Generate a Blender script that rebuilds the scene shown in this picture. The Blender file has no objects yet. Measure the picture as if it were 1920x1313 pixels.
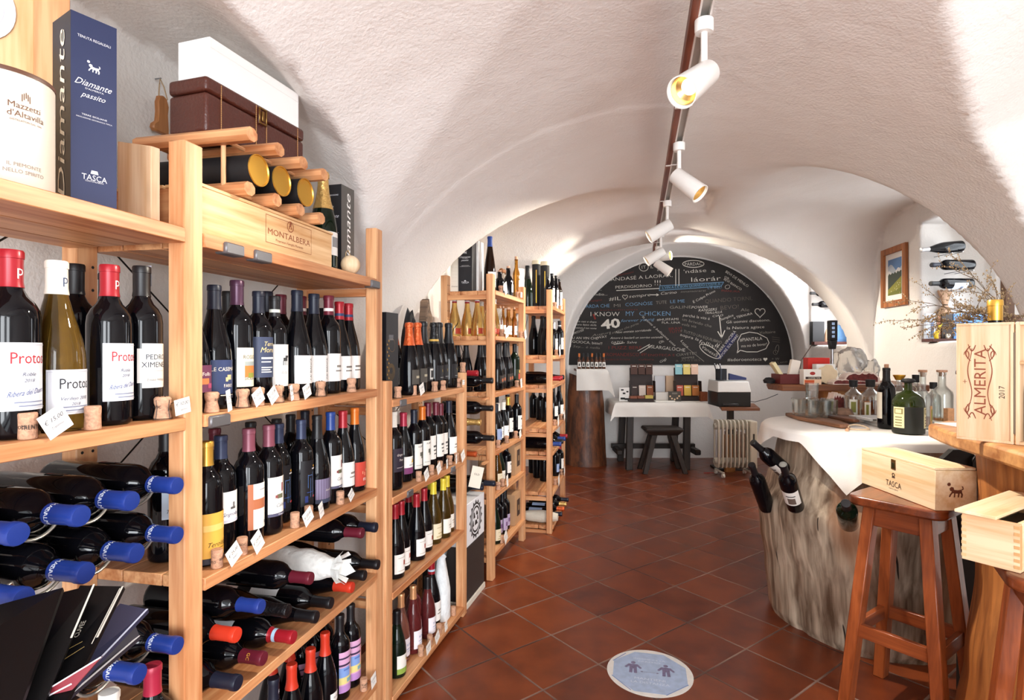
import bpy, math, random
import numpy as np
from mathutils import Vector, Matrix, noise

random.seed(7)
SC = bpy.context.scene
COL = SC.collection
R = math.radians

# ------------------------------------------------------------------ camera
F = 1065.0                      # focal length in pixels of a 1920 px wide frame
CH = 1.32                       # camera height
cam_d = bpy.data.cameras.new('camera')
cam_d.sensor_width = 36.0
cam_d.lens = F / 1920 * 36
cam_d.clip_start = 0.02
cam = bpy.data.objects.new('camera', cam_d)
cam.location = (0, 0, CH)
cam.rotation_euler = (R(90), 0, 0)
COL.objects.link(cam)
SC.camera = cam

# ------------------------------------------------------------------ exposure
SC.view_settings.view_transform = 'Standard'
SC.view_settings.look = 'None'
SC.view_settings.exposure = 0.80
SC.view_settings.gamma = 1.0
SC.view_settings.use_curve_mapping = False
SC.cycles.use_denoising = True
SC.cycles.max_bounces = 8
SC.cycles.transparent_max_bounces = 8
SC.cycles.sample_clamp_indirect = 6.0
SC.cycles.caustics_reflective = False
SC.cycles.caustics_refractive = False

# ------------------------------------------------------------------ sky outside the windows
W = bpy.data.worlds.new('sky')
SC.world = W
W.use_nodes = True
bg = W.node_tree.nodes['Background']
bg.inputs['Color'].default_value = (0.90, 0.95, 1.0, 1)
bg.inputs['Strength'].default_value = 2.2

# ------------------------------------------------------------------ daylight through the openings
def area(name, loc, target, sx, sy, power, color):
    d = bpy.data.lights.new(name, 'AREA')
    d.shape = 'RECTANGLE'; d.size = sx; d.size_y = sy
    d.energy = power; d.color = color
    o = bpy.data.objects.new(name, d)
    o.location = loc
    o.rotation_euler = (Vector(target) - Vector(loc)).to_track_quat('-Z', 'Y').to_euler()
    COL.objects.link(o)
    return o
# the shop front behind the camera: glazed door and window
for x_ in (-0.05, 1.2):
    area('shopfront_daylight', (x_, -2.25, 1.35), (x_ + 0.25, 3.0, 1.15), 0.75, 1.9, 33, (0.92, 0.96, 1.0)).data.spread = R(140)
# the two deep windows in the outer wall
area('window_daylight', (3.40, 3.52, 1.85), (1.2, 3.2, 1.2), 0.8, 0.8, 9, (0.88, 0.94, 1.0))
area('window_daylight_far', (3.68, 5.85, 1.85), (2.0, 5.5, 1.3), 0.7, 0.8, 14, (0.97, 0.97, 1.0))
# ================================================================== helpers
def lin(h):
    h = h.lstrip('#')
    c = [int(h[i:i + 2], 16) / 255 for i in (0, 2, 4)]
    return tuple(x / 12.92 if x <= 0.04045 else ((x + 0.055) / 1.055) ** 2.4 for x in c)

MATS = {}
def nodes_of(name):
    m = bpy.data.materials.new(name)
    m.use_nodes = True
    nt = m.node_tree
    return m, nt, nt.nodes['Principled BSDF']

def mat(hexc, rough=0.5, metal=0.0, trans=0.0, ior=1.45, coat=0.0, emit=0.0, spec=0.5, bump=0.0, bscale=60.0, mottle=0.0):
    """A plain surface with a little procedural variation; cached."""
    key = (hexc, rough, metal, trans, ior, coat, emit, spec, bump, bscale, mottle)
    if key in MATS: return MATS[key]
    m, nt, b = nodes_of('surface_' + hexc.strip('#') + '_%d' % len(MATS))
    c = lin(hexc)
    b.inputs['Base Color'].default_value = (*c, 1)
    b.inputs['Roughness'].default_value = rough
    b.inputs['Metallic'].default_value = metal
    b.inputs['Transmission Weight'].default_value = trans
    b.inputs['IOR'].default_value = ior
    b.inputs['Coat Weight'].default_value = coat
    b.inputs['Specular IOR Level'].default_value = spec
    if emit:
        b.inputs['Emission Color'].default_value = (*c, 1)
        b.inputs['Emission Strength'].default_value = emit
    if bump or mottle:
        tc = nt.nodes.new('ShaderNodeTexCoord')
        nz = nt.nodes.new('ShaderNodeTexNoise')
        nz.inputs['Scale'].default_value = bscale
        nz.inputs['Detail'].default_value = 4
        nt.links.new(tc.outputs['Object'], nz.inputs['Vector'])
        if bump:
            bp = nt.nodes.new('ShaderNodeBump')
            bp.inputs['Strength'].default_value = bump
            bp.inputs['Distance'].default_value = 0.01
            nt.links.new(nz.outputs['Fac'], bp.inputs['Height'])
            nt.links.new(bp.outputs['Normal'], b.inputs['Normal'])
        if mottle:
            rp = nt.nodes.new('ShaderNodeValToRGB')
            rp.color_ramp.elements[0].position = 0.3
            rp.color_ramp.elements[1].position = 0.7
            rp.color_ramp.elements[0].color = (*[x * (1 - mottle) for x in c], 1)
            rp.color_ramp.elements[1].color = (*[min(1, x * (1 + mottle)) for x in c], 1)
            nt.links.new(nz.outputs['Fac'], rp.inputs['Fac'])
            nt.links.new(rp.outputs['Color'], b.inputs['Base Color'])
    MATS[key] = m
    return m

def wood(light, dark, axis='x', fine=26.0, stretch=0.06, rough=0.45, knots=0.5, coat=0.0, bump=0.15):
    """Streaky grain along one local axis, with sparse knots."""
    key = ('wood', light, dark, axis, fine, stretch, rough, knots, coat, bump)
    if key in MATS: return MATS[key]
    m, nt, b = nodes_of('wood_%s_%s_%d' % (light.strip('#'), axis, len(MATS)))
    N = nt.nodes.new; L = nt.links.new
    tc = N('ShaderNodeTexCoord'); oi = N('ShaderNodeObjectInfo')
    add = N('ShaderNodeVectorMath'); add.operation = 'ADD'
    mul = N('ShaderNodeVectorMath'); mul.operation = 'SCALE'; mul.inputs['Scale'].default_value = 13.7
    cmb = N('ShaderNodeCombineXYZ')
    for i in range(3): L(oi.outputs['Random'], cmb.inputs[i])
    L(cmb.outputs[0], mul.inputs[0])
    L(tc.outputs['Object'], add.inputs[0]); L(mul.outputs[0], add.inputs[1])
    mp = N('ShaderNodeMapping')
    s = [1.0, 1.0, 1.0]; s['xyz'.index(axis)] = stretch
    mp.inputs['Scale'].default_value = s
    L(add.outputs[0], mp.inputs['Vector'])
    n1 = N('ShaderNodeTexNoise'); n1.inputs['Scale'].default_value = fine
    n1.inputs['Detail'].default_value = 5; n1.inputs['Distortion'].default_value = 0.4
    L(mp.outputs[0], n1.inputs['Vector'])
    n2 = N('ShaderNodeTexNoise'); n2.inputs['Scale'].default_value = fine * 5
    n2.inputs['Detail'].default_value = 2
    L(mp.outputs[0], n2.inputs['Vector'])
    mx = N('ShaderNodeMath'); mx.operation = 'MULTIPLY_ADD'; mx.inputs[1].default_value = 0.3
    L(n2.outputs['Fac'], mx.inputs[0]); L(n1.outputs['Fac'], mx.inputs[2])
    rp = N('ShaderNodeValToRGB')
    rp.color_ramp.elements[0].position = 0.5; rp.color_ramp.elements[1].position = 0.80
    rp.color_ramp.elements[0].color = (*lin(light), 1); rp.color_ramp.elements[1].color = (*lin(dark), 1)
    L(mx.outputs[0], rp.inputs['Fac'])
    out = rp.outputs['Color']
    if knots:
        mp2 = N('ShaderNodeMapping'); s2 = [8.0, 8.0, 8.0]; s2['xyz'.index(axis)] = 3.4
        mp2.inputs['Scale'].default_value = s2
        L(add.outputs[0], mp2.inputs['Vector'])
        vo = N('ShaderNodeTexVoronoi'); vo.inputs['Scale'].default_value = 1.0
        L(mp2.outputs[0], vo.inputs['Vector'])
        r2 = N('ShaderNodeValToRGB')
        r2.color_ramp.elements[0].position = 0.03; r2.color_ramp.elements[0].color = (1, 1, 1, 1)
        r2.color_ramp.elements[1].position = 0.12; r2.color_ramp.elements[1].color = (0, 0, 0, 1)
        L(vo.outputs['Distance'], r2.inputs['Fac'])
        mk = N('ShaderNodeMath'); mk.operation = 'MULTIPLY'; mk.inputs[1].default_value = knots
        L(r2.outputs['Color'], mk.inputs[0])
        mi = N('ShaderNodeMix'); mi.data_type = 'RGBA'
        L(mk.outputs[0], mi.inputs['Factor']); L(out, mi.inputs['A'])
        mi.inputs['B'].default_value = (*[x * 0.35 for x in lin(dark)], 1)
        out = mi.outputs['Result']
    L(out, b.inputs['Base Color'])
    b.inputs['Roughness'].default_value = rough
    b.inputs['Coat Weight'].default_value = coat
    bp = N('ShaderNodeBump'); bp.inputs['Strength'].default_value = bump; bp.inputs['Distance'].default_value = 0.004
    L(mx.outputs[0], bp.inputs['Height']); L(bp.outputs['Normal'], b.inputs['Normal'])
    MATS[key] = m
    return m

# ---- text outlines, read once per string from the built-in font
TXT = {}
def text_mesh(s, thin=0.0):
    if (s, thin) in TXT: return TXT[s, thin]
    cu = bpy.data.curves.new('lettering', 'FONT')
    cu.body = s; cu.size = 1.0; cu.resolution_u = 2; cu.align_x = 'CENTER'; cu.offset = -thin
    ob = bpy.data.objects.new('lettering', cu)
    COL.objects.link(ob)
    dg = bpy.context.evaluated_depsgraph_get(); dg.update()
    me = ob.evaluated_get(dg).to_mesh()
    vs = [(v.co.x, v.co.y - 0.35) for v in me.vertices]
    fs = [tuple(p.vertices) for p in me.polygons]
    ob.evaluated_get(dg).to_mesh_clear()
    bpy.data.objects.remove(ob); bpy.data.curves.remove(cu)
    TXT[s, thin] = (vs, fs)
    return vs, fs

class G:
    """Collects geometry with several materials and links it as ONE mesh object."""
    def __init__(self): self.v = []; self.f = []; self.m = []; self.mats = []
    def mi(self, m):
        if m not in self.mats: self.mats.append(m)
        return self.mats.index(m)
    def add(self, vs, fs, m, M=None):
        k = len(self.v); i = self.mi(m)
        if M is not None: vs = [M @ Vector(p) for p in vs]
        self.v += [tuple(p) for p in vs]
        self.f += [tuple(a + k for a in f) for f in fs]
        self.m += [i] * len(fs)
        return self
    def box(self, a, b, m, M=None):
        x0, y0, z0 = a; x1, y1, z1 = b
        vs = [(x0, y0, z0), (x1, y0, z0), (x1, y1, z0), (x0, y1, z0), (x0, y0, z1), (x1, y0, z1), (x1, y1, z1), (x0, y1, z1)]
        fs = [(0, 3, 2, 1), (4, 5, 6, 7), (0, 1, 5, 4), (1, 2, 6, 5), (2, 3, 7, 6), (3, 0, 4, 7)]
        return self.add(vs, fs, m, M)
    def hexa(self, bot, top, m, M=None):
        """bot, top: four corners each, counter-clockwise from above"""
        fs = [(0, 3, 2, 1), (4, 5, 6, 7), (0, 1, 5, 4), (1, 2, 6, 5), (2, 3, 7, 6), (3, 0, 4, 7)]
        return self.add(list(bot) + list(top), fs, m, M)
    def prism(self, poly, z0, z1, m, M=None):
        n = len(poly)
        vs = [(x, y, z0) for x, y in poly] + [(x, y, z1) for x, y in poly]
        fs = [tuple(range(n - 1, -1, -1)), tuple(range(n, 2 * n))]
        fs += [(i, (i + 1) % n, (i + 1) % n + n, i + n) for i in range(n)]
        return self.add(vs, fs, m, M)
    def tube(self, pts, r, m, n=8, M=None, caps=True):
        pts = [Vector(p) for p in pts]; rs = r if isinstance(r, (list, tuple)) else [r] * len(pts)
        vs = []; prev = None
        for i, p in enumerate(pts):
            t = (pts[min(i + 1, len(pts) - 1)] - pts[max(i - 1, 0)]).normalized()
            if prev is None:
                a = Vector((0, 0, 1)) if abs(t.z) < 0.9 else Vector((1, 0, 0))
                u = t.cross(a).normalized()
            else:
                u = (prev - t * prev.dot(t)).normalized()
            prev = u; w = t.cross(u)
            for k in range(n):
                q = 2 * math.pi * k / n
                vs.append(p + (u * math.cos(q) + w * math.sin(q)) * rs[i])
        fs = []
        for i in range(len(pts) - 1):
            for k in range(n):
                fs.append((i * n + k, i * n + (k + 1) % n, (i + 1) * n + (k + 1) % n, (i + 1) * n + k))
        if caps:
            fs.append(tuple(range(n - 1, -1, -1)))
            fs.append(tuple((len(pts) - 1) * n + k for k in range(n)))
        return self.add(vs, fs, m, M)
    def lathe(self, prof, m, n=24, M=None, cap0=False, cap1=False):
        vs = []; fs = []; idx = []
        for r, z in prof:
            if r < 1e-6:
                idx.append([len(vs)] * n); vs.append((0, 0, z))
            else:
                idx.append(list(range(len(vs), len(vs) + n)))
                vs += [(r * math.cos(2 * math.pi * k / n), r * math.sin(2 * math.pi * k / n), z) for k in range(n)]
        for a, b in zip(idx, idx[1:]):
            for k in range(n):
                q = [a[k], a[(k + 1) % n], b[(k + 1) % n], b[k]]
                q2 = [x for j, x in enumerate(q) if x not in q[:j]]
                if len(q2) >= 3: fs.append(tuple(q2))
        if cap0: fs.append(tuple(reversed(idx[0])))
        if cap1: fs.append(tuple(idx[-1]))
        return self.add(vs, fs, m, M)
    def patch(self, r, a0, a1, z0, z1, m, M=None, step=9):
        """A strip of a cylinder about z (angles in degrees)."""
        n = max(1, int(abs(a1 - a0) / step + 0.999))
        vs = []; fs = []
        for i in range(n + 1):
            q = R(a0 + (a1 - a0) * i / n)
            vs += [(r * math.cos(q), r * math.sin(q), z0), (r * math.cos(q), r * math.sin(q), z1)]
        for i in range(n): fs.append((2 * i, 2 * i + 2, 2 * i + 3, 2 * i + 1))
        return self.add(vs, fs, m, M)
    def text(self, s, size, m, o=None, ex=None, ey=None, cyl=None, shear=0.0, width=None, rot=0.0, M=None, thin=0.0):
        """Flat lettering in the frame (o, ex, ey), or bent round a cylinder cyl=(radius, angle_deg, z)."""
        vs, fs = text_mesh(s, thin)
        if not vs: return self
        k = size
        if width:
            w = max(v[0] for v in vs) - min(v[0] for v in vs)
            kx = width / w if w > 0 else size
        else: kx = k
        c, sn = math.cos(rot), math.sin(rot)
        pts = []
        for x, y in vs:
            X = x * kx + shear * y * k; Y = y * k
            X, Y = X * c - Y * sn, X * sn + Y * c
            if cyl:
                q = R(cyl[1]) + X / cyl[0]
                pts.append((cyl[0] * math.cos(q), cyl[0] * math.sin(q), cyl[2] + Y))
            else:
                pts.append(o + ex * X + ey * Y)
        return self.add(pts, fs, m, M)
    def mesh(self, name, smooth=35):
        me = bpy.data.meshes.new(name)
        me.from_pydata(self.v, [], self.f)
        for m in self.mats: me.materials.append(m)
        me.polygons.foreach_set('material_index', self.m)
        if smooth:
            me.polygons.foreach_set('use_smooth', [True] * len(self.f))
            me.set_sharp_from_angle(angle=R(smooth))
        me.update()
        return me
    def build(self, name, parent=None, M=None, smooth=35, bevel=0.0, seg=1):
        return link(name, self.mesh(name, smooth), parent, M, bevel, seg)

def link(name, me, parent=None, M=None, bevel=0.0, seg=1):
    o = bpy.data.objects.new(name, me)
    COL.objects.link(o)
    if parent is not None: o.parent = parent
    if M is not None: o.matrix_basis = M
    if bevel:
        b = o.modifiers.new('edge', 'BEVEL'); b.width = bevel; b.segments = seg
        b.limit_method = 'ANGLE'; b.angle_limit = R(50)
    return o

def tag(o, label, cat, group=None):
    o['label'] = label; o['category'] = cat
    if group: o['group'] = group
    return o
def empty(name, label, cat, loc=(0, 0, 0), rz=0.0, group=None):
    o = bpy.data.objects.new(name, None); COL.objects.link(o)
    o.empty_display_size = 0.05
    o.location = loc; o.rotation_euler = (0, 0, rz)
    return tag(o, label, cat, group)
def struct(o):
    o['kind'] = 'structure'; return o
def TR(loc, rz=0.0, s=None):
    M = Matrix.Translation(loc) @ Matrix.Rotation(rz, 4, 'Z')
    if s: M = M @ Matrix.Diagonal((*s, 1))
    return M

def at_y(u, v, Y): return Vector(((u - 960) / F * Y, Y, CH + (656.5 - v) / F * Y))
def at_z(u, v, z):
    Y = (CH - z) * F / (v - 656.5)
    return Vector(((u - 960) / F * Y, Y, z))
ORD = ['first', 'second', 'third', 'fourth', 'fifth', 'sixth', 'seventh', 'eighth', 'ninth', 'tenth', 'eleventh', 'twelfth', 'thirteenth',
       'fourteenth', 'fifteenth', 'sixteenth', 'seventeenth', 'eighteenth']

def clear_glass():
    """Thin clear glass: see-through with mirror-like edges."""
    m, nt, b = nodes_of('clear_glass')
    N = nt.nodes.new; L = nt.links.new
    tr = N('ShaderNodeBsdfTransparent'); tr.inputs['Color'].default_value = (.93, .96, .96, 1)
    gl = N('ShaderNodeBsdfGlossy'); gl.inputs['Roughness'].default_value = .03
    lw = N('ShaderNodeLayerWeight'); lw.inputs['Blend'].default_value = .35
    mr = N('ShaderNodeMapRange'); mr.inputs['To Min'].default_value = .06; mr.inputs['To Max'].default_value = .75
    mx = N('ShaderNodeMixShader')
    L(lw.outputs['Facing'], mr.inputs['Value']); L(mr.outputs[0], mx.inputs['Fac']); L(tr.outputs[0], mx.inputs[1]); L(gl.outputs[0], mx.inputs[2])
    L(mx.outputs[0], nt.nodes['Material Output'].inputs['Surface'])
    return m

# ---- shared materials
PINE_X = wood('#DEA675', '#B26F42', 'x')
PINE_Y = wood('#DEA675', '#B26F42', 'y')
PINE_Z = wood('#E2AF80', '#BE7E50', 'z')
CRATE_X = wood('#EDC998', '#CB9760', 'x', knots=0.35)
CRATE_Z = wood('#EDCB9C', '#CF9E68', 'z', knots=0.35)
PALE_X = wood('#EACBA6', '#CFA377', 'x', knots=0.25, rough=0.6)
PALE_Z = wood('#EBCDAB', '#D2A87E', 'z', knots=0.3, rough=0.6)
STOOL_X = wood('#A2542A', '#74351A', 'x', rough=0.35, coat=0.3)
STOOL_Z = wood('#A6562A', '#783818', 'z', rough=0.35, coat=0.3)
HONEY_Z = wood('#C98A4E', '#8E5426', 'z', rough=0.45, stretch=0.12, fine=14)
HONEY_X = wood('#D09A60', '#9A602F', 'x', rough=0.45, stretch=0.12, fine=14)
DARKW_X = wood('#33251C', '#1A120E', 'x', rough=0.5)
DARKW_Z = wood('#33251C', '#1A120E', 'z', rough=0.5)
BROWN_X = wood('#8A5636', '#63381F', 'x', rough=0.5)
BLACK = mat('#0C0B0C', 0.35)
MATTE_BLACK = mat('#151416', 0.65)
WHITE = mat('#F2F0EC', 0.6)
PAPER = mat('#F4F1EA', 0.7)
CLOTH = mat('#EFECE6', 0.85, bump=0.08, bscale=300)
STEEL = mat('#9A9A9C', 0.3, 1.0)
GREY_METAL = mat('#77777A', 0.45, 0.7)
GOLD = mat('#D8A23A', 0.28, 0.9)
CORK = mat('#C09478', 0.85, bump=0.25, bscale=200, mottle=0.25)
WIRE = mat('#2C2A28', 0.4, 0.8)
INK = mat('#23211F', 0.7)
# ================================================================== the room
def plaster():
    m, nt, b = nodes_of('plaster')
    N = nt.nodes.new; L = nt.links.new
    tc = N('ShaderNodeTexCoord')
    n1 = N('ShaderNodeTexNoise'); n1.inputs['Scale'].default_value = 95; n1.inputs['Detail'].default_value = 3
    n2 = N('ShaderNodeTexNoise'); n2.inputs['Scale'].default_value = 9; n2.inputs['Detail'].default_value = 3
    n3 = N('ShaderNodeTexNoise'); n3.inputs['Scale'].default_value = 1.6; n3.inputs['Detail'].default_value = 4
    for n in (n1, n2, n3): L(tc.outputs['Object'], n.inputs['Vector'])
    rp = N('ShaderNodeValToRGB')
    rp.color_ramp.elements[0].position = 0.3; rp.color_ramp.elements[0].color = (0.80, 0.76, 0.72, 1)
    rp.color_ramp.elements[1].position = 0.7; rp.color_ramp.elements[1].color = (0.86, 0.835, 0.805, 1)
    L(n3.outputs['Fac'], rp.inputs['Fac']); L(rp.outputs['Color'], b.inputs['Base Color'])
    ma = N('ShaderNodeMath'); ma.operation = 'MULTIPLY_ADD'; ma.inputs[1].default_value = 2.5
    L(n2.outputs['Fac'], ma.inputs[0]); L(n1.outputs['Fac'], ma.inputs[2])
    bp = N('ShaderNodeBump'); bp.inputs['Strength'].default_value = 0.42; bp.inputs['Distance'].default_value = 0.005
    L(ma.outputs[0], bp.inputs['Height']); L(bp.outputs['Normal'], b.inputs['Normal'])
    b.inputs['Roughness'].default_value = 0.9
    return m
PLASTER = plaster()

AX = 0.215                                            # the room's axis drifts to +x
def axis_w(X, Y): return (X - 0.22 - AX * Y) * 0.9777
def right_wall_x(Y): return 3.10 - 0.18 * (4.85 - Y)
BOARD_Y = 6.95

def smin(a, b, k):
    h = np.clip(0.5 + 0.5 * (b - a) / k, 0, 1)
    return b * (1 - h) + a * h - k * h * (1 - h)
def smax(a, b, k): return -smin(-a, -b, k)

def room_field(X, Y, Z):
    """Negative inside the air of the room."""
    w = axis_w(X, Y)
    Wd = np.where(w < 0, 1.40, 1.66)
    zc = np.maximum(Z - 1.1, 0)
    barrel = (np.sqrt((w / Wd) ** 2 + (zc / 1.26) ** 2) - 1) * 1.25
    barrel = smax(barrel, np.maximum(-2.3 - Y, Y - 4.87), 0.02)
    def zb(v): return 1.1 + 1.26 * np.sqrt(np.maximum(1 - (v / np.where(v < 0, 1.40, 1.66)) ** 2, 0))
    # recess beside the first racks: a low lunette meeting the vault along a groin
    wc = np.interp(Y, [-2.3, .5, 1.08, 1.53, 1.8, 2.0, 2.2, 2.38], [-.93, -.93, -.96, -1.0, -1.05, -1.12, -1.22, -1.40])
    zl = np.minimum(zb(wc) + 0.62 * (wc - w), 2.18)
    f = smin(barrel, np.maximum((Z - zl) * .85, np.maximum(-1.56 - w, np.maximum(w + 0.5, Y - 2.45))), 0.05)
    # the web of the first bay, a shade higher than the transverse band behind it
    wc = np.interp(Y, [-2.3, 1.2, 1.55, 1.7, 1.95, 2.12, 2.32], [.0, -.25, -.5, -.62, -.87, -1.07, -1.36])
    f = smin(f, np.maximum((Z - zb(w) - 0.22 * np.maximum(wc - w, 0)) * .75, np.maximum(-1.395 - w, np.maximum(w + 0.02, Y - 2.4))), 0.012)
    # lunette over the near part of the outer side
    wc = np.interp(Y, [-2.3, 1.0, 1.56, 2.05, 2.3, 2.42], [.2, .30, .62, .99, 1.33, 1.64])
    zl = np.minimum(zb(wc) + 0.34 * (w - wc), 2.60)
    f = smin(f, np.maximum((Z - zl) * .9, np.maximum(w - 2.4, np.maximum(0.15 - w, Y - 2.5))), 0.012)
    # recess with the farther racks
    q = np.sqrt(((Y - 3.95) / 0.98) ** 2 + (np.maximum(Z - 1.1, 0) / 1.3) ** 2)
    lun = np.maximum((q - 1) * 0.95, np.maximum(-1.60 - w, w - 0.3))
    f = smin(f, lun, 0.05)
    # window recess: a squarish bay with its own higher ceiling
    t = np.clip((w - 0.25) / 1.0, 0, 1)
    zt = 2.30 + 0.12 * t * t * (3 - 2 * t)
    q = ((np.abs(Y - 3.78) / 1.07) ** 5 + (np.maximum(Z - 0.9, 0) / (zt - 0.9)) ** 5) ** 0.2
    bay = np.maximum((q - 1) * 1.05, np.maximum(0.2 - w, X - right_wall_x(Y)))
    f = smin(f, bay, 0.035)
    # transverse arch
    xr = X - (1.445 + AX * (Y - 4.85))
    rib = (np.sqrt((xr / 1.62) ** 2 + (np.maximum(Z - 1.0, 0) / 1.31) ** 2) - 1) * 1.3
    rib = np.maximum(rib, np.maximum(4.6 - Y, Y - 5.5))
    f = smin(f, rib, 0.03)
    # space behind the arch
    back = np.maximum(np.maximum(5.2 - Y, Y - 6.45), np.maximum(Z - 2.62, np.maximum(-0.25 - X, X - (3.08 + 0.24 * (Y - 5.2)))))
    f = smin(f, back, 0.03)
    # arched niche of the blackboard, open to the floor
    xn = X - (2.056 + 0.19 * (Y - BOARD_Y)); fl = 1.0 + 0.10 * (BOARD_Y - Y)
    ni = (np.sqrt((xn / 1.385) ** 2 + (np.maximum(Z - 1.14, 0) / (1.335 * fl)) ** 2) - 1) * 1.35
    ni = np.maximum(ni, np.maximum(6.2 - Y, Y - BOARD_Y))
    f = smin(f, ni, 0.015)
    # window niches with splayed jambs, then the opening to the daylight
    for y0, y1, xw, z0, z1 in ((3.10, 4.16, 2.92, 1.375, 2.25), (5.27, 6.43, 3.25, 1.375, 2.3)):
        d = np.maximum(X - (xw - 0.15), 0)
        nb = np.maximum(np.maximum(y0 + 0.12 * d - Y, Y - y1 + 0.05 * d), np.maximum(z0 - Z, Z - z1))
        nb = np.maximum(nb, np.maximum(xw - 0.3 - X, X - xw - 0.5))
        f = smin(f, nb, 0.02)
        ob = np.maximum(np.maximum(y0 + 0.14 - Y, Y - y1 + 0.16), np.maximum(z0 + 0.14 - Z, Z - z1 + 0.1))
        ob = np.maximum(ob, xw - X)
        f = np.minimum(f, ob)
    # shop front opening behind the camera
    sh = np.maximum(np.maximum(-0.62 - X, X - 1.75), np.maximum(0.25 - Z, Z - 2.2))
    f = np.minimum(f, np.maximum(sh, Y + 2.0))
    return f

def surface_nets(f, org, h):
    nx, ny, nz = f.shape
    ins = f < 0
    cnt = np.zeros((nx - 1, ny - 1, nz - 1), np.int8)
    for i in (0, 1):
        for j in (0, 1):
            for k in (0, 1):
                cnt += ins[i:nx - 1 + i, j:ny - 1 + j, k:nz - 1 + k]
    act = (cnt > 0) & (cnt < 8)
    ci = np.argwhere(act)
    idx = -np.ones(act.shape, np.int64)
    idx[act] = np.arange(len(ci))
    acc = np.zeros((len(ci), 3)); num = np.zeros(len(ci))
    C = [(i, j, k) for i in (0, 1) for j in (0, 1) for k in (0, 1)]
    for a in C:
        for b in C:
            if sum(b) - sum(a) == 1 and all(y >= x for x, y in zip(a, b)):
                fa = f[ci[:, 0] + a[0], ci[:, 1] + a[1], ci[:, 2] + a[2]]
                fb = f[ci[:, 0] + b[0], ci[:, 1] + b[1], ci[:, 2] + b[2]]
                s = (fa < 0) != (fb < 0)
                t = np.where(s, fa / np.where(s, fa - fb, 1), 0)
                p = np.array(a) + t[:, None] * (np.array(b) - np.array(a))
                acc += np.where(s[:, None], p, 0); num += s
    V = (ci + acc / num[:, None]) * h + np.array(org)
    Q = []
    for ax in range(3):
        o1, o2 = [(1, 2), (2, 0), (0, 1)][ax]
        sl0 = [slice(1, -1)] * 3; sl1 = [slice(1, -1)] * 3
        sl0[ax] = slice(0, -1); sl1[ax] = slice(1, None)
        s0 = ins[tuple(sl0)]; s1 = ins[tuple(sl1)]
        for sign, msk in ((1, s0 & ~s1), (-1, ~s0 & s1)):
            e = np.argwhere(msk) + 1
            e[:, ax] -= 1
            e1 = np.zeros(3, int); e1[o1] = 1
            e2 = np.zeros(3, int); e2[o2] = 1
            c = [e - e1 - e2, e - e2, e, e - e1]
            q = np.stack([idx[x[:, 0], x[:, 1], x[:, 2]] for x in c], 1)
            if sign > 0: q = q[:, ::-1]
            Q.append(q)
    Q = np.concatenate(Q)
    return V, Q[(Q >= 0).all(1)]

def build_room():
    h = 0.033
    org = (-1.98, -2.62, -0.1)
    gx = np.arange(org[0], 4.25, h); gy = np.arange(org[1], 7.2, h); gz = np.arange(org[2], 2.85, h)
    X, Y, Z = np.meshgrid(gx.astype(np.float32), gy.astype(np.float32), gz.astype(np.float32), indexing='ij')
    f = room_field(X, Y, Z)
    # a slow hand-trowelled waviness
    f = f + 0.008 * np.sin(3.1 * X + 1.3 * Y) * np.sin(2.7 * Y - 1.9 * Z + 0.7) * np.clip(Z - 0.4, 0, 1)
    V, Q = surface_nets(f, org, h)
    # normals from the field
    e = 0.02
    P = V.astype(np.float64)
    def fv(d): return room_field(P[:, 0] + d[0], P[:, 1] + d[1], P[:, 2] + d[2])
    Nn = np.stack([fv((e, 0, 0)) - fv((-e, 0, 0)), fv((0, e, 0)) - fv((0, -e, 0)), fv((0, 0, e)) - fv((0, 0, -e))], 1)
    Nn = -Nn / np.maximum(np.linalg.norm(Nn, axis=1, keepdims=True), 1e-9)
    fc = P[Q].mean(1); fn = Nn[Q].mean(1)
    w = axis_w(fc[:, 0], fc[:, 1])
    ceil = (fc[:, 2] > 1.55) & ((fn[:, 2] < -0.28) | (fc[:, 2] > 2.35))
    back = (fc[:, 1] > 6.3) & ~ceil
    front = (fc[:, 1] < -1.9) & ~ceil
    left = (w < 0.3) & ~ceil & ~back & ~front
    right = ~(ceil | back | front | left)
    for nm, sel in (('ceiling', ceil), ('wall_back', back), ('wall_front', front), ('wall_left', left), ('wall_right', right)):
        q = Q[sel]
        if nm != 'ceiling': q = q[(P[q][:, :, 2].max(1) > -0.03)]
        used, inv = np.unique(q, return_inverse=True)
        inv = inv.reshape(q.shape)
        me = bpy.data.meshes.new(nm)
        me.from_pydata(P[used].tolist(), [], inv.tolist())
        me.materials.append(PLASTER)
        me.polygons.foreach_set('use_smooth', [True] * len(q))
        me.normals_split_custom_set_from_vertices(Nn[used].tolist())
        me.update()
        struct(link(nm, me))

build_room()

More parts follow.
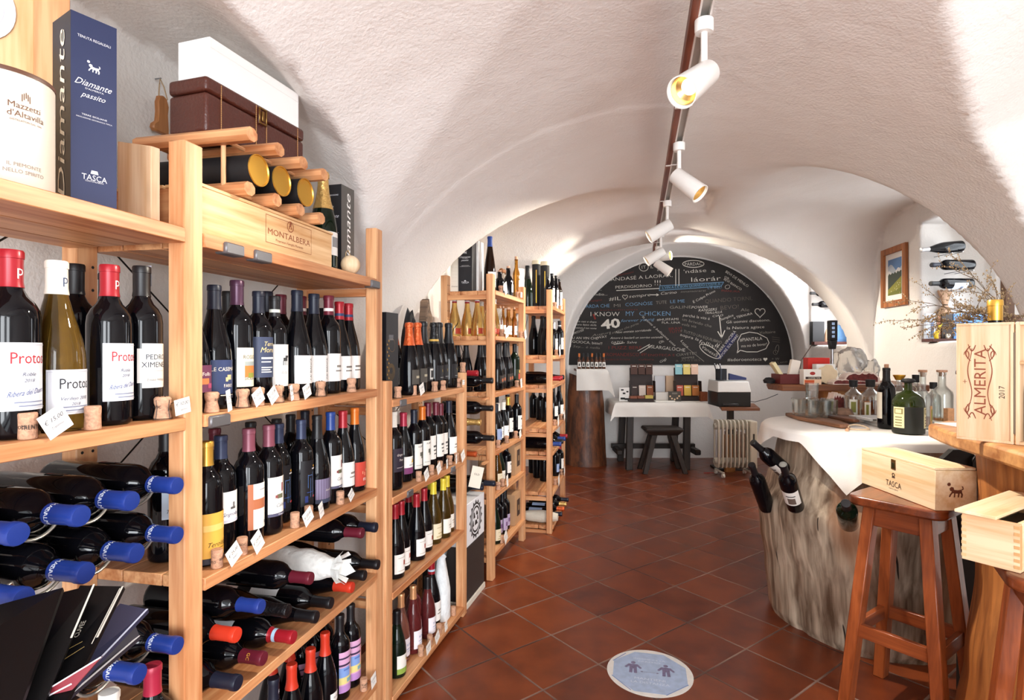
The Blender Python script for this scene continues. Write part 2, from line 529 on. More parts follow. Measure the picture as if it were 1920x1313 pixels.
def floor_material():
    m, nt, b = nodes_of('terracotta_tiles')
    N = nt.nodes.new; L = nt.links.new
    def math_(op, a, c=None, v=None):
        n = N('ShaderNodeMath'); n.operation = op
        L(a, n.inputs[0])
        if c is not None: L(c, n.inputs[1])
        if v is not None: n.inputs[1].default_value = v
        return n.outputs[0]
    geo = N('ShaderNodeTexCoord')
    mp = N('ShaderNodeMapping'); mp.vector_type = 'TEXTURE'
    mp.inputs['Location'].default_value = (-0.061, 2.446, 0)
    mp.inputs['Rotation'].default_value = (0, 0, R(90 - 53.2))
    mp.inputs['Scale'].default_value = (0.3035, 0.3035, 1)
    L(geo.outputs['Object'], mp.inputs['Vector'])
    sp = N('ShaderNodeSeparateXYZ'); L(mp.outputs[0], sp.inputs[0])
    ds = []; cells = []
    for k in (0, 1):
        fr = math_('FRACT', sp.outputs[k])
        d = math_('ABSOLUTE', math_('SUBTRACT', fr, v=0.5))
        ds.append(d)
        cells.append(math_('FLOOR', sp.outputs[k]))
    mx = math_('MAXIMUM', ds[0], ds[1])
    gr = N('ShaderNodeMapRange'); gr.inputs['From Min'].default_value = 0.482; gr.inputs['From Max'].default_value = 0.490
    L(mx, gr.inputs['Value'])
    cb = N('ShaderNodeCombineXYZ'); L(cells[0], cb.inputs[0]); L(cells[1], cb.inputs[1])
    wn = N('ShaderNodeTexWhiteNoise'); wn.noise_dimensions = '2D'; L(cb.outputs[0], wn.inputs['Vector'])
    nz = N('ShaderNodeTexNoise'); nz.inputs['Scale'].default_value = 7; nz.inputs['Detail'].default_value = 5
    L(geo.outputs['Object'], nz.inputs['Vector'])
    su = math_('MULTIPLY_ADD', wn.outputs['Value'], v=0.35)
    su.node.inputs[2].default_value = 0.0
    sm = math_('ADD', su, nz.outputs['Fac'])
    rp = N('ShaderNodeValToRGB')
    rp.color_ramp.elements[0].position = 0.35; rp.color_ramp.elements[0].color = (*lin('#5C2614'), 1)
    rp.color_ramp.elements[1].position = 0.95; rp.color_ramp.elements[1].color = (*lin('#8C4422'), 1)
    L(sm, rp.inputs['Fac'])
    nz2 = N('ShaderNodeTexNoise'); nz2.inputs['Scale'].default_value = 2.2; nz2.inputs['Detail'].default_value = 6
    L(geo.outputs['Object'], nz2.inputs['Vector'])
    rg = N('ShaderNodeValToRGB')
    rg.color_ramp.elements[0].position = 0.4; rg.color_ramp.elements[0].color = (*lin('#4A322A'), 1)
    rg.color_ramp.elements[1].position = 0.62; rg.color_ramp.elements[1].color = (*lin('#94786A'), 1)
    L(nz2.outputs['Fac'], rg.inputs['Fac'])
    mi = N('ShaderNodeMix'); mi.data_type = 'RGBA'
    L(gr.outputs[0], mi.inputs['Factor']); L(rp.outputs['Color'], mi.inputs['A']); L(rg.outputs['Color'], mi.inputs['B'])
    L(mi.outputs['Result'], b.inputs['Base Color'])
    ro = N('ShaderNodeMapRange'); ro.inputs['To Min'].default_value = 0.24; ro.inputs['To Max'].default_value = 0.8
    L(gr.outputs[0], ro.inputs['Value'])
    r2 = N('ShaderNodeMath'); r2.operation = 'MULTIPLY_ADD'; r2.inputs[1].default_value = 0.14
    L(nz.outputs['Fac'], r2.inputs[0]); L(ro.outputs[0], r2.inputs[2])
    L(r2.outputs[0], b.inputs['Roughness'])
    inv = math_('MULTIPLY', gr.outputs[0], v=-1.0)
    ht = math_('MULTIPLY_ADD', nz.outputs['Fac'], v=0.25); L(inv, ht.node.inputs[2])
    bp = N('ShaderNodeBump'); bp.inputs['Strength'].default_value = 0.35; bp.inputs['Distance'].default_value = 0.004
    L(ht, bp.inputs['Height']); L(bp.outputs['Normal'], b.inputs['Normal'])
    return m
g = G(); g.box((-2.0, -2.7, -0.06), (4.3, 7.1, 0.0), floor_material())
struct(g.build('floor', smooth=0))

# frames of the openings
def window_frame(name, p0, p1, axis, m, bars=1):
    g = G(); x0, y0, z0 = p0; x1, y1, z1 = p1
    t = 0.045
    if axis == 'x':
        g.box((x0, y0, z0), (x1, y0 + t, z1), m); g.box((x0, y1 - t, z0), (x1, y1, z1), m)
        g.box((x0, y0 + t, z0), (x1, y1 - t, z0 + t), m); g.box((x0, y0 + t, z1 - t), (x1, y1 - t, z1), m)
        for i in range(bars):
            c = y0 + (y1 - y0) * (i + 1) / (bars + 1)
            g.box((x0, c - t / 2, z0 + t), (x1, c + t / 2, z1 - t), m)
    else:
        g.box((x0, y0, z0), (x0 + t, y1, z1), m); g.box((x1 - t, y0, z0), (x1, y1, z1), m)
        g.box((x0 + t, y0, z0), (x1 - t, y1, z0 + t), m); g.box((x0 + t, y0, z1 - t), (x1 - t, y1, z1), m)
        for i in range(bars):
            c = x0 + (x1 - x0) * (i + 1) / (bars + 1)
            g.box((c - t / 2, y0, z0 + t), (c + t / 2, y1, z1 - t), m)
    return struct(g.build(name, smooth=0))
FRAME_W = mat('#6B4A33', 0.5)
window_frame('window_1', (3.44, 3.24, 1.515), (3.50, 4.00, 2.15), 'x', FRAME_W)
window_frame('window_2', (3.77, 5.41, 1.515), (3.83, 6.27, 2.2), 'x', FRAME_W)
window_frame('window_3', (-0.62, -2.36, 0.25), (1.75, -2.31, 2.2), 'y', FRAME_W, 2)
# ================================================================== bottles
PROF = {   # glass outline (radius, height), then where the capsule starts
    'bord': ([(0, .004), (.031, 0), (.0362, .003), (.0375, .010), (.0375, .188), (.0358, .203), (.0300, .216), (.0215, .226), (.0163, .237), (.0146, .250), (.0140, .286), (.0152, .2865), (.0152, .297), (.0138, .300), (0, .300)], .240),
    'burg': ([(0, .004), (.034, 0), (.0395, .003), (.0408, .010), (.0408, .118), (.0396, .138), (.0355, .162), (.0290, .188), (.0220, .213), (.0172, .234), (.0150, .252), (.0140, .286), (.0152, .2865), (.0152, .297), (.0138, .300), (0, .300)], .240),
    'champ': ([(0, .006), (.035, 0), (.0415, .004), (.0428, .012), (.0428, .110), (.0418, .130), (.0375, .158), (.0305, .186), (.0232, .212), (.0182, .238), (.0160, .260), (.0152, .280), (.0176, .2815), (.0176, .292), (.0150, .300), (0, .302)], .205),
    'flute': ([(0, .004), (.030, 0), (.0350, .003), (.0362, .010), (.0362, .095), (.0345, .130), (.0290, .170), (.0220, .210), (.0165, .245), (.0140, .270), (.0136, .288), (.0148, .289), (.0148, .298), (.0135, .300), (0, .300)], .252),
    'prosecco': ([(0, .006), (.036, 0), (.0425, .004), (.0435, .012), (.0435, .080), (.0405, .110), (.0330, .150), (.0245, .190), (.0185, .225), (.0160, .255), (.0152, .280), (.0172, .2815), (.0172, .292), (.0150, .300), (0, .302)], .245),
    'slim': ([(0, .004), (.018, 0), (.0215, .003), (.0220, .008), (.0220, .175), (.0200, .195), (.0140, .215), (.0105, .228), (.0100, .275), (.0112, .276), (.0112, .284), (0, .285)], .262),
    'mini': ([(0, .004), (.024, 0), (.0280, .003), (.0285, .010), (.0285, .165), (.0260, .185), (.0190, .207), (.0130, .222), (.0118, .278), (.0130, .279), (.0130, .292), (0, .294)], .276),
}
GLASS_DARK = mat('#08080C', 0.05, spec=0.32)
GLASS_GREEN = mat('#0D1A10', 0.05, spec=0.32)
GLASS_BROWN = mat('#1C0F08', 0.05, spec=0.32)
GLASS_OLIVE = mat('#8A6A2A', 0.03, trans=0.85, ior=1.35)
GLASS_AMBER = mat('#C98A34', 0.03, trans=0.9, ior=1.33)
GLASS_GOLDEN = mat('#F0C878', 0.03, trans=0.92, ior=1.33)
GLASS_ROSE = mat('#E59A86', 0.03, trans=0.85, ior=1.33)
GLASS_ROSE_DARK = mat('#B04A4A', 0.03, trans=0.8, ior=1.33)
GLASS_CLEAR = clear_glass()
GLASSES = dict(dark=GLASS_DARK, green=GLASS_GREEN, brown=GLASS_BROWN, olive=GLASS_OLIVE, amber=GLASS_AMBER, golden=GLASS_GOLDEN, rose=GLASS_ROSE, rosedark=GLASS_ROSE_DARK, clear=GLASS_CLEAR)
CAPS = {
    'red': mat('#9E1C28', 0.32, 0.15), 'white': mat('#ECE8DD', 0.35), 'black': mat('#0F0E12', 0.4), 'navy': mat('#151B2C', 0.4, 0.1),
    'blue': mat('#1F3784', 0.33, 0.1), 'maroon': mat('#641C2C', 0.35, 0.15), 'mauve': mat('#7A4150', 0.38, 0.15), 'plum': mat('#4A2C42', 0.3, 0.3),
    'orange': mat('#CC6A1A', 0.33, 0.15), 'vermilion': mat('#CE3A24', 0.35, 0.1), 'copper': mat('#CC5A2A', 0.28, 0.45, bump=0.4, bscale=120), 'gold': mat('#D6A94A', 0.28, 0.7),
    'yellow': mat('#E2CC3E', 0.35, 0.1), 'rosegold': mat('#D9A070', 0.3, 0.5), 'slate': mat('#2A3450', 0.4, 0.2), 'foil': mat('#141316', 0.28, 0.3, bump=0.4, bscale=120),
    'goldfoil': mat('#D6B06A', 0.25, 0.7, bump=0.4, bscale=120), 'silver': mat('#B8B8BA', 0.3, 0.7), 'pinkred': mat('#A3263F', 0.33, 0.15), 'royal': mat('#1E3E86', 0.35),
    'cork': CORK, 'wax': mat('#5A2024', 0.3),
}
CACHE = {}
def glass_mesh(kind, gl):
    k = ('glass', kind, gl)
    if k not in CACHE:
        g = G(); g.lathe(PROF[kind][0], GLASSES[gl], 20)
        CACHE[k] = g.mesh('bottle_glass', 50)
    return CACHE[k]
def prof_r(kind, z):
    p = PROF[kind][0]
    for (r0, z0), (r1, z1) in zip(p[1:], p[2:]):
        if z0 <= z <= z1 and z1 > z0: return r0 + (r1 - r0) * (z - z0) / (z1 - z0)
    return p[-2][0]
def cap_mesh(kind, cap, band=None, start=None):
    k = ('cap', kind, cap, band, start)
    if k not in CACHE:
        p, z0 = PROF[kind]
        if start: z0 = start
        top = p[-1][1]
        m = CAPS[cap]
        pr = [(prof_r(kind, z0) + .0002, z0), (prof_r(kind, z0) + .0009, z0 + .0006)]
        pr += [(r + (.0009 if z < top - .0145 else .0016), z) for r, z in p if z > z0 + .002 and r > 0.001]
        pr += [(0, top + .0012)]
        g = G(); g.lathe(pr, m, 20)
        if band:
            bz = z0 + .012
            g.lathe([(prof_r(kind, bz) + .0013, bz), (prof_r(kind, bz + .009) + .0013, bz + .009)], mat(band, 0.5), 20)
        CACHE[k] = g.mesh('bottle_capsule', 40)
    return CACHE[k]
def cork_mesh(kind):
    k = ('stopper', kind)
    if k not in CACHE:
        top = PROF[kind][0][-1][1]
        g = G(); g.cyl = None
        g.lathe([(.0095, top - .004), (.0098, top + .018), (0, top + .019)], CORK, 14)
        CACHE[k] = g.mesh('bottle_cork', 40)
    return CACHE[k]

def label_mesh(kind, spec):
    """spec: dict(z0, z1, w (half width, degrees), col, prints) - prints are ('t', text, size, z, colour[, opts]) or ('r', a0, a1, z0, z1, colour)."""
    k = ('label', kind, repr(spec))
    if k in CACHE: return CACHE[k]
    z0, z1, w, col = spec['z0'], spec['z1'], spec['w'], spec['col']
    r = prof_r(kind, (z0 + z1) / 2) + .0005
    g = G()
    base = mat(col, 0.55)
    if spec.get('cut'):                     # cut corners
        c = .010; cw = w * .78
        g.patch(r, -w, w, z0 + c, z1 - c, base); g.patch(r, -cw, cw, z0, z0 + c, base); g.patch(r, -cw, cw, z1 - c, z1, base)
    else:
        g.patch(r, -w, w, z0, z1, base)
    n = 1
    for p in spec.get('prints', ()):
        n += 1
        rr = r + .0002 + .00008 * n
        if p[0] == 't':
            o = p[5] if len(p) > 5 else {}
            g.text(p[1], p[2], mat(p[4], 0.6), cyl=(rr, o.get('a', 0), p[3]), shear=o.get('shear', 0), width=o.get('width'), rot=o.get('rot', 0))
        else:
            g.patch(rr, p[1], p[2], p[3], p[4], mat(p[5], 0.55))
    CACHE[k] = g.mesh('bottle_label', 60)
    return CACHE[k]

def L_plain(col='#F2F0EA', z0=.055, z1=.150, w=62, ink='#4A4038', n=3, seed=0, acc=None):
    rd = random.Random(seed)
    pr = []
    h = z1 - z0
    if acc: pr.append(('r', -14, 14, z1 - h * .42, z1 - h * .16, acc))
    for i in range(n):
        zz = z0 + h * (.50 - .15 * i); a = rd.uniform(14, 34)
        pr.append(('r', -a, a, zz, zz + h * (.05 if i else .08), ink))
    return dict(z0=z0, z1=z1, w=w, col=col, prints=pr)

def bottle(M, kind, gl, cap, label_text, group=None, spec=None, sc=(1, 1, 1), band=None, start=None, cork=False, extra=None, name='wine_bottle', spec2=None, capprint=None):
    root = link(name, glass_mesh(kind, gl), None, M @ Matrix.Diagonal((*sc, 1)))
    tag(root, label_text, 'bottle', group)
    if cap: link('capsule', cap_mesh(kind, cap, band, start), root)
    if cork: link('cork_stopper', cork_mesh(kind), root)
    for s in (spec, spec2):
        if s: link('paper_label', label_mesh(kind, s), root)
    if capprint:
        g = G()
        for t, size, z, col, a in capprint:
            g.text(t, size, mat(col, 0.5), cyl=(prof_r(kind, z) + .0016, a, z))
        g.build('capsule_print', root)
    return root

# ================================================================== racks
class Rack:
    def __init__(s, name, P, vp, L, depth, top, shelves, label, posts=True, start=True, rear=True, xs=0.0, nick='', open_end=False):
        s.P = Vector((*P, 0)); s.ang = math.atan2(F, vp - 960); s.L = L; s.depth = depth; s.sh = shelves; s.nick = nick
        s.d = Vector((math.cos(s.ang), math.sin(s.ang), 0)); s.n = Vector((-s.d.y, s.d.x, 0))
        e = empty(name, label, 'shelving rack', s.P, s.ang, 'pine shelving racks along the wall')
        s.e = e
        PW, PD = .050, .040
        for x in ([0.0] if start else []) + [L]:
            for y in (0.0, depth - PD):
                g = G(); g.box((x, y, 0), (x + PW, y + PD, top), PINE_Z)
                if y > 0:
                    for i in range(int(top / .05) - 1):
                        for q in (.013, .037):
                            g.patch(.0035, 0, 360, 0, .0004, MATTE_BLACK, M=Matrix.Translation((x + q, y - .0003, .05 + i * .05)) @ Matrix.Rotation(R(90), 4, 'X'), step=60)
                            g.lathe([(.0035, 0), (0, .0003)], MATTE_BLACK, 8, M=Matrix.Translation((x + q, y - .0001, .05 + i * .05)) @ Matrix.Rotation(R(90), 4, 'X'))
                g.build('post', e, bevel=.0025, seg=1)
        x0 = (PW if start else PW) - .004 + xs
        for z, t in shelves:
            g = G()
            # boards running along, front board a little proud
            yb = [0.0, depth * .34, depth * .67, depth - .02]
            for i in range(3):
                g.box((x0, yb[i] - (.004 if i == 0 else 0), z - t), (L + (-.001 if open_end else .004), yb[i + 1] - .003, z), PINE_X)
            g.build('shelf', e, bevel=.0015)
        for z, t in shelves:
            for x in ([.012] if start else []) + ([] if open_end else [L + .012]):
                g = G(); g.box((x, .031, z - t - .028), (x + .022, depth - .031, z - t - .0003), PINE_Y); g.build('cross_rail', e, bevel=.001)
        for sg in (0, 1):
            if not rear: break
            za, zb = top * .93, top * .55
            if sg: za, zb = zb, za
            g = G(); g.tube([(.03, depth - .004 + .004 * sg, za), (L - .006, depth - .004 + .004 * sg, zb)], .0022, WIRE, 5)
            g.build('brace_wire', e)
    def pos(s, a, b, z): 
        p = s.P + s.d * a + s.n * b
        return Vector((p.x, p.y, z))
    def s_at(s, u, b):
        k = (u - 960) / F
        q = s.P + s.n * b
        return (k * q.y - q.x) / (s.d.x - k * s.d.y)
    def at(s, u, b, z): return s.pos(s.s_at(u, b), b, z)
    def face(s): return s.ang - math.pi / 2       # direction the rack's front looks

T = .026
r1 = Rack('shelving_rack', (-.8459, .3138), 1200, .85, .31, 1.745, [(1.566, .030), (1.184, T), (.430, T), (.09, T)],
          'pine shelving rack at the picture edge holding stacked blue-capped bottles', nick='first rack', open_end=True)
r2 = Rack('shelving_rack', (-.659, 1.143), 1200, .85, .31, 1.745, [(1.566, .030), (1.184, T), (.840, T), (.545, T), (.17, T)],
          'pine shelving rack with a branded crate and leather case on top', start=False, xs=.001 - .05 + .054, nick='second rack')
r3 = Rack('shelving_rack', (-.450, 2.030), 1250, .80, .28, 1.208, [(1.137, T), (.780, T), (.432, T), (.052, T)],
          'low pine shelving rack with orange-foiled sparkling bottles on top', nick='low rack')
r4 = Rack('shelving_rack', (-.110, 3.240), 1263, .70, .32, 1.757, [(1.666, T), (1.402, T), (1.072, T), (.736, T), (.485, T), (.150, T)],
          'tall pine rack beyond the low one with clear grappa bottles', nick='tall rack')
r5 = Rack('shelving_rack', (.285, 4.070), 1190, .76, .31, 1.755, [(1.640, T), (1.278, T), (1.065, T), (.744, T), (.580, T), (.285, T), (.045, T)],
          'last pine rack beside the arched blackboard', nick='last rack')
# rack 1 and rack 2 share the post between them
pst = G(); 
def _shared_post():
    for y in (0.0, .27):
        g = G(); g.box((0, y, 0), (.05, y + .04, 1.745), PINE_Z)
        if y > 0:
            for i in range(33):
                for q in (.013, .037):
                    g.lathe([(.0035, .0004), (0, .0006)], MATTE_BLACK, 8, M=Matrix.Translation((q, y - .0001, .05 + i * .05)) @ Matrix.Rotation(R(90), 4, 'X'))
        # belongs to the second rack
        o = g.build('post', r2.e, bevel=.0025)
for c in list(r1.e.children):
    if c.name.startswith('post') and c.data.vertices[0].co.x > .5:
        me = c.data; bpy.data.objects.remove(c)
_shared_post()
# grey clips on the shelf edges of the second rack
for a, z in ((.105, 1.536), (.205, 1.536), (.80, 1.536), (.06, 1.158)):
    g = G(); g.box((a, -.012, z - .004), (a + .06, .02, z + .022), GREY_METAL)
    g.build('shelf_clip', r2.e, bevel=.003)
for a, z in ((.16, .754), (.62, .754), (.10, 1.111)):
    g = G(); g.box((a, -.010, z - .004), (a + .05, .02, z + .022), GREY_METAL)
    g.build('shelf_clip', r3.e, bevel=.003)

def shelf_row(rk, z, rows, shelf, group, key=lambda r: r[0]):
    """rows: (u, v_top, b, kind, glass, cap, desc, spec[, opts]). Places, sizes and keeps neighbours clear of each other."""
    items = []
    for r in rows:
        u, vt, b, kind, gl, cap, desc, spec = r[:8]
        o = r[8] if len(r) > 8 else {}
        a = rk.s_at(u, b)
        p = rk.pos(a, b, z)
        H = PROF[kind][0][-1][1]
        hh = (CH + (656.5 - vt) / F * p.y) - z if vt else H
        hh = max(.25 if kind not in ('mini', 'slim') else .12, min(.345, hh))
        rmax = max(q[0] for q in PROF[kind][0])
        hh = min(hh, min([zz - t - .004 for zz, t in rk.sh if zz > z + .05] + [9]) - z)
        items.append(dict(a=a, b=b, k=hh / H, r=rmax, xy=o.get('xy', min(1.04, max(.9, hh / H)) if kind not in ('mini', 'slim') else hh / H), row=r, o=o))
    for i, it in enumerate(sorted(items, key=lambda t: t['a'])): it['b'] += .012 * (i % 2)
    def clamp():
        for it in items:
            rr = it['r'] * it['xy'] + .001
            it['b'] = min(max(it['b'], rr + .001), rk.depth - .035 - rr + .029)
            it['a'] = min(max(it['a'], .05 + rr), rk.L - rr)
    def pairs():
        for i, it in enumerate(items):
            for jt in items[i + 1:]:
                dx, dy = jt['a'] - it['a'], jt['b'] - it['b']
                yield it, jt, dx, dy, max(math.hypot(dx, dy), 1e-5), (it['r'] * it['xy'] + jt['r'] * jt['xy']) + .003
    for rnd in range(10):
        for _ in range(30):
            clamp()
            for it, jt, dx, dy, d, need in pairs():
                if d < need:
                    s = (need - d) / 2.2; ux, uy = dx / d, dy / d
                    if rnd < 2 and abs(uy) < .3: uy = 0
                    it['a'] -= ux * s; jt['a'] += ux * s; it['b'] -= uy * s; jt['b'] += uy * s
        clamp()
        for it, jt, dx, dy, d, need in pairs():
            if d < need and it['xy'] > .68: it['xy'] *= .97; jt['xy'] *= .97
    out = []
    front = sorted([i for i in items if i['b'] <= .125], key=lambda i: i['a'])
    rear = sorted([i for i in items if i['b'] > .125], key=lambda i: i['a'])
    for nm, lst in ((0, front), (1, rear)):
        for n, it in enumerate(lst):
            r = it['row']; o = it['o']
            lab = o.get('label') or ('%s, %s along the %s' if not nm else '%s, %s in rear row, %s') % (r[6], ORD[n], shelf)
            p = rk.pos(it['a'], it['b'], z + .0006)
            rot = rk.face() + R(o.get('rot', 0))
            out.append(bottle(TR(p, rot), r[3], r[4], r[5], lab, group, r[7], (it['xy'], it['xy'], it['k']), band=o.get('band'), start=o.get('start'),
                              cork=o.get('cork', False), spec2=o.get('spec2'), capprint=o.get('capprint')))
    return out

def lying(rk, u, v, z0, kind, gl, cap, label, group, spec=None, out=.0, k=1.0, yaw=0.0, roll=90, pitch=0.0, sc=1.0, band=None, start=None, name='wine_bottle', capprint=None, zmin=None):
    """A bottle on its side, mouth towards the aisle, its mouth seen at pixel (u, v)."""
    a = rk.s_at(u, -out)
    p = rk.pos(a, -out, 0)
    z = CH + (656.5 - v) / F * p.y
    r = max(q[0] for q in PROF[kind][0]) * sc
    z = max(z, z0 + r + .001)
    H = PROF[kind][0][-1][1] * sc
    dirv = -rk.n
    dirv = Matrix.Rotation(R(yaw), 3, 'Z') @ dirv
    dirv = (dirv * math.cos(R(pitch)) + Vector((0, 0, 1)) * math.sin(R(pitch))).normalized()
    base = Vector((p.x, p.y, z)) - dirv * H
    zax = dirv; xax = Vector((0, 0, 1)) - zax * zax.z; xax.normalize(); yax = zax.cross(xax)
    M = Matrix.Identity(4)
    for i, c in enumerate((xax, yax, zax)):
        for j in range(3): M[j][i] = c[j]
    M = Matrix.Translation(base) @ M @ Matrix.Rotation(R(roll - 90), 4, 'Z')
    return bottle(M, kind, gl, cap, label, group, spec, (sc, sc, sc), band=band, start=start, name=name, capprint=capprint)
# ================================================================== what stands on the racks
RED = '#B0252F'
def protos(col_title, low=False):
    z0, z1 = (.045, .152) if not low else (.030, .108)
    pr = [('t', 'Protos', .026, z1 - .024, col_title, dict(width=.052, a=2)),
          ('t', 'Roble' if not low else 'Verdejo 2018', .0085, z1 - .050, '#555A70', dict(shear=.3)),
          ('t', '2018', .0075, z1 - .060, '#555A70', dict(shear=.3))]
    if not low: pr += [('t', 'Ribera del Duero', .012, z1 - .078, '#3F4F86', dict(shear=.45, rot=.12, width=.055))]
    pr += [('r', -30, 38, z0 + .012, z0 + .014, '#8088A0'), ('r', -22, 38, z0 + .006, z0 + .008, '#8088A0'),
           ('r', -56, -54.6, z0 + .003, z1 - .003, '#B9BCC8'), ('r', -56, 56, z1 - .004, z1 - .0032, '#B9BCC8'), ('r', -56, 56, z0 + .0032, z0 + .004, '#B9BCC8')]
    return dict(z0=z0, z1=z1, w=58, col='#D8DBE2', prints=pr)
pedro = dict(z0=.062, z1=.148, w=56, col='#DCDBD6', cut=True, prints=[
    ('t', 'PEDRO', .0145, .122, '#2B3242'), ('t', 'XIMENEZ', .0145, .107, '#2B3242'), ('r', -25, 25, .094, .0952, '#B0B0B0'), ('t', 'Emilio Hidalgo', .007, .078, '#777777', dict(shear=.3))])
def badge(t, col): return [('t', 'p', .034, .268, col, 20), ('r', 8, 32, .2475, .2495, col)]
def capp(t, col, n=2): return [(t, .024, .268, col, 10 + i * 110) for i in range(n)]

SH = "first rack's upper shelf"
rows = [
    (20, 470, .055, 'bord', 'dark', 'red', 'red-capped dark bottle with blackletter label', protos(RED), dict(capprint=capp('p', '#F0EEE8'), xy=1.0)),
    (117, 490, .056, 'burg', 'olive', 'white', 'white-capped amber-olive bottle with low label', protos('#23242A', True), dict(capprint=capp('p', '#2F4368', 1), xy=1.0)),
    (206, 498, .055, 'bord', 'dark', 'red', 'red-capped dark bottle with blackletter label', protos(RED), dict(capprint=capp('p', '#F0EEE8'), xy=1.0)),
    (276, 501, .058, 'bord', 'dark', 'black', 'black-capped sherry bottle with notched white label', pedro, dict(xy=1.0)),
    (231, 505, .19, 'bord', 'dark', 'black', 'black bottle partly hidden', None),
    (303, 530, .16, 'burg', 'dark', 'black', 'slope-shouldered black bottle', None, dict(capprint=[('LE CASEMATTE', .006, .248, '#C8C8C8', 20)])),
]
b = shelf_row(r1, 1.184, rows, SH, 'bottles on the first rack')
# a paper tax strip over the sherry's cap
g = G(); g.patch(.0172, 60, 170, .262, .3035, mat('#D8D6E2', 0.8)); g.patch(.0172, 130, 150, .225, .262, mat('#D8D6E2', 0.8))
g.build('paper_strip', b[3])

# ---- second rack, eye-level shelf
SH = "second rack's upper shelf"
def bl(title, sub, col, ink, z0=.05, z1=.13, w=62, acc=()):
    return dict(z0=z0, z1=z1, w=w, col=col, prints=[('t', title, .013, z1 - .022, ink), ('t', sub, .011, z0 + .02, ink)] + list(acc))
casematte = bl('LE CASEMATTE', 'FARO', '#2C3B63', '#E8E2D0', .036, .118, 66, [('r', -30, 66, .032, .034, '#E8E2D0'), ('r', -5, 14, .07, .082, '#C9B98A'), ('r', -12, -2, .066, .076, '#C9B98A')])
follia = bl('Follia', '', '#6B3552', '#F0E6E0', .05, .118, 60, [('r', -20, 10, .070, .085, '#C77B4A'), ('r', 5, 30, .06, .072, '#A8466A'), ('r', -34, -18, .056, .068, '#3E2E6A')])
rosso = bl('ROSSO', 'SICILIA', '#E9E1C9', '#4A3A2E', .045, .138, 52, [('r', -24, 30, .068, .105, '#C9793A'), ('r', -24, 30, .095, .105, '#9AA3A0'), ('r', -10, 22, .066, .078, '#8A8F3A')])
terre = dict(z0=.068, z1=.176, w=60, col='#37415C', prints=[('t', 'Terre', .017, .158, '#D8C48A', dict(shear=.3, a=10)), ('t', 'More', .020, .142, '#D8C48A', dict(shear=.3)), ('r', -30, 34, .117, .122, '#E8E8E8'), ('r', -30, 14, .108, .111, '#E8E8E8'), ('r', -30, 24, .093, .096, '#D0D0D0'), ('r', -30, 10, .087, .090, '#D0D0D0'), ('r', -30, 18, .081, .084, '#D0D0D0')])
goat = dict(z0=.040, z1=.160, w=64, col='#F2F1EF', prints=[('r', -6, 22, .112, .122, '#3A3A3A'), ('r', 6, 30, .122, .128, '#3A3A3A'), ('r', -8, -4, .100, .113, '#3A3A3A'), ('r', 2, 5, .100, .113, '#3A3A3A'), ('r', 14, 17, .100, .113, '#3A3A3A'), ('t', 'Aita', .014, .080, '#999999', dict(shear=.4))])
cab = dict(z0=.040, z1=.118, w=66, col='#F4F3F0', prints=[('t', "CA' BIANCA", .013, .079, '#2A2A2A', dict(rot=math.pi / 2, a=8, width=.062))])
wht = L_plain('#F4F2EE', .038, .122, 64, '#8E8880', 2, 3)
wht2 = L_plain('#F4F2EE', .040, .118, 62, '#77726C', 2, 5)
rows = [
    (378, 552, .06, 'burg', 'dark', 'plum', 'bottle with colourful purple label', follia),
    (409, 535, .06, 'burg', 'dark', 'navy', 'bottle with large blue label', casematte),
    (446, 527, .075, 'bord', 'dark', 'plum', 'plum-capped bottle with cream picture label', rosso),
    (487, 546, .06, 'bord', 'dark', 'navy', 'navy-capped bottle with navy label', terre, dict(rot=-12)),
    (524, 556, .065, 'bord', 'dark', 'black', 'black-capped bottle with animal sketch label', goat, dict(band='#D8DCD0', rot=-10)),
    (556, 545, .06, 'burg', 'dark', 'navy', 'slope-shouldered bottle with vertical white label', cab),
    (584, 551, .06, 'burg', 'dark', 'navy', 'slope-shouldered bottle with vertical white label', cab),
    (615, 555, .06, 'bord', 'dark', 'maroon', 'maroon-capped bottle with white label', wht, dict(band='#E8DDD8')),
    (639, 567, .07, 'burg', 'dark', 'red', 'red-capped bottle with white label', wht2, dict(band='#2A3A60')),
    (662, 570, .07, 'burg', 'dark', 'red', 'red-capped bottle with white label', wht2, dict(band='#2A3A60')),
    (428, 547, .20, 'bord', 'dark', 'black', 'black-capped bottle', None),
    (507, 547, .19, 'bord', 'dark', 'navy', 'bare-necked navy bottle', None),
    (533, 553, .20, 'bord', 'dark', 'maroon', 'maroon-capped bottle', None),
    (571, 556, .20, 'bord', 'dark', 'maroon', 'maroon-capped bottle', None, dict(band='#E8DDD8')),
]
shelf_row(r2, 1.184, rows, SH, 'bottles on the second rack upper shelf')

# ---- second rack, middle shelf
SH = "second rack's middle shelf"
terol = dict(z0=.020, z1=.128, w=66, col='#E6B24C', prints=[('r', -66, 66, .006, .0196, '#2A2A36'), ('r', -60, 40, .085, .100, '#EFC873'), ('t', 'Teroldego', .016, .052, '#3A2A10', dict(shear=.4, a=5)), ('r', -5, 25, .040, .0412, '#6A4A10')])
sketch = dict(z0=.078, z1=.158, w=62, col='#F0F0F0', prints=[('r', -8, 16, .112, .118, '#555555'), ('r', 2, 12, .118, .130, '#777777'), ('t', 'Grignolino', .013, .100, '#3A3A6A', dict(shear=.4)), ('r', -50, 50, .080, .086, '#C9CCE0')])
rust = dict(z0=.040, z1=.158, w=56, col='#F0ECE4', prints=[('r', -56, -36, .04, .158, '#B06A48'), ('r', -36, 56, .092, .118, '#B06A48'), ('r', -10, 30, .140, .143, '#AAAAAA'), ('r', 20, 40, .050, .058, '#555555')])
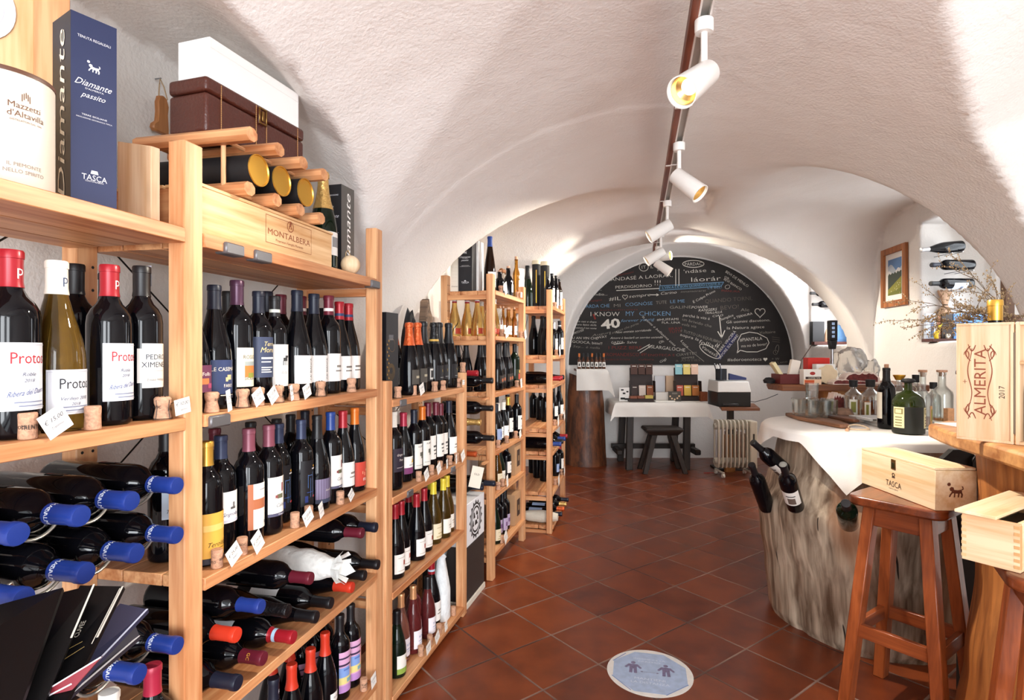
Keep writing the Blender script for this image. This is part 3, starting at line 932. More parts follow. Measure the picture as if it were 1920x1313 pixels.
fig = dict(z0=.058, z1=.158, w=58, col='#F1EEE8', prints=[('r', -20, 12, .098, .110, '#6A6A50'), ('r', -28, -16, .100, .108, '#8A4A4A'), ('r', 4, 12, .116, .140, '#8A2A3A'), ('r', 14, 18, .118, .156, '#C0A080'), ('t', 'Calos', .014, .080, '#666666', dict(shear=.4)), ('r', -58, 58, .050, .0576, '#50506A'), ('t', 'Oltrepo', .006, .054, '#FFFFFF')])
neon = dict(z0=.035, z1=.175, w=60, col='#101016', prints=[('r', -24, -22.5, .09, .13, '#5A86C8'), ('r', -24, 4, .128, .1292, '#5A86C8'), ('r', -10, -8.5, .06, .12, '#5A86C8'), ('r', -30, 20, .076, .0772, '#3A5AA8'), ('r', 4, 5.5, .06, .138, '#7AA0D8'), ('r', 8, 34, .058, .064, '#C03A3A'), ('r', 0, 30, .146, .150, '#D8D8D8'), ('r', 8, 20, .153, .159, '#D8A23A'), ('r', -40, -24, .046, .066, '#22306A')])
stripe = dict(z0=.036, z1=.100, w=66, col='#6F6480', prints=[('r', a, a + 5, .036, .100, '#867C98') for a in range(-60, 60, 12)] + [('t', 'Sassella', .009, .064, '#E0D8C8', dict(shear=.3)), ('r', -66, 66, .024, .0358, '#3A4258')])
redart = dict(z0=.020, z1=.106, w=60, col='#C24436', prints=[('t', 'nn', .022, .045, '#F2E6DC'), ('r', -20, -14, .062, .072, '#E8A080'), ('r', -6, 2, .056, .068, '#E8A080'), ('r', 10, 20, .070, .078, '#F2D0B0')])
rows = [
    (387, 828, .06, 'bord', 'dark', 'gold', 'gold-topped bottle with big yellow label', terol),
    (424, 817, .07, 'bord', 'dark', 'slate', 'slate-capped bottle with pencil-sketch label', sketch, dict(rot=-6)),
    (465, 804, .06, 'bord', 'dark', 'mauve', 'mauve-capped bottle with white and rust label', rust),
    (504, 797, .06, 'bord', 'dark', 'mauve', 'mauve-capped bottle with painted fruit label', fig),
    (535, 793, .085, 'bord', 'dark', 'slate', 'slate-capped black-labelled bottle with blue line drawing', neon),
    (564, 788, .06, 'bord', 'dark', 'slate', 'slate-capped black-labelled bottle with blue line drawing', neon),
    (595, 779, .06, 'burg', 'dark', 'black', 'slim black bottle with purple-striped label', stripe, dict(start=.225)),
    (619, 773, .06, 'bord', 'dark', 'royal', 'blue-capped bottle with painted fruit label', fig),
    (645, 770, .06, 'burg', 'dark', 'red', 'red-capped bottle with plain white label', wht),
    (671, 764, .06, 'burg', 'dark', 'orange', 'orange-capped bottle with red label', redart),
    (410, 804, .19, 'bord', 'dark', 'maroon', 'dark maroon-capped bottle', None),
    (477, 792, .18, 'bord', 'dark', 'black', 'black-capped bottle', None),
    (525, 786, .19, 'bord', 'dark', 'black', 'black-capped bottle', None),
    (551, 778, .19, 'bord', 'dark', 'black', 'black-capped bottle', None),
    (578, 771, .20, 'bord', 'green', 'navy', 'navy-capped green bottle', None),
]
shelf_row(r2, .840, rows, SH, 'bottles on the second rack middle shelf')
# bottle at the open end of that shelf, seen through the first rack
p = r2.at(312, .17, .8406)
bottle(TR(p, r2.face()), 'bord', 'dark', 'black', 'black-capped bottle with light blue handwritten label behind the shared post', 'bottles on the second rack middle shelf',
       dict(z0=.095, z1=.178, w=60, col='#C9DCEE', prints=[('t', 'Gewürz', .012, .155, '#3A3A5A', dict(shear=.4)), ('t', 'Kolbenhof', .010, .142, '#3A3A5A', dict(shear=.4)), ('t', 'Tramin Rosé', .012, .112, '#2A2A4A', dict(shear=.4)), ('r', -30, 20, .124, .126, '#2A2A3A')]), (1.0, 1.0, 1.03), capprint=[('Bergo', .008, .262, '#DDDDDD', 10)])

# ---- second rack, bottom shelf
SH = "second rack's bottom shelf"
pastel = dict(z0=.030, z1=.175, w=66, col='#D8A8CC', prints=[('r', -66, 66, .030, .055, '#B98AC8'), ('r', -66, 66, .060, .085, '#E0D48A'), ('r', -20, 15, .064, .078, '#7FA8B8'), ('r', -66, 0, .085, .120, '#7FA0DA'), ('r', 0, 66, .085, .120, '#E0B0A0'), ('r', -66, 66, .125, .132, '#3A2A4A'), ('r', -66, 66, .150, .156, '#3A2A4A'), ('r', 5, 40, .120, .150, '#C89AA0'), ('r', -40, 0, .108, .114, '#5A78C0')])
oval = dict(z0=.060, z1=.092, w=34, col='#F0EEEA', prints=[('t', 'Ruchè', .009, .076, '#3A3A3A', dict(shear=.4))])
silv = dict(z0=.05, z1=.12, w=50, col='#C8C8CC', prints=[('r', -20, 20, .07, .1, '#2A2A30')])
rows = [
    (513, 1272, .06, 'bord', 'dark', 'navy', 'navy-capped bottle cut by the frame', silv, dict(capprint=[('R', .016, .262, '#D0D0D8', 15)])),
    (554, 1246, .055, 'burg', 'dark', 'vermilion', 'vermilion-capped slope-shouldered bottle', oval, dict(start=.222)),
    (589, 1217, .06, 'burg', 'dark', 'vermilion', 'vermilion-capped slope-shouldered bottle', oval, dict(start=.222)),
    (616, 1187, .06, 'burg', 'dark', 'vermilion', 'vermilion-capped slope-shouldered bottle', oval, dict(start=.222)),
    (645, 1152, .065, 'bord', 'dark', 'black', 'black-capped bottle with pastel patchwork label', pastel),
    (669, 1129, .065, 'bord', 'dark', 'black', 'black-capped bottle with pastel patchwork label', pastel),
    (548, 1226, .17, 'burg', 'dark', 'vermilion', 'vermilion-capped bottle', oval, dict(start=.222)),
    (572, 1205, .18, 'bord', 'dark', 'black', 'black bottle with purple label', pastel),
    (600, 1180, .18, 'bord', 'dark', 'black', 'black bottle with purple label', pastel),
    (625, 1158, .18, 'bord', 'dark', 'black', 'black-capped dark bottle', pastel),
    (515, 1250, .18, 'burg', 'dark', 'vermilion', 'vermilion-capped bottle', oval, dict(start=.222)),
]
shelf_row(r2, .17, rows, SH, 'bottles on the second rack bottom shelf')

# ---- second rack, bottles lying on the fourth shelf
GR = 'bottles lying on the second rack'
labw = dict(z0=.05, z1=.14, w=60, col='#E8ECF0', prints=[('r', -20, 20, .08, .1, '#3A3A4A'), ('r', -30, 30, .12, .124, '#3A3A4A')])
PILE = []
def ly(u, v, kind, gl, cap, lab, out=.02, **k):
    a = r2.s_at(u, -out); z = CH + (656.5 - v) / F * r2.pos(a, -out, 0).y
    PILE.append([a, z, max(q[0] for q in PROF[kind][0]) + .0012, out, (kind, gl, cap, lab), k])
ly(490, 1139, 'bord', 'dark', 'blue', 'lying bottle with bright blue cap beside the pine post', out=.03)
ly(446, 1190, 'bord', 'dark', 'vermilion', 'lying bottle with orange-red cap just under the bright blue cap', out=.02)
ly(541, 1146, 'burg', 'brown', 'foil', 'lying bottle with crinkled brown-black neck foil', out=.03)
ly(584, 1085, 'bord', 'dark', 'maroon', 'upper lying bottle with maroon cap near the tissue-wrapped one', out=.03)
ly(627, 1134, 'bord', 'dark', 'black', 'lying black-capped bottle with pale blue label upwards', out=.02, spec=labw, roll=90)
ly(656, 1123, 'burg', 'dark', 'vermilion', 'lying slender bottle with red cap pointing downwards', out=.03)
ly(687, 1078, 'bord', 'dark', 'black', 'lower of two black-capped bottles lying beside the white tissue', out=.02)
ly(713, 1058, 'bord', 'dark', 'black', 'upper of two black-capped bottles lying beside the white tissue', out=.03)
ly(652, 1048, 'burg', 'brown', 'black', 'black sloping bottle lying across the top of the white tissue', out=-.03)
ly(680, 1012, 'bord', 'dark', 'maroon', 'lying bottle with maroon cap high at the shelf end', out=.02)
ly(705, 990, 'bord', 'dark', 'navy', 'topmost lying bottle with navy cap at the shelf end', out=.03)
ly(551, 1197, 'bord', 'dark', 'red', 'lying bottle with red cap and light blue neck band', out=.03, spec=labw, band='#A8C8E0', start=.232)
ly(594, 1183, 'burg', 'dark', 'black', 'lying black sloping bottle with silver neck seal', out=.03)
ly(495, 1243, 'bord', 'dark', 'maroon', 'lower lying bottle with dark red cap printed in gold', out=.02, capprint=[('GC', .012, .266, '#D8A23A', 60)])
ly(447, 1281, 'bord', 'dark', 'navy', 'lowest lying bottle with worn navy cap', out=.05)
PILE.append([r2.s_at(628, 0), .625, .0535, 0, None, None])
for _ in range(300):
    for i, p in enumerate(PILE):
        for q in PILE[i + 1:]:
            dx, dz = q[0] - p[0], q[1] - p[1]; d = max(math.hypot(dx, dz), 1e-5); need = p[2] + q[2]
            if d < need:
                s_ = (need - d) / 2.1; p[0] -= dx / d * s_; q[0] += dx / d * s_; p[1] -= dz / d * s_; q[1] += dz / d * s_
    for p in PILE: p[1] = max(p[1], .5455 + p[2]); p[0] = min(max(p[0], .072), .808)
for a, z, r_, out, spec_, k in PILE[:-1]:
    p = r2.pos(a, -out, z); lying(r2, 960 + F * p.x / p.y, 656.5 - (z - CH) / p.y * F, .5445, *spec_, GR, out=out, **k)
# bottle wrapped in white tissue
g = G(); rd = random.Random(5)
pts = []; rad = []
for i in range(13):
    t = i / 12
    pts.append((0, 0, t * .27)); rad.append((.049 if t < .62 else .049 - (t - .62) * .06) * (1 + rd.uniform(-.07, .07)))
g.tube(pts, rad, mat('#EEF0EC', 0.85, bump=0.6, bscale=45, mottle=.08), 14)
for k in range(13):
    q = k * .4833; z1, z2 = .300 + rd.uniform(-.012, .012), .300 + rd.uniform(-.012, .012); w1, w2 = .046 + rd.uniform(-.008, .008), .046 + rd.uniform(-.008, .008)
    g.add([(.028 * math.cos(q), .028 * math.sin(q), .266), (.028 * math.cos(q + .4833), .028 * math.sin(q + .4833), .266), (w2 * math.cos(q + .5), w2 * math.sin(q + .5), z2), (w1 * math.cos(q), w1 * math.sin(q), z1)], [(0, 1, 2, 3)], mat('#EEF0EC', 0.85, bump=0.6, bscale=45, mottle=.08))
p = r2.pos(PILE[-1][0], .265, PILE[-1][1])
dv = -r2.n
M = Matrix.Translation(p) @ dv.to_track_quat('Z', 'Y').to_matrix().to_4x4()
tag(g.build('wrapped_bottle', None, M, 60), 'bottle wrapped in crumpled white tissue lying among dark bottles', 'bottle', GR)

# ---- first rack: blue-capped bottles on wavy wire
GB = 'stacked blue-capped bottles'
CW = [('CALMAN', .011, .250, '#D8E0F0', a) for a in (10, 130, 250)]
tiers = [(.6, [(333, 911, 'topmost tier'), (248, 940, 'topmost tier'), (153, 968, 'topmost tier'), (35, 1002, 'topmost tier')]),
         (.6, [(333, 1004, 'second tier'), (257, 1038, 'second tier'), (162, 1075, 'second tier'), (45, 1124, 'second tier')]),
         (.6, [(333.5, 1211, 'lowest tier'), (262, 1265, 'lowest tier')])]
redmark = dict(z0=.115, z1=.155, w=22, col='#0B0B0D', prints=[('t', 'EM', .034, .135, '#8E2A30', dict(rot=math.pi / 2)), ('r', -16, 16, .117, .120, '#8E2A30')])
wires = []
for ti, (_, lst) in enumerate(tiers):
    hs = []
    for n, (u, v, nm) in enumerate(lst):
        o = lying(r1, u, v, .30, 'bord', 'dark', 'blue', 'bright blue-capped lying bottle, %s from the shared post, %s' % (ORD[n], nm), GB, spec=redmark if ti < 2 else None, out=.02, sc=1.0 if n == 0 else 1.04, roll=75, capprint=CW)
        hs.append(o)
    wires.append(hs)
for hs in wires:
    inv = (Matrix.Translation(r1.P) @ Matrix.Rotation(r1.ang, 4, 'Z')).inverted()
    for y in (.075, .20):
        pts = []
        loc = []
        for h in hs:
            m_ = inv @ h.matrix_basis; o_ = m_.translation; d_ = m_.to_3x3() @ Vector((0, 0, 1)); t = (y - o_.y) / d_.y
            loc.append((o_.x + d_.x * t, o_.z))
        for x, z in sorted(loc):
            for k in range(-6, 7):
                q = R(k * 13.5); pts.append((x + .0445 * math.sin(q), y, z - .0445 * math.cos(q)))
        g = G(); g.tube(pts, .003, mat('#A8A49C', 0.35, 0.6), 6); g.build('bottle_wire', r1.e, smooth=60)

# other bottles low in the first rack
for z in (.6075, .5065):
    for y in (.17, .235): g = G(); g.tube([(.08, y, z), (.849, y, z)], .003, WIRE, 6); g.build('bottle_wire', r1.e)
spec_m = dict(z0=.06, z1=.16, w=66, col='#D5E0F0', prints=[('t', 'Biancone', .026, .11, '#22242E', dict(rot=math.pi / 2)), ('r', -40, 40, .145, .148, '#6A6A7A')])
def along(rk, a, b, z, flip=1, roll=0, yaw=0):
    dv = Matrix.Rotation(R(yaw), 3, 'Z') @ (rk.d * flip)
    zx = dv.normalized(); xx = Vector((0, 0, 1)); yx = zx.cross(xx)
    M = Matrix.Identity(4)
    for i, c in enumerate((xx, yx, zx)):
        for j in range(3): M[j][i] = c[j]
    return Matrix.Translation(rk.pos(a, b, z)) @ M @ Matrix.Rotation(R(roll), 4, 'Z')
bottle(along(r1, .50, .2025, .6425, roll=-40), 'bord', 'dark', 'black', 'large dark bottle with pale blue label lying behind the fanned folders', None, spec_m, (1.15, 1.15, 1.1))
bottle(along(r1, .53, .2025, .552, roll=-40), 'bord', 'dark', 'black', 'dark bottle with blue sun emblem lying low behind the post', None,
       dict(z0=.07, z1=.15, w=46, col='#20264A', prints=[('r', -60, -46, .07, .15, '#D8DCE4'), ('r', -14, 14, .10, .125, '#3A55B8'), ('r', -9, 9, .095, .130, '#3A55B8'), ('r', -6, 6, .105, .12, '#12183A')]), (1.15, 1.15, 1.1))
p = r1.at(286, .036, .4306)
bottle(TR(p, r1.face()), 'bord', 'dark', 'pinkred', 'standing bottle with shiny raspberry cap at the foot of the first rack', None, None, (1, 1, (CH - (1247 - 656.5) / F * p.y - .43) / .30))
p = r1.at(205, .036, .4306)
bottle(TR(p, r1.face()), 'bord', 'dark', 'white', 'standing bottle with white paper over its neck under the blue caps', None, None, (1, 1, .92))
# ---- low rack
SH = "low rack's top shelf"
dim = dict(z0=.045, z1=.105, w=48, col='#4A4640', prints=[('r', -20, 20, .07, .08, '#B0A890')])
silvl = dict(z0=.045, z1=.105, w=48, col='#18181A', prints=[('r', -24, 24, .052, .098, '#C8C8C4'), ('r', -16, 16, .060, .090, '#222224')])
dark1 = dict(z0=.045, z1=.110, w=50, col='#15151A', prints=[('t', 'V', .02, .085, '#B09A50'), ('r', -24, 24, .055, .058, '#8A8A8A')])
rows = [
    (752, 604, .09, 'champ', 'dark', 'copper', 'copper-foiled sparkling bottle with white label', L_plain('#F0EEEA', .04, .11, 60, '#4A4A5A', 2, 8)),
    (766, 605, .05, 'champ', 'dark', 'copper', 'copper-foiled sparkling bottle with brown label', dim),
    (783, 605, .06, 'champ', 'dark', 'copper', 'copper-foiled sparkling bottle with brown label', dim),
    (801.5, 603, .06, 'champ', 'dark', 'black', 'matte black sparkling bottle with silver emblem label', silvl),
    (816, 605, .06, 'champ', 'dark', 'foil', 'black-foiled sparkling bottle with dark label', dark1, dict(band='#C9A24A')),
    (830, 605, .06, 'champ', 'dark', 'black', 'matte black sparkling bottle with dark label', dark1),
    (843, 606, .06, 'champ', 'dark', 'black', 'matte black sparkling bottle with dark label', dark1),
]
shelf_row(r3, 1.137, rows, SH, 'sparkling bottles on the low rack')
SH = "low rack's second shelf"
dk = dict(z0=.07, z1=.16, w=62, col='#2A2230', prints=[('t', 'Grignolino', .012, .135, '#E0D8D0', dict(shear=.4)), ('t', 'Tenuta', .012, .115, '#E0D8D0', dict(shear=.4)), ('r', -40, 40, .085, .0865, '#C0B0B0')])
tri = dict(z0=.035, z1=.110, w=60, col='#F1EFEA', prints=[('r', -60, 60, .035, .062, '#7A3A6A'), ('r', -6, 18, .082, .088, '#D8B030'), ('r', -2, 14, .088, .096, '#D8B030'), ('r', 3, 9, .096, .104, '#3A3A2A'), ('t', 'ARROGAN', .008, .073, '#333333')])
grape = dict(z0=.040, z1=.150, w=60, col='#E8E4DC', prints=[('t', 'ALBERTO', .011, .138, '#3A3A3A'), ('r', -18, 16, .095, .112, '#5A5A50'), ('r', -8, 24, .085, .095, '#7A7A6A'), ('r', -50, 50, .055, .057, '#888888')])
wl = L_plain('#E9E6DF', .05, .155, 60, '#4A4A4A', 3, 9)
rows = [
    (737, 772.5, .06, 'bord', 'dark', 'white', 'white-capped bottle with black label', dk),
    (746, 770.6, .14, 'bord', 'dark', 'white', 'white-capped bottle', dk),
    (761.5, 774, .07, 'burg', 'dark', 'pinkred', 'raspberry-capped bottle with yellow triangle label', tri),
    (783, 768, .06, 'bord', 'dark', 'navy', 'tall navy-capped bottle with engraved label', grape),
    (795, 761.6, .065, 'bord', 'dark', 'orange', 'orange-capped bottle with white label', grape),
    (809.5, 755, .06, 'bord', 'dark', 'maroon', 'maroon-capped bottle with white label', wl),
    (820, 754, .065, 'bord', 'dark', 'maroon', 'maroon-capped bottle with white label', wl),
    (834, 756, .06, 'bord', 'dark', 'maroon', 'maroon-capped bottle with white label', wl),
    (847, 750.6, .06, 'burg', 'dark', 'navy', 'navy-capped bottle with white label', wht),
]
shelf_row(r3, .780, rows, SH, 'bottles on the low rack second shelf')
SH = "low rack's third shelf"
redsq = dict(z0=.022, z1=.100, w=66, col='#EFECE6', prints=[('r', -4, 16, .052, .072, '#A8402A'), ('r', -44, 30, .084, .086, '#A8A090'), ('r', -44, 20, .032, .034, '#A8A090')])
crm = dict(z0=.025, z1=.100, w=66, col='#E9DDBE', prints=[('r', -40, 40, .078, .080, '#A08A50'), ('r', -30, 30, .05, .054, '#B09A60'), ('r', -44, 44, .032, .040, '#C8B88A')])
wl2 = L_plain('#EFECE2', .025, .098, 66, '#A8A08A', 2, 4)
rows = [
    (741, 945, .06, 'burg', 'dark', 'red', 'red-capped bottle with red square on label', redsq),
    (757, 940, .06, 'burg', 'dark', 'red', 'red-capped bottle with red square on label', redsq),
    (766, 932, .16, 'burg', 'dark', 'red', 'red-capped bottle', redsq),
    (781, 926, .06, 'burg', 'dark', 'red', 'red-capped bottle with red square on label', redsq),
    (800, 916, .06, 'burg', 'dark', 'red', 'red-capped bottle with red square on label', redsq),
    (813, 906, .16, 'burg', 'dark', 'yellow', 'yellow-capped bottle with cream label', crm),
    (817, 904, .06, 'burg', 'olive', 'yellow', 'yellow-capped green-gold bottle with cream label', crm),
    (833, 896, .06, 'burg', 'olive', 'yellow', 'yellow-capped green-gold bottle with white label', wl2),
    (846, 890, .06, 'burg', 'olive', 'yellow', 'yellow-capped green-gold bottle with white label', wl2),
]
shelf_row(r3, .432, rows, SH, 'bottles on the low rack third shelf')
SH = "low rack's bottom shelf"
grn = dict(z0=.020, z1=.105, w=62, col='#ECEBE2', prints=[('r', -62, 62, .020, .045, '#8EAA4A'), ('r', 0, 22, .075, .083, '#D8B030'), ('r', 4, 16, .083, .092, '#3A3A2A')])
rose = dict(z0=.025, z1=.105, w=60, col='#EFEAF0', prints=[('t', 'ROSÉ', .014, .075, '#6A86B8'), ('r', -26, 26, .055, .058, '#8AA0C8'), ('r', -20, 20, .045, .047, '#8AA0C8')])
rows = [
    (744, 1165, .05, 'burg', 'green', 'black', 'dark bottle with green-footed label', grn),
    (758, 1113, .07, 'burg', 'rose', 'rosegold', 'pale pink bottle with rose-gold cap', rose),
    (774, 1098, .065, 'burg', 'rosedark', 'rosegold', 'pink bottle with rose-gold cap', rose),
    (788, 1084, .07, 'bord', 'rosedark', 'black', 'deep pink bottle with dark cap', dict(z0=.05, z1=.12, w=40, col='#8A2A4A', prints=[('r', -20, 20, .08, .10, '#3A4A8A')])),
    (799, 1080, .065, 'burg', 'rosedark', 'black', 'deep pink bottle with black cap and white label', rose),
    (809, 1055, .06, 'burg', 'dark', 'red', 'red-capped dark bottle with white label', wht, dict(band='#BFD2E2')),
]
shelf_row(r3, .052, rows, SH, 'bottles on the low rack bottom shelf')
TISSUE = mat('#E6EBEC', 0.85, bump=0.6, bscale=45, mottle=.08)
for u, vt, b, lab in ((829, 1039, .06, 'tissue-wrapped standing bottle beside the red-capped one on the low rack'), (844, 1029, .12, 'tissue-wrapped standing bottle nearest the end post of the low rack')):
    g = G(); rd = random.Random(int(u))
    p = r3.pos(*((.658, .06) if u < 835 else (.748, .10)), .0526); H = CH - (vt - 656.5) / F * p.y - .053
    n = 16; prof = [(.040, 0), (.0425, .01), (.0425, H * .45), (.036, H * .62), (.024, H * .80), (.019, H * .92), (.028, H)]
    vs = []; fs = []
    for i, (r_, z_) in enumerate(prof):
        for k in range(n):
            rr = r_ * (1 + rd.uniform(-.06, .08)); q = 2 * math.pi * k / n
            vs.append((rr * math.cos(q), rr * math.sin(q), z_ + (rd.uniform(-.012, .012) if i == len(prof) - 1 else 0)))
    for i in range(len(prof) - 1):
        for k in range(n): fs.append((i * n + k, i * n + (k + 1) % n, (i + 1) * n + (k + 1) % n, (i + 1) * n + k))
    fs.append(tuple(range(n - 1, -1, -1))); g.add(vs, fs, TISSUE)
    g.lathe([(.0135, H * .8), (.0135, H * .97), (0, H * .97)], MATTE_BLACK, 12)
    tag(g.build('wrapped_bottle', None, TR(p), 70), lab, 'bottle', 'tissue-wrapped bottles')

# ---- tall rack
SH = "tall rack's second shelf"
sgn = dict(z0=.018, z1=.062, w=60, col='#B8442E', prints=[('t', 'S', .034, .042, '#F4EEE4'), ('r', 20, 50, .02, .06, '#D8B89A')])
amb = dict(z0=.030, z1=.120, w=66, col='#EFEDE8', prints=[('r', -20, 20, .05, .07, '#8A7A6A')])
NECKR = dict(start=.258, band='#F0EEEA')
rows = [
    (930, 567, .07, 'prosecco', 'golden', 'white', 'clear golden bottle', sgn, dict(start=.262)),
    (937.5, 577, .05, 'mini', 'clear', None, 'small clear corked bottle', amb, dict(cork=True)),
    (943.5, 578, .05, 'mini', 'amber', None, 'small amber corked bottle', amb, dict(cork=True)),
    (952, 580, .05, 'mini', 'amber', None, 'small amber corked bottle', amb, dict(cork=True)),
    (958, 580, .05, 'mini', 'amber', None, 'small amber corked bottle', amb, dict(cork=True)),
    (964, 580, .05, 'mini', 'amber', None, 'small amber corked bottle', amb, dict(cork=True)),
    (969.5, 580, .05, 'mini', 'amber', None, 'small amber corked bottle', amb, dict(cork=True)),
    (918, 590, .05, 'prosecco', 'golden', 'red', 'golden sparkling bottle', sgn, NECKR),
    (894, 565, .14, 'prosecco', 'golden', 'red', 'red-topped golden sparkling bottle', sgn, NECKR),
    (872, 565, .22, 'prosecco', 'golden', 'red', 'red-topped golden sparkling bottle', sgn, NECKR),
    (852, 565, .28, 'prosecco', 'golden', 'red', 'red-topped golden sparkling bottle', sgn, NECKR),
    (906, 575, .20, 'prosecco', 'golden', 'white', 'golden sparkling bottle', sgn, dict(start=.262)),
]
shelf_row(r4, 1.402, rows, SH, 'bottles on the tall rack second shelf')
SH = "tall rack's third shelf"
dlab = dict(z0=.045, z1=.095, w=50, col='#2A2420', prints=[('r', -24, 24, .055, .075, '#A05A3A')])
rows = [
    (932, 645, .06, 'champ', 'dark', 'black', 'black sparkling bottle', dlab), (939.5, 642, .06, 'champ', 'dark', 'black', 'black sparkling bottle', dlab),
    (947, 642, .06, 'champ', 'dark', 'black', 'black sparkling bottle', dlab), (954, 641, .06, 'champ', 'dark', 'black', 'black sparkling bottle', dlab),
    (965, 645, .055, 'bord', 'green', 'black', 'dark green bottle with gold and red neck', dict(z0=.04, z1=.12, w=60, col='#2A3020', prints=[('r', -30, 30, .05, .09, '#B0402A'), ('r', -20, 20, .095, .115, '#C9A24A')])),
    (909, 640, .12, 'champ', 'dark', 'black', 'black sparkling bottle', dlab), (896, 640, .14, 'champ', 'dark', 'black', 'black sparkling bottle', dlab),
    (874, 642, .20, 'champ', 'dark', 'black', 'black sparkling bottle', dlab), (862, 640, .25, 'champ', 'dark', 'black', 'black sparkling bottle', dlab),
]
shelf_row(r4, 1.072, rows, SH, 'bottles on the tall rack third shelf')
SH = "tall rack's fourth shelf"
gst = dict(z0=.05, z1=.15, w=60, col='#EDEAE4', prints=[('r', -20, 20, .12, .13, '#3A3A3A'), ('r', -24, 24, .07, .074, '#8A8A8A')])
blu = dict(z0=.04, z1=.12, w=62, col='#9FB2D8', prints=[('r', -24, 24, .06, .10, '#6A82B8')])
rows = [
    (931, 762, .06, 'burg', 'dark', 'navy', 'navy-capped bottle with blue label', blu), (937, 763, .06, 'burg', 'dark', 'white', 'white-capped bottle with white label', wht),
    (943, 762, .06, 'burg', 'dark', 'white', 'white-capped bottle with white label', wht), (948, 762, .09, 'burg', 'dark', 'white', 'white-capped bottle with white label', wht),
    (954, 744, .06, 'bord', 'dark', 'gold', 'gold-capped bottle with black and white label', gst), (964, 743, .06, 'burg', 'dark', 'black', 'black-capped bottle with cream label', crm),
    (970, 738, .06, 'bord', 'dark', 'black', 'black-capped bottle with white label', gst), (975, 737, .07, 'bord', 'dark', 'black', 'black-capped bottle with white label', gst),
]
shelf_row(r4, .736, rows, SH, 'bottles on the tall rack fourth shelf')
SH = "tall rack's fifth shelf"
rows = [(932, 857, .06, 'flute', 'amber', 'copper', 'amber bottle with copper cap', crm), (940, 849, .06, 'burg', 'green', 'black', 'dark green bottle with pale label', wl2), (949, 845, .06, 'bord', 'dark', 'black', 'dark bottle with white label', gst)]
shelf_row(r4, .485, rows, SH, 'bottles on the tall rack fifth shelf')
SH = "tall rack's bottom shelf"
lil = dict(z0=.03, z1=.12, w=62, col='#B8A8C8', prints=[('r', -30, 30, .06, .09, '#7A5A8A')])
rows = [(928, 935, .05, 'burg', 'green', 'black', 'dark green bottle with cream label', crm), (936, 926, .06, 'bord', 'dark', 'black', 'dark bottle with lilac label', lil), (942, 925, .06, 'bord', 'dark', 'black', 'dark bottle with lilac label', lil), (950, 922, .06, 'bord', 'dark', 'black', 'dark bottle with lilac label', lil)]
shelf_row(r4, .150, rows, SH, 'bottles on the tall rack bottom shelf')
def ly4(u, v, z, kind, gl, cap, lab, **k): return lying(r4, u, v, z, kind, gl, cap, lab, 'bottles lying at the open end of the tall rack', **k)
# these lie just inside the open end of the rack, necks out past the post
def end4(a, z, kind, gl, cap, lab, out=.04, **k):
    p = r4.pos(a, -out, z)
    u = 960 + F * p.x / p.y; v = 656.5 - (p.z - CH) / p.y * F
    return ly4(u, v, z - .044, kind, gl, cap, lab, out=out, **k)
def end5(a, z, kind, gl, cap, lab, out=.04, **k):
    p = r5.pos(a, -out, z)
    u = 960 + F * p.x / p.y; v = 656.5 - (p.z - CH) / p.y * F
    return lying(r5, u, v, z - .044, kind, gl, cap, lab, 'bottles lying on the last rack', out=out, **k)
rowsL = [(896, 700, 1.072, 'bord', 'red', 'red-capped bottle lying just behind the low rack'), (924, 714, 1.072, 'bord', 'black', 'black-capped bottle lying level with the low rack top'),
         (924, 766, .90, 'bord', 'black', 'black-capped bottle lying above a gold-necked one'), (902, 797, .87, 'champ', 'goldfoil', 'gold-foiled bottle lying in the tall rack end'),
         (926, 822, .736, 'bord', 'black', 'black-capped bottle lying below a gold-necked one'), (893, 852, .69, 'bord', 'copper', 'copper-capped bottle lying behind the low rack post'),
         (928, 934, .527, 'bord', 'navy', 'navy-capped bottle lying above the white carton'), (906, 931, .527, 'bord', 'navy', 'dark bottle lying just above the white carton')]
for u, v, z, kd, cp, lab in rowsL:
    # placed in the gap between the racks, resting on the tall rack's end rails
    Y = 3.18 - (.09 if u in (906, 896) else 0)
    p = at_y(u, v, Y)
    zz = max(p.z, z + .045)
    H = PROF[kd][0][-1][1]
    dv = Vector((.96, -.27, 0)).normalized()
    base = Vector((p.x, p.y, zz)) - dv * H
    xx = Vector((0, 0, 1)); yy = dv.cross(xx)
    M = Matrix.Identity(4)
    for i, c in enumerate((xx, yy, dv)):
        for j in range(3): M[j][i] = c[j]
    bottle(Matrix.Translation(base) @ M, kd, 'dark', cp, lab, 'bottles lying at the open end of the tall rack')
g = G()
for z in (1.05, .69):
    for y in (.02, .22): g = G(); g.box((-.085, y, z - .012), (-.0005, y + .02, z), PINE_X); g.build('end_rail', r4.e, bevel=.001)

# ---- last rack
SH = "last rack's top shelf"
tall = dict(z0=.02, z1=.17, w=66, col='#F0EEEA', prints=[('r', -30, 30, .10, .12, '#8A8A8A'), ('r', -30, 30, .05, .06, '#AAAAAA')])
rows = [(1037.5, 513, .06, 'slim', 'dark', 'black', 'slim dark bottle with tall white label', tall, dict(xy=1.1)), (1042.5, 517, .06, 'slim', 'dark', 'black', 'slim dark bottle with tall white label', tall, dict(xy=1.1)), (1047, 524, .06, 'slim', 'dark', 'black', 'slim dark bottle with tall white label', tall, dict(xy=1.1)),
        (1051.5, 530, .06, 'slim', 'brown', 'black', 'slim brown bottle with tall white label', tall, dict(xy=1.1)), (1027, 519, .055, 'slim', 'dark', 'black', 'slim black bottle before the black tubes', None, dict(xy=1.1))]
shelf_row(r5, 1.640, rows, SH, 'slim bottles on the last rack')
SH = "last rack's second shelf"
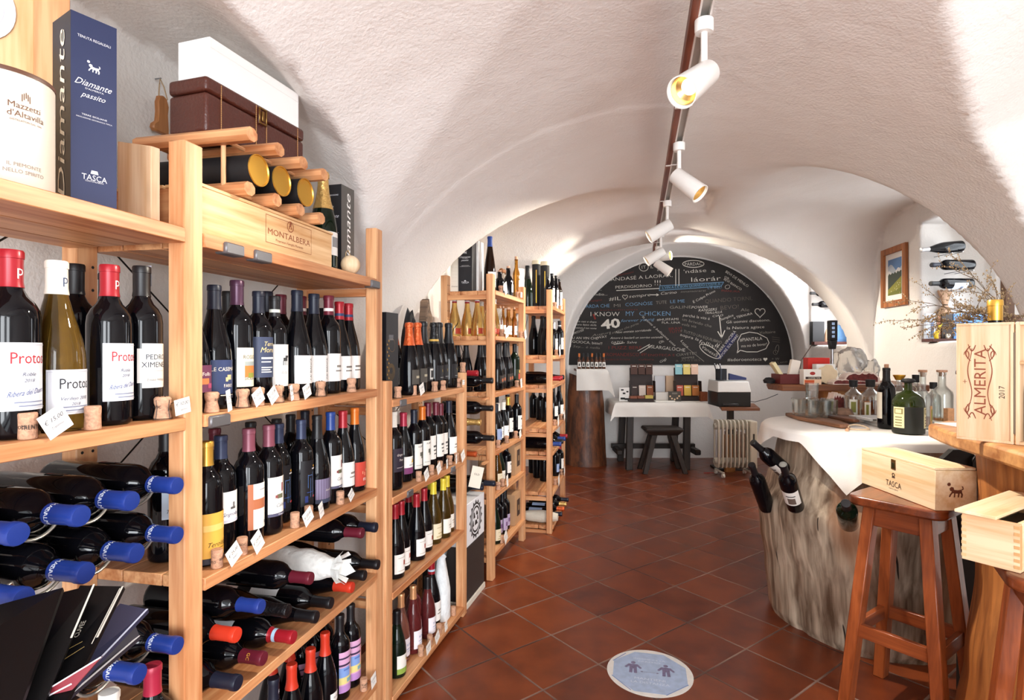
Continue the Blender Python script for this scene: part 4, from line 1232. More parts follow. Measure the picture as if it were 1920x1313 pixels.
thin = dict(z0=.05, z1=.16, w=30, col='#C8C6C0', prints=[('r', -10, 10, .08, .12, '#4A4A4A')])
rows = [(1041, 605, .06, 'bord', 'dark', 'silver', 'silver-capped dark bottle', gst), (1047, 603, .06, 'bord', 'dark', 'black', 'dark bottle with striped neck', gst, dict(band='#E8E8E4')), (1053, 606, .06, 'bord', 'dark', 'white', 'white-capped dark bottle with white label', gst),
        (1024, 594, .12, 'champ', 'dark', 'black', 'big black sparkling bottle', None), (1017, 593, .18, 'champ', 'dark', 'black', 'big black sparkling bottle', thin), (1008, 592, .24, 'champ', 'dark', 'black', 'big black sparkling bottle', None)]
shelf_row(r5, 1.278, rows, SH, 'bottles on the last rack second shelf')
SH = "last rack's fourth shelf"
med = dict(z0=.05, z1=.15, w=40, col='#ECE9E2', prints=[('r', -14, 14, .09, .12, '#4A4A4A')])
rows = [(1040, 713, .06, 'burg', 'dark', 'black', 'dark bottle with white label', wht), (1046, 711, .06, 'burg', 'dark', 'black', 'dark bottle with white label', wht), (1052.5, 708, .06, 'burg', 'dark', 'black', 'dark bottle with white label', wht),
        (1023, 735, .12, 'bord', 'dark', 'black', 'big dark bottle with medallion label', med), (1013, 735, .18, 'bord', 'dark', 'black', 'big dark bottle', med), (1003, 736, .25, 'bord', 'dark', 'black', 'big dark bottle', None)]
shelf_row(r5, .744, rows, SH, 'bottles on the last rack fourth shelf')
SH = "last rack's sixth shelf"
rows = [(1041, 857, .06, 'bord', 'dark', 'navy', 'dark bottle with pale blue label', blu), (1047, 849, .06, 'bord', 'dark', 'red', 'red-capped dark bottle with white label', gst), (1052, 842, .06, 'bord', 'dark', 'red', 'red-capped dark bottle with white label', gst), (1057, 838, .06, 'bord', 'dark', 'navy', 'dark bottle with white label', gst),
        (1020, 862, .12, 'bord', 'dark', 'black', 'big dark bottle', thin), (1010, 860, .18, 'bord', 'dark', 'white', 'big dark bottle', thin), (1001, 860, .25, 'bord', 'dark', 'black', 'big dark bottle', None)]
shelf_row(r5, .285, rows, SH, 'bottles on the last rack sixth shelf')
for a, z, kd, cp, lab in ((.12, 1.109, 'bord', 'red', 'lying red-capped bottle by the last rack post, first along'), (.22, 1.109, 'bord', 'red', 'lying red-capped bottle by the last rack post, second along'), (.34, 1.109, 'champ', 'black', 'lying black-foiled bottle beside two red caps'),
                          (.14, .624, 'bord', 'royal', 'lying blue-capped bottle in the last rack, first along'), (.26, .624, 'bord', 'black', 'lying black-capped bottle between blue caps'), (.40, .624, 'bord', 'royal', 'lying blue-capped bottle in the last rack, second along'), (.54, .624, 'bord', 'red', 'lying red-capped bottle beyond the blue caps'),
                          (.20, .090, 'bord', 'navy', 'lying navy-capped bottle at the foot of the last rack'), (.34, .090, 'bord', 'copper', 'lying copper-necked bottle at the foot of the last rack'), (.48, .090, 'bord', 'goldfoil', 'lying gold-necked bottle at the foot of the last rack'), (.62, .090, 'bord', 'navy', 'lying navy-capped bottle near the far post foot')):
    end5(a, z, kd, 'dark', cp, lab, out=.05, spec=dict(z0=.05, z1=.15, w=50, col='#A8BEE0', prints=[]) if z < .2 else None)
# a pale cloth bundle on the bottom shelf of the last rack
g = G(); rd = random.Random(3)
pts = [(.104, -.03 + i * .03, .0475 + .046) for i in range(10)]
g.tube(pts, [.022 + .024 * math.sin(math.pi * (i + .7) / 10.4) * (1 + rd.uniform(-.1, .1)) for i in range(10)], mat('#D8D0BE', .9, bump=.5, bscale=40), 12)
M = Matrix.Translation(r5.P) @ Matrix.Rotation(r5.ang, 4, 'Z')
tag(g.build('cloth_bundle', None, M, 60), 'pale cloth-wrapped bottle lying at the foot of the last rack', 'bottle')

# ================================================================== corks holding price cards
def cork_thing(p, rz, label, style=0, card=None, group='cork price holders', h=.040, seed=0):
    rd = random.Random(seed)
    g = G()
    if style == 0: prof = [(0, 0), (.0118, 0), (.0124, .002), (.0120, h * .5), (.0124, h - .002), (.0115, h), (0, h)]
    else: prof = [(0, 0), (.0150, 0), (.0158, .003), (.0125, h * .45), (.0120, h * .55), (.0148, h * .72), (.0152, h * .92), (.0120, h), (0, h)]
    g.lathe(prof, CORK, 16)
    for i in range(3):
        g.text(rd.choice(['FRANTI', 'ANTIC', 'TRENTO', 'DOC', 'BRUT']), .0075, INK, cyl=((.0127 if style == 0 else .0158), rd.uniform(0, 360), h * rd.uniform(.3, .7)))
    o = g.build('cork', None, TR(p, rz), 45)
    tag(o, label, 'cork', group)
    if style == 1 and seed % 2 == 0:
        g = G()
        for i in range(4):
            q = i * math.pi / 2
            g.tube([(.0165 * math.cos(q), .0165 * math.sin(q), .001), (.0135 * math.cos(q), .0135 * math.sin(q), h * .5), (.0158 * math.cos(q), .0158 * math.sin(q), h * .85), (.004 * math.cos(q), .004 * math.sin(q), h + .002)], .0007, WIRE, 4)
        g.tube([(.0166 * math.cos(2 * math.pi * i / 16), .0166 * math.sin(2 * math.pi * i / 16), .002) for i in range(17)], .0007, WIRE, 4)
        g.build('cage_wire', o)
    if card:
        side, tilt, sz, turn = card
        g = G()
        W2, H2 = sz[0] * 1.2, sz[1] * 1.2
        Mx = Matrix.Translation((.0255, side * .022, max(.024, H2 * .42))) @ Matrix.Rotation(R(turn * .25), 4, 'Z') @ Matrix.Rotation(R(tilt), 4, 'X')
        g.box((-.0004, -W2 / 2, -H2 / 2), (.0004, W2 / 2, H2 / 2), PAPER, M=Mx)
        ex = Mx.to_3x3() @ Vector((0, 1, 0)); ey = Mx.to_3x3() @ Vector((0, 0, 1)); nn = Mx.to_3x3() @ Vector((1, 0, 0))
        c0 = Mx @ Vector((.0008, 0, 0))
        g.text('€ %d,00' % rd.randint(9, 29), .010, mat('#4A4A5A', .8), o=c0 + ey * .006, ex=ex, ey=ey, shear=.3)
        g.text(rd.choice(['Toscana', 'Sicilia', 'Piemonte', 'Spagna', 'Trentino', 'Veneto']), .006, mat('#6A6A7A', .8), o=c0 - ey * .006, ex=ex, ey=ey, shear=.3)
        g.tube([(.012, side * .006, .03), (.020, side * .014, .034), (.0255, side * .020, .030)], .0006, WIRE, 4)
        g.build('price_card', o)
    return o

# (rack, shelf z, u, where, style, card)
CK = [
    (r1, 1.184, 52, "first rack's upper shelf", 0, (1, 30, (.034, .034), -8)), (r1, 1.184, 174, "first rack's upper shelf", 0, None), (r1, 1.184, 305, "first rack's upper shelf", 1, (1, 8, (.032, .026), 0)),
    (r2, 1.184, 397, "second rack's upper shelf", 1, (1, 12, (.014, .040), 40)), (r2, 1.184, 455, "second rack's upper shelf", 1, (1, 30, (.030, .030), 0)), (r2, 1.184, 484, "second rack's upper shelf", 1, (1, 35, (.030, .030), 10)), (r2, 1.184, 521, "second rack's upper shelf", 1, (1, 15, (.012, .034), 40)),
    (r2, 1.184, 551, "second rack's upper shelf", 1, (1, 22, (.030, .030), 8)), (r2, 1.184, 601, "second rack's upper shelf", 1, None), (r2, 1.184, 659, "second rack's upper shelf", 1, None),
    (r2, .840, 407, "second rack's middle shelf", 0, (1, 30, (.034, .034), 0)), (r2, .840, 454, "second rack's middle shelf", 0, (1, 30, (.030, .040), 10)), (r2, .840, 553, "second rack's middle shelf", 0, (1, 28, (.034, .034), -5)), (r2, .840, 579, "second rack's middle shelf", 0, (1, 20, (.022, .036), 25)), (r2, .840, 638, "second rack's middle shelf", 0, (1, 35, (.026, .026), 0)),
    (r2, .17, 682, "second rack's bottom shelf", 0, (1, 10, (.03, .036), 0)),
    (r3, 1.137, 746, "low rack's top shelf", 1, None), (r3, 1.137, 776, "low rack's top shelf", 0, (1, 20, (.036, .036), 0)), (r3, 1.137, 815, "low rack's top shelf", 1, None), (r3, 1.137, 830, "low rack's top shelf", 1, None), (r3, 1.137, 859, "low rack's top shelf", 1, (0.3, 0, (.026, .02), 0)),
    (r3, .780, 785, "low rack's second shelf", 0, (1, 25, (.034, .038), 0)), (r3, .780, 809, "low rack's second shelf", 0, (1, 25, (.034, .038), 0)), (r3, .780, 825, "low rack's second shelf", 0, (1, 10, (.02, .036), 30)), (r3, .780, 843, "low rack's second shelf", 1, (1, 10, (.02, .036), 30)), (r3, .780, 856, "low rack's second shelf", 0, (1, 25, (.04, .04), 0)),
    (r3, .052, 789, "low rack's bottom shelf", 0, (1, 10, (.036, .036), 0)), (r3, .052, 806, "low rack's bottom shelf", 0, (1, 25, (.036, .036), 0)), (r3, .052, 823, "low rack's bottom shelf", 0, (1, 10, (.025, .036), 0)), (r3, .052, 850, "low rack's bottom shelf", 0, None),
    (r4, 1.666, 939, "tall rack's top shelf", 1, (1, 20, (.045, .06), 0)), (r4, 1.666, 970, "tall rack's top shelf", 1, (.5, 0, (.035, .03), 0)), (r4, 1.402, 941, "tall rack's second shelf", 1, (1, 15, (.05, .05), 0)), (r4, 1.402, 977, "tall rack's second shelf", 1, (1, 25, (.04, .05), 0)),
    (r4, 1.072, 969, "tall rack's third shelf", 1, (1, 15, (.03, .05), 0)), (r4, .736, 934, "tall rack's fourth shelf", 1, None), (r4, .736, 950, "tall rack's fourth shelf", 1, None), (r4, .736, 967, "tall rack's fourth shelf", 1, (1, 20, (.04, .04), 0)), (r4, .736, 980, "tall rack's fourth shelf", 1, None),
    (r4, .485, 934, "tall rack's fifth shelf", 1, None), (r4, .485, 942, "tall rack's fifth shelf", 1, (1, 10, (.03, .06), 0)), (r4, .150, 939, "tall rack's bottom shelf", 1, (1, 30, (.05, .06), 0)),
    (r5, 1.640, 1040, "last rack's top shelf", 1, None), (r5, 1.640, 1050, "last rack's top shelf", 1, None), (r5, 1.278, 1043, "last rack's second shelf", 1, (1, 20, (.06, .07), 0)), (r5, .744, 1040, "last rack's fourth shelf", 1, (1, 20, (.06, .06), 0)), (r5, .744, 1052, "last rack's fourth shelf", 1, (1, 20, (.06, .06), 0)), (r5, .285, 1041, "last rack's sixth shelf", 1, (1, 20, (.06, .06), 0)), (r5, .285, 1052, "last rack's sixth shelf", 1, (1, 20, (.05, .05), 0)),
]
cnt = {}
for i, (rk, z, u, wh, st, card) in enumerate(CK):
    cnt[wh] = cnt.get(wh, -1) + 1
    p = rk.at(u, .0035 + .013, z + .0006)
    cork_thing(p, rk.face(), ('cork with white price card, %s cork along the %s' if card else 'bare cork standing at the edge, %s cork along the %s') % (ORD[cnt[wh]], wh), st, card, h=.044 if st == 1 else .040, seed=i)
p = r3.pos(.825, .012, 1.2086)
cork_thing(p, r3.face(), 'champagne cork standing on top of the low rack end post', 1, None, h=.05, seed=98)
# ================================================================== things on top of the racks
def frame(M):   # origin, x, y, z of a matrix
    return M.translation, M.to_3x3() @ Vector((1, 0, 0)), M.to_3x3() @ Vector((0, 1, 0)), M.to_3x3() @ Vector((0, 0, 1))
Z = Vector((0, 0, 1))
NAVY = mat('#2B3556', .45); NIGHT = mat('#17171C', .45); SILVERINK = mat('#C9CBD2', .45, .3)
def lion(g, m, o, ex, ey, s):
    """A small walking lion crest with a ball: a silhouette of flat pieces."""
    P = lambda x, y: o + ex * (x * s) + ey * (y * s)
    body = [(-.9, .2), (-.5, .55), (.2, .45), (.8, .55), (1.0, .3), (.9, -.1), (.3, -.15), (-.4, -.1), (-.8, -.05)]
    head = [(-1.1, .35), (-1.25, .75), (-.9, 1.05), (-.5, .95), (-.4, .5), (-.7, .25)]
    ball = [(-1.3 + .32 * math.cos(q * math.pi / 5), 1.5 + .32 * math.sin(q * math.pi / 5)) for q in range(10)]
    legs = [[(-.85, .1), (-1.2, -.3), (-1.35, -.75), (-1.1, -.75), (-.9, -.35), (-.6, 0)], [(-.4, 0), (-.5, -.8), (-.25, -.8), (-.15, 0)], [(.3, 0), (.2, -.8), (.45, -.8), (.6, -.05)], [(.7, .1), (.85, -.4), (.75, -.85), (1.05, -.85), (1.15, -.3), (.95, .2)]]
    tail = [(.9, .4), (1.3, .6), (1.2, 1.1), (.9, 1.2), (1.0, 1.0), (1.1, .75), (.85, .55)]
    for poly in [body, head, ball, tail] + legs:
        g.add([P(x, y) for x, y in poly], [tuple(range(len(poly)))], m)

def gift_box(corner, ex, ey, w, d, h, front, side, label, side_text='Diamante', group=None, ink=None, side_ink=None, name='gift_box', crest=True, front_ink=None, minimal=False):
    """corner: bottom corner seen towards the camera; ex along the face with the crest, ey along the face with the script (both away from the corner)."""
    ex = Vector(ex).normalized(); ey = Vector(ey).normalized()
    M = Matrix.Identity(4)
    for i, c in enumerate((ex, ey, Z)):
        for j in range(3): M[j][i] = c[j]
    M = Matrix.Translation(corner) @ M
    lh = -1 if ex.cross(ey).z < 0 else 1
    o = G(); fs = mat(front, .45); ss = mat(side, .45)
    o.hexa([(0, 0, 0), (w, 0, 0), (w, d, 0), (0, d, 0)], [(0, 0, h), (w, 0, h), (w, d, h), (0, d, h)], ss)
    o.add([(0, -.0003, 0), (w, -.0003, 0), (w, -.0003, h), (0, -.0003, h)], [(0, 1, 2, 3)], fs)
    root = o.build(name, None, M, 0)
    tag(root, label, 'box', group)
    fi = mat(front_ink or '#D4D6DC', .5); si = mat(side_ink or '#E4D9C4', .5)
    g = G(); x = Vector((lh, 0, 0)); z = Vector((0, 0, 1)); y = Vector((0, lh, 0))
    c = Vector((w / 2, -.0009, 0))
    g.text('TENUTA REGALEALI', .0065, fi, o=c + z * (h * .885), ex=x, ey=z, width=w * .72)
    if crest: lion(g, fi, c + z * (h * .735), x, z, w * .10)
    g.text('Diamante', .016, fi, o=c + z * (h * .652), ex=x, ey=z, shear=.5, width=w * .78)
    g.text("D'ALMERITA", .004, fi, o=c + z * (h * .623), ex=x, ey=z, width=w * .4)
    g.text('passito', .013, fi, o=c + z * (h * .59), ex=x, ey=z, shear=.5, width=w * .5)
    g.text('TERRE SICILIANE', .004, fi, o=c + z * (h * .485), ex=x, ey=z, width=w * .55)
    g.text('INDICAZIONE GEOGRAFICA TIPICA', .003, fi, o=c + z * (h * .468), ex=x, ey=z, width=w * .78)
    g.add([c + x * (-.006) + z * (h * .185), c + x * .006 + z * (h * .185), c + x * .0045 + z * (h * .203), c + x * (-.0045) + z * (h * .203)], [(0, 1, 2, 3)], fi)
    g.text('TASCA', .014, fi, o=c + z * (h * .165), ex=x, ey=z, width=w * .55)
    g.text("CONTI D'ALMERITA", .0035, fi, o=c + z * (h * .145), ex=x, ey=z, width=w * .4)
    g.build('printed_face', root, smooth=0)
    if side_text:
        g = G()
        # script running up the narrow face
        oo = Vector((-.0006, d / 2, h * .5))
        g.text(side_text, d * .52, si, o=oo, ex=z, ey=y * 1, shear=.45, width=h * .86)
        g.build('side_script', root, smooth=0)
    return root

# --- first rack top
p0 = Vector((-.753, .969, 1.5666))
gift_box(p0, (.038, .058, 0), (-.063, .038, 0), .070, .074, .335, '#262F50', '#121216', 'tall navy gift box with lion crest on the first rack top', group='crested gift boxes')
# white tin drum
g = G(); g.lathe([(0, 0), (.064, 0), (.066, .003), (.066, .172), (.0655, .178), (0, .178)], mat('#CFC8BC', .45), 40)
g.lathe([(.0664, .003), (.0668, 0.0)], mat('#5A3A2A', .5), 40); g.lathe([(.0668, .172), (.0672, .175), (.0668, .1785), (.064, .1792)], mat('#5A3A2A', .5), 40)
p = r1.at(3, .085, 1.5666)
tin = g.build('tin_drum', None, TR(p, R(-52)), 40); tag(tin, 'white cylindrical tin with brown rims and crest beside the navy box', 'tin')
g = G(); BR = mat('#6A4A36', .6)
for i in range(5): g.patch(.0664, 24 + i * 2.2, 25 + i * 2.2, .137 - abs(i - 2) * .003, .146 - abs(i - 2) * .002, BR)
g.text('Mazzetti', .013, BR, cyl=(.0665, 28, .124)); g.text("d'Altavilla", .013, BR, cyl=(.0665, 30, .111)); g.text('DISTILLATORI DAL 1846', .004, BR, cyl=(.0665, 30, .101))
g.text('IL PIEMONTE', .008, mat('#8A7A70', .6), cyl=(.0665, 28, .034)); g.text('NELLO SPIRITO', .008, mat('#8A7A70', .6), cyl=(.0665, 28, .024))
g.build('printed_crest', tin)
# tall pine case at the back with a round white badge, and a lidless pine case end
p = r1.at(62, .20, 1.5666)
g = G(); g.box((-.10, 0, 0), (.055, .09, .50), CRATE_Z); g.box((-.095, -.002, .005), (-.05, 0, .495), CRATE_Z); g.box((.0, -.004, 0), (.055, 0, .50), PINE_Z)
cs = g.build('wooden_wine_case', None, TR(p, r1.ang - R(25)), bevel=.001); tag(cs, 'tall upright pine wine case rising behind the white tin', 'wooden case')
g = G(); g.prism([(-.075 + .05 * math.cos(q * math.pi / 16), .36 + .062 * math.sin(q * math.pi / 16)) for q in range(32)], .0022, .004, mat('#E8E6EC', .5)); g.prism([(-.075 + .034 * math.cos(q * math.pi / 12), .36 + .044 * math.sin(q * math.pi / 12)) for q in range(24)], .004, .0046, mat('#C9C6DA', .5))
g.build('round_badge', cs, Matrix.Rotation(R(90), 4, 'X'))
p = r1.at(221, .085, 1.5666)
zt = .192
g = G(); q0 = (0, 0); 
g.hexa([(0, 0, 0), (.018, 0, 0), (.018, .12, 0), (0, .12, 0)], [(0, 0, zt - .03), (.018, 0, zt - .03), (.018, .12, zt), (0, .12, zt)], PALE_Z)
tag(g.build('pine_board', None, TR(p + Vector((.035, .045, 0)), R(62)), bevel=.001), 'pale pine panel standing beside the navy gift box', 'wooden board')

# --- crate on the second rack
M2 = Matrix.Translation(r2.P) @ Matrix.Rotation(r2.ang, 4, 'Z')
ct = empty('wine_crate', 'flat pine wine crate with burnt-in name and crest on second rack', 'wine crate', M2 @ Vector((.055, .012, 1.5666)), r2.ang)
cl, cd, chh = .525, .285, .100
g = G()
g.box((0, 0, 0), (cl, .012, chh), CRATE_X); g.box((0, cd - .012, 0), (cl, cd, chh), CRATE_X)
g.box((.0, .012, 0), (.012, cd - .012, chh), PINE_Y); g.box((cl - .012, .012, 0), (cl, cd - .012, chh), PINE_Y); g.box((.012, .012, 0), (cl - .012, cd - .012, .01), CRATE_X)
g.build('crate_body', ct, bevel=.001)
g = G(); g.box((-.003, -.003, chh), (cl + .003, cd * .30, chh + .007), CRATE_X); g.box((-.003, cd * .32, chh), (cl + .003, cd * .64, chh + .007), CRATE_X); g.box((-.003, cd * .66, chh), (cl + .003, cd, chh + .007), CRATE_X)
g.build('crate_lid', ct, bevel=.0008)
g = G(); BURN = mat('#9A5A3A', .7); x = Vector((1, 0, 0)); z = Vector((0, 0, 1)); o = Vector((cl * .60, -.0008, .052))
g.text('MONTALBERA', .022, BURN, o=o, ex=x, ey=z, width=.185); g.text('Proprietari Famiglia Morando', .009, BURN, o=o - z * .018, ex=x, ey=z, shear=.2, width=.12)
ring = [(math.cos(q * math.pi / 12), math.sin(q * math.pi / 12)) for q in range(24)]
def annulus(g, o, ex, ey, r0, r1, m, sx=1.0, n=32):
    vs = []
    for i in range(n):
        q = 2 * math.pi * i / n; c, s = math.cos(q), math.sin(q)
        vs += [o + ex * (r0 * c * sx) + ey * (r0 * s), o + ex * (r1 * c * sx) + ey * (r1 * s)]
    g.add(vs, [(2 * i, 2 * i + 1, 2 * ((i + 1) % n) + 1, 2 * ((i + 1) % n)) for i in range(n)], m)
annulus(g, o + z * .028 + x * .002, x, z, .012, .0145, BURN)
for dx, dz, w_, h_ in ((-.004, .0, .008, .012), (.0, .006, .005, .006), (-.006, -.006, .004, .008), (.003, -.006, .004, .006)):
    c = o + z * (.028 + dz) + x * (.002 + dx); g.add([c, c + x * w_, c + x * w_ + z * h_, c + z * h_], [(0, 1, 2, 3)], BURN)
for x0, x1, z0, z1 in ((-.1, .1, -.030, -.0288), (-.1, .1, .0388, .040), (-.1, -.0988, -.03, .04), (.0988, .1, -.03, .04)):
    g.add([o + x * x0 + z * z0, o + x * x1 + z * z0, o + x * x1 + z * z1, o + x * x0 + z * z1], [(0, 1, 2, 3)], BURN)
g.build('burnt_lettering', ct, smooth=0)

# --- scalloped wooden bottle rack on the crate, three black tubes in it
zr = 1.5666 + chh + .0075
wr = empty('wooden_bottle_rack', 'scalloped wooden bottle rack on the pine crate', 'bottle rack', M2 @ Vector((0, 0, zr)), r2.ang)
def scallop_bar(y0, y1, x, zc):
    g = G(); n = 8
    hexp = [(.020 * math.cos(q * math.pi / 4 + math.pi / 8), .0165 * math.sin(q * math.pi / 4 + math.pi / 8)) for q in range(n)]
    vs = [(x + a, y0, zc + b) for a, b in hexp] + [(x + a, y1, zc + b) for a, b in hexp]
    fs = [tuple(range(n)), tuple(range(2 * n - 1, n - 1, -1))] + [(i, i + n, (i + 1) % n + n, (i + 1) % n) for i in range(n)]
    g.add(vs, fs, PINE_Y); return g
LOWX = (.125, .225, .325, .425); 
for xx in LOWX:
    scallop_bar(-.02, .26, xx + .045, .0165).build('lower_bar', wr, smooth=0)
    scallop_bar(-.045, .26, xx + .02, .130).build('upper_bar', wr, smooth=0)
g = G()
for yy in (.04, .23):
    g.tube([(.17, yy, .018), (.47, yy, .018)], .005, PINE_X, 8); g.tube([(.145, yy, .130), (.445, yy, .130)], .005, PINE_X, 8)
    for xx in (.125 + .033, .425 + .033): g.tube([(xx, yy, .012), (xx, yy, .13)], .0055, PINE_Z, 8)
g.build('dowel', wr)
for i, (u, v) in enumerate(((482, 325), (525, 348), (570, 371))):
    p = r2.at(u, -.005, 0); s_ = r2.s_at(u, -.005)
    zc = zr + .0165 + .0165 * .9 + .037 + .001
    q = r2.pos(s_, -.012, zr + .073)
    dv = r2.n
    M = Matrix.Translation(q) @ dv.to_track_quat('Z', 'Y').to_matrix().to_4x4()
    g = G(); g.lathe([(0, .003), (.034, .003), (.0355, 0), (.0372, 0), (.0376, .003)], mat('#E0AE4A', .33, .85), 32)
    t = G(); t.lathe([(.0372, .002), (.0372, .27), (0, .27)], MATTE_BLACK, 32)
    root = t.build('bottle_tube', None, M); tag(root, 'black bottle tube with gold end, %s along the scalloped rack' % ORD[i], 'bottle tube', 'black tubes in the wooden rack')
    g.build('gold_end', root)

# --- leather case and white box
LEATH = mat('#4A2016', .38, coat=.25, bump=.25, bscale=140, mottle=.12)
zc = zr + .130 + .0170
C0 = Vector((-.700, 1.300, zc)); dx = Vector((.30, .954, 0)).normalized(); dy = Vector((-dx.y, dx.x, 0))
Mc = Matrix.Identity(4)
for i, c in enumerate((dx, dy, Z)):
    for j in range(3): Mc[j][i] = c[j]
Mc = Matrix.Translation(C0) @ Mc
lc = empty('leather_case', 'brown leather wine case with brass clasp on the wooden rack', 'case'); lc.matrix_basis = Mc
CL, CD, CHT = .345, .112, .130
def rbox(g, a, b, m, r=.006, M=None):
    g.box(a, b, m, M)
g = G(); g.box((0, 0, 0), (CL, CD, CHT * .72), LEATH); g.build('case_body', lc, bevel=.008, seg=3)
g = G(); g.box((-.001, -.001, CHT * .735), (CL + .001, CD + .001, CHT), LEATH); g.build('case_lid', lc, bevel=.008, seg=3)
ST = mat('#B98A5A', .6)
g = G()
for xx in (.042, .155, .192, CL - .03):
    n = 22
    for k in range(n):
        z0 = .008 + k * (CHT - .014) / n
        g.box((xx, -.0022, z0), (xx + .0014, -.0005, z0 + .0042), ST)
g.build('stitching', lc)
g = G(); BRASS = mat('#8A6A3A', .35, .9)
g.box((.160, -.005, CHT * .60), (.186, -.0012, CHT * .93), LEATH); g.build('strap', lc, bevel=.001)
g = G(); bx = .173; bz = CHT * .76
for a, b_ in (((-.014, .018), (.014, .022)), ((-.014, -.020), (.014, -.016)), ((-.014, -.016), (-.010, .018)), ((.010, -.016), (.014, .018)), ((-.004, -.012), (.004, .014))):
    g.box((bx + a[0], -.009, bz + a[1]), (bx + b_[0], -.0052, bz + b_[1]), BRASS)
g.build('brass_clasp', lc, bevel=.0008)
wb = G(); wb.box((0, 0, 0), (.315, .095, .100), mat('#F3F1EE', .35)); 
Mw = Matrix.Translation(Mc @ Vector((.022, .012, CHT + .0012))) @ Matrix.Rotation(math.atan2(dx.y, dx.x), 4, 'Z')
wbo = wb.build('white_box', None, Mw, bevel=.0012); tag(wbo, 'plain white carton lying on top of the leather case', 'box')
g = G(); g.box((-.0006, -.0006, .075), (.3156, .0955, .0758), mat('#DAD8D4', .5)); g.build('lid_seam', wbo)

# --- boot-shaped board hung on the wall
wx = -1.56 / .9777
def wall_left_at(u, v):      # where a ray meets the recess wall
    k = (u - 960) / F
    Y = (.22 + wx) / (k - AX)
    return Vector((k * Y, Y, CH + (656.5 - v) / F * Y))
a = wall_left_at(291, 250); s = a.y / F
boot = [(-14, -2), (15, -2), (15, 10), (13, 36), (15, 52), (10, 66), (2, 70), (-8, 66), (-12, 54), (-11, 36), (-13, 18), (-22, 10), (-24, 2), (-18, -2)]
wd = Vector((AX, 1, 0)).normalized(); wn = Vector((wd.y, -wd.x, 0))
Mb = Matrix.Identity(4)
for i, c in enumerate((wd, Z, wn)):
    for j in range(3): Mb[j][i] = c[j]
Mb = Matrix.Translation(a + wn * .012) @ Mb
g = G(); g.prism([(x * s * .95, y * s) for x, y in boot], 0, .016, wood('#B57A48', '#8A5228', 'y'))
bo = g.build('boot_board', None, Mb, bevel=.003); tag(bo, 'small boot-shaped wooden board hanging by a cord on the wall', 'wooden board')
g = G(); ty = 66 * s
g.tube([(-.008, ty, .008), (-.004, ty + .035, .006), (0, ty + .055, .004), (.010, ty + .034, .008), (.014, ty - .002, .016)], .0016, mat('#A88A66', .8), 5); g.build('hanging_cord', bo)
g = G(); g.tube([(0, ty + .055, -.012), (0, ty + .055, .008)], .0022, STEEL, 6); g.build('nail', bo)

# --- gold-topped champagne, grey gift box, wooden ball at the end of the second rack
p = r2.at(606, .07, 1.5666); hh = CH + (656.5 - 322) / F * p.y - 1.5666
bottle(TR(p, r2.face()), 'champ', 'green', 'goldfoil', 'gold-foiled green sparkling bottle at the end of the pine crate', None, dict(z0=.045, z1=.115, w=50, col='#E8E6E0', prints=[('r', -20, 20, .07, .1, '#8A8A8A')]), (1, 1, hh / .302), start=.185)
p = r2.at(640, .062, 1.5666)
zt = CH + (656.5 - 345) / F * p.y - 1.5666
gift_box(p, (-.96, .27, 0), (.27, .96, 0), .078, .078, zt, '#1A1A1E', '#55524E', 'charcoal gift box with white script up its face on second rack', group='crested gift boxes', side_ink='#F2F0EC')
p = r2.at(657, .027, 1.5666 + .031)
g = G(); g.lathe([(.031 * math.sin(math.pi * i / 16), -.031 * math.cos(math.pi * i / 16)) for i in range(17)], wood('#EAD3B2', '#CFAE84', 'z', knots=0), 24)
bl_ = g.build('wooden_ball', None, TR(p), 80); tag(bl_, 'pale turned wooden ball with thin cord at the rack corner', 'wooden ball')
g = G(); g.tube([(0, 0, .030), (-.01, .01, .05), (-.02, .02, .045), (-.025, .03, .02)], .0012, mat('#C8A878', .8), 5); g.build('ball_cord', bl_)
# a black box behind the second rack's end post and one on the low rack
p = r2.pos(.79, .16, 1.1846)
g = G(); g.box((0, 0, 0), (.055, .09, .28), NIGHT); tag(g.build('gift_box', None, TR(p, r2.ang), bevel=.0008), 'plain black gift box half hidden behind the second rack end post', 'box', 'black gift boxes')
p = r3.at(727.5, .070, 1.1376); q = r3.at(749, .04, 1.1376)
zt = CH + (656.5 - 588) / F * p.y - 1.1376
g = G(); g.box((0, 0, 0), (.098, .08, zt), NIGHT); Mg = TR(r3.pos(.068, .035, 1.1376), r3.ang)
gb = g.build('gift_box', None, Mg, bevel=.0008); tag(gb, 'black gift box with gold swirl on the low rack top shelf', 'box', 'black gift boxes')
g = G(); GI = mat('#B98E3E', .4, .6)
for k in range(5): annulus(g, Vector((.0375, -.0008, .10 + k * .001)), Vector((1, 0, 0)), Z, .030 - k * .004, .0306 - k * .004, GI)
annulus(g, Vector((.045, -.0009, .20)), Vector((1, 0, 0)), Z, .024, .0246, GI, 1.0)
for k in range(14): g.add([Vector((.004 + .012 * (k % 2), -.0008, .03 + k * .014)), Vector((.014 + .012 * (k % 2), -.0008, .034 + k * .014)), Vector((.004 + .012 * (k % 2), -.0008, .040 + k * .014))], [(0, 1, 2)], GI)
for k in range(7): g.box((.02, -.0009, .22 + k * .003), (.055, -.0004, .2206 + k * .003), SILVERINK)
g.build('gold_swirl', gb, smooth=0)
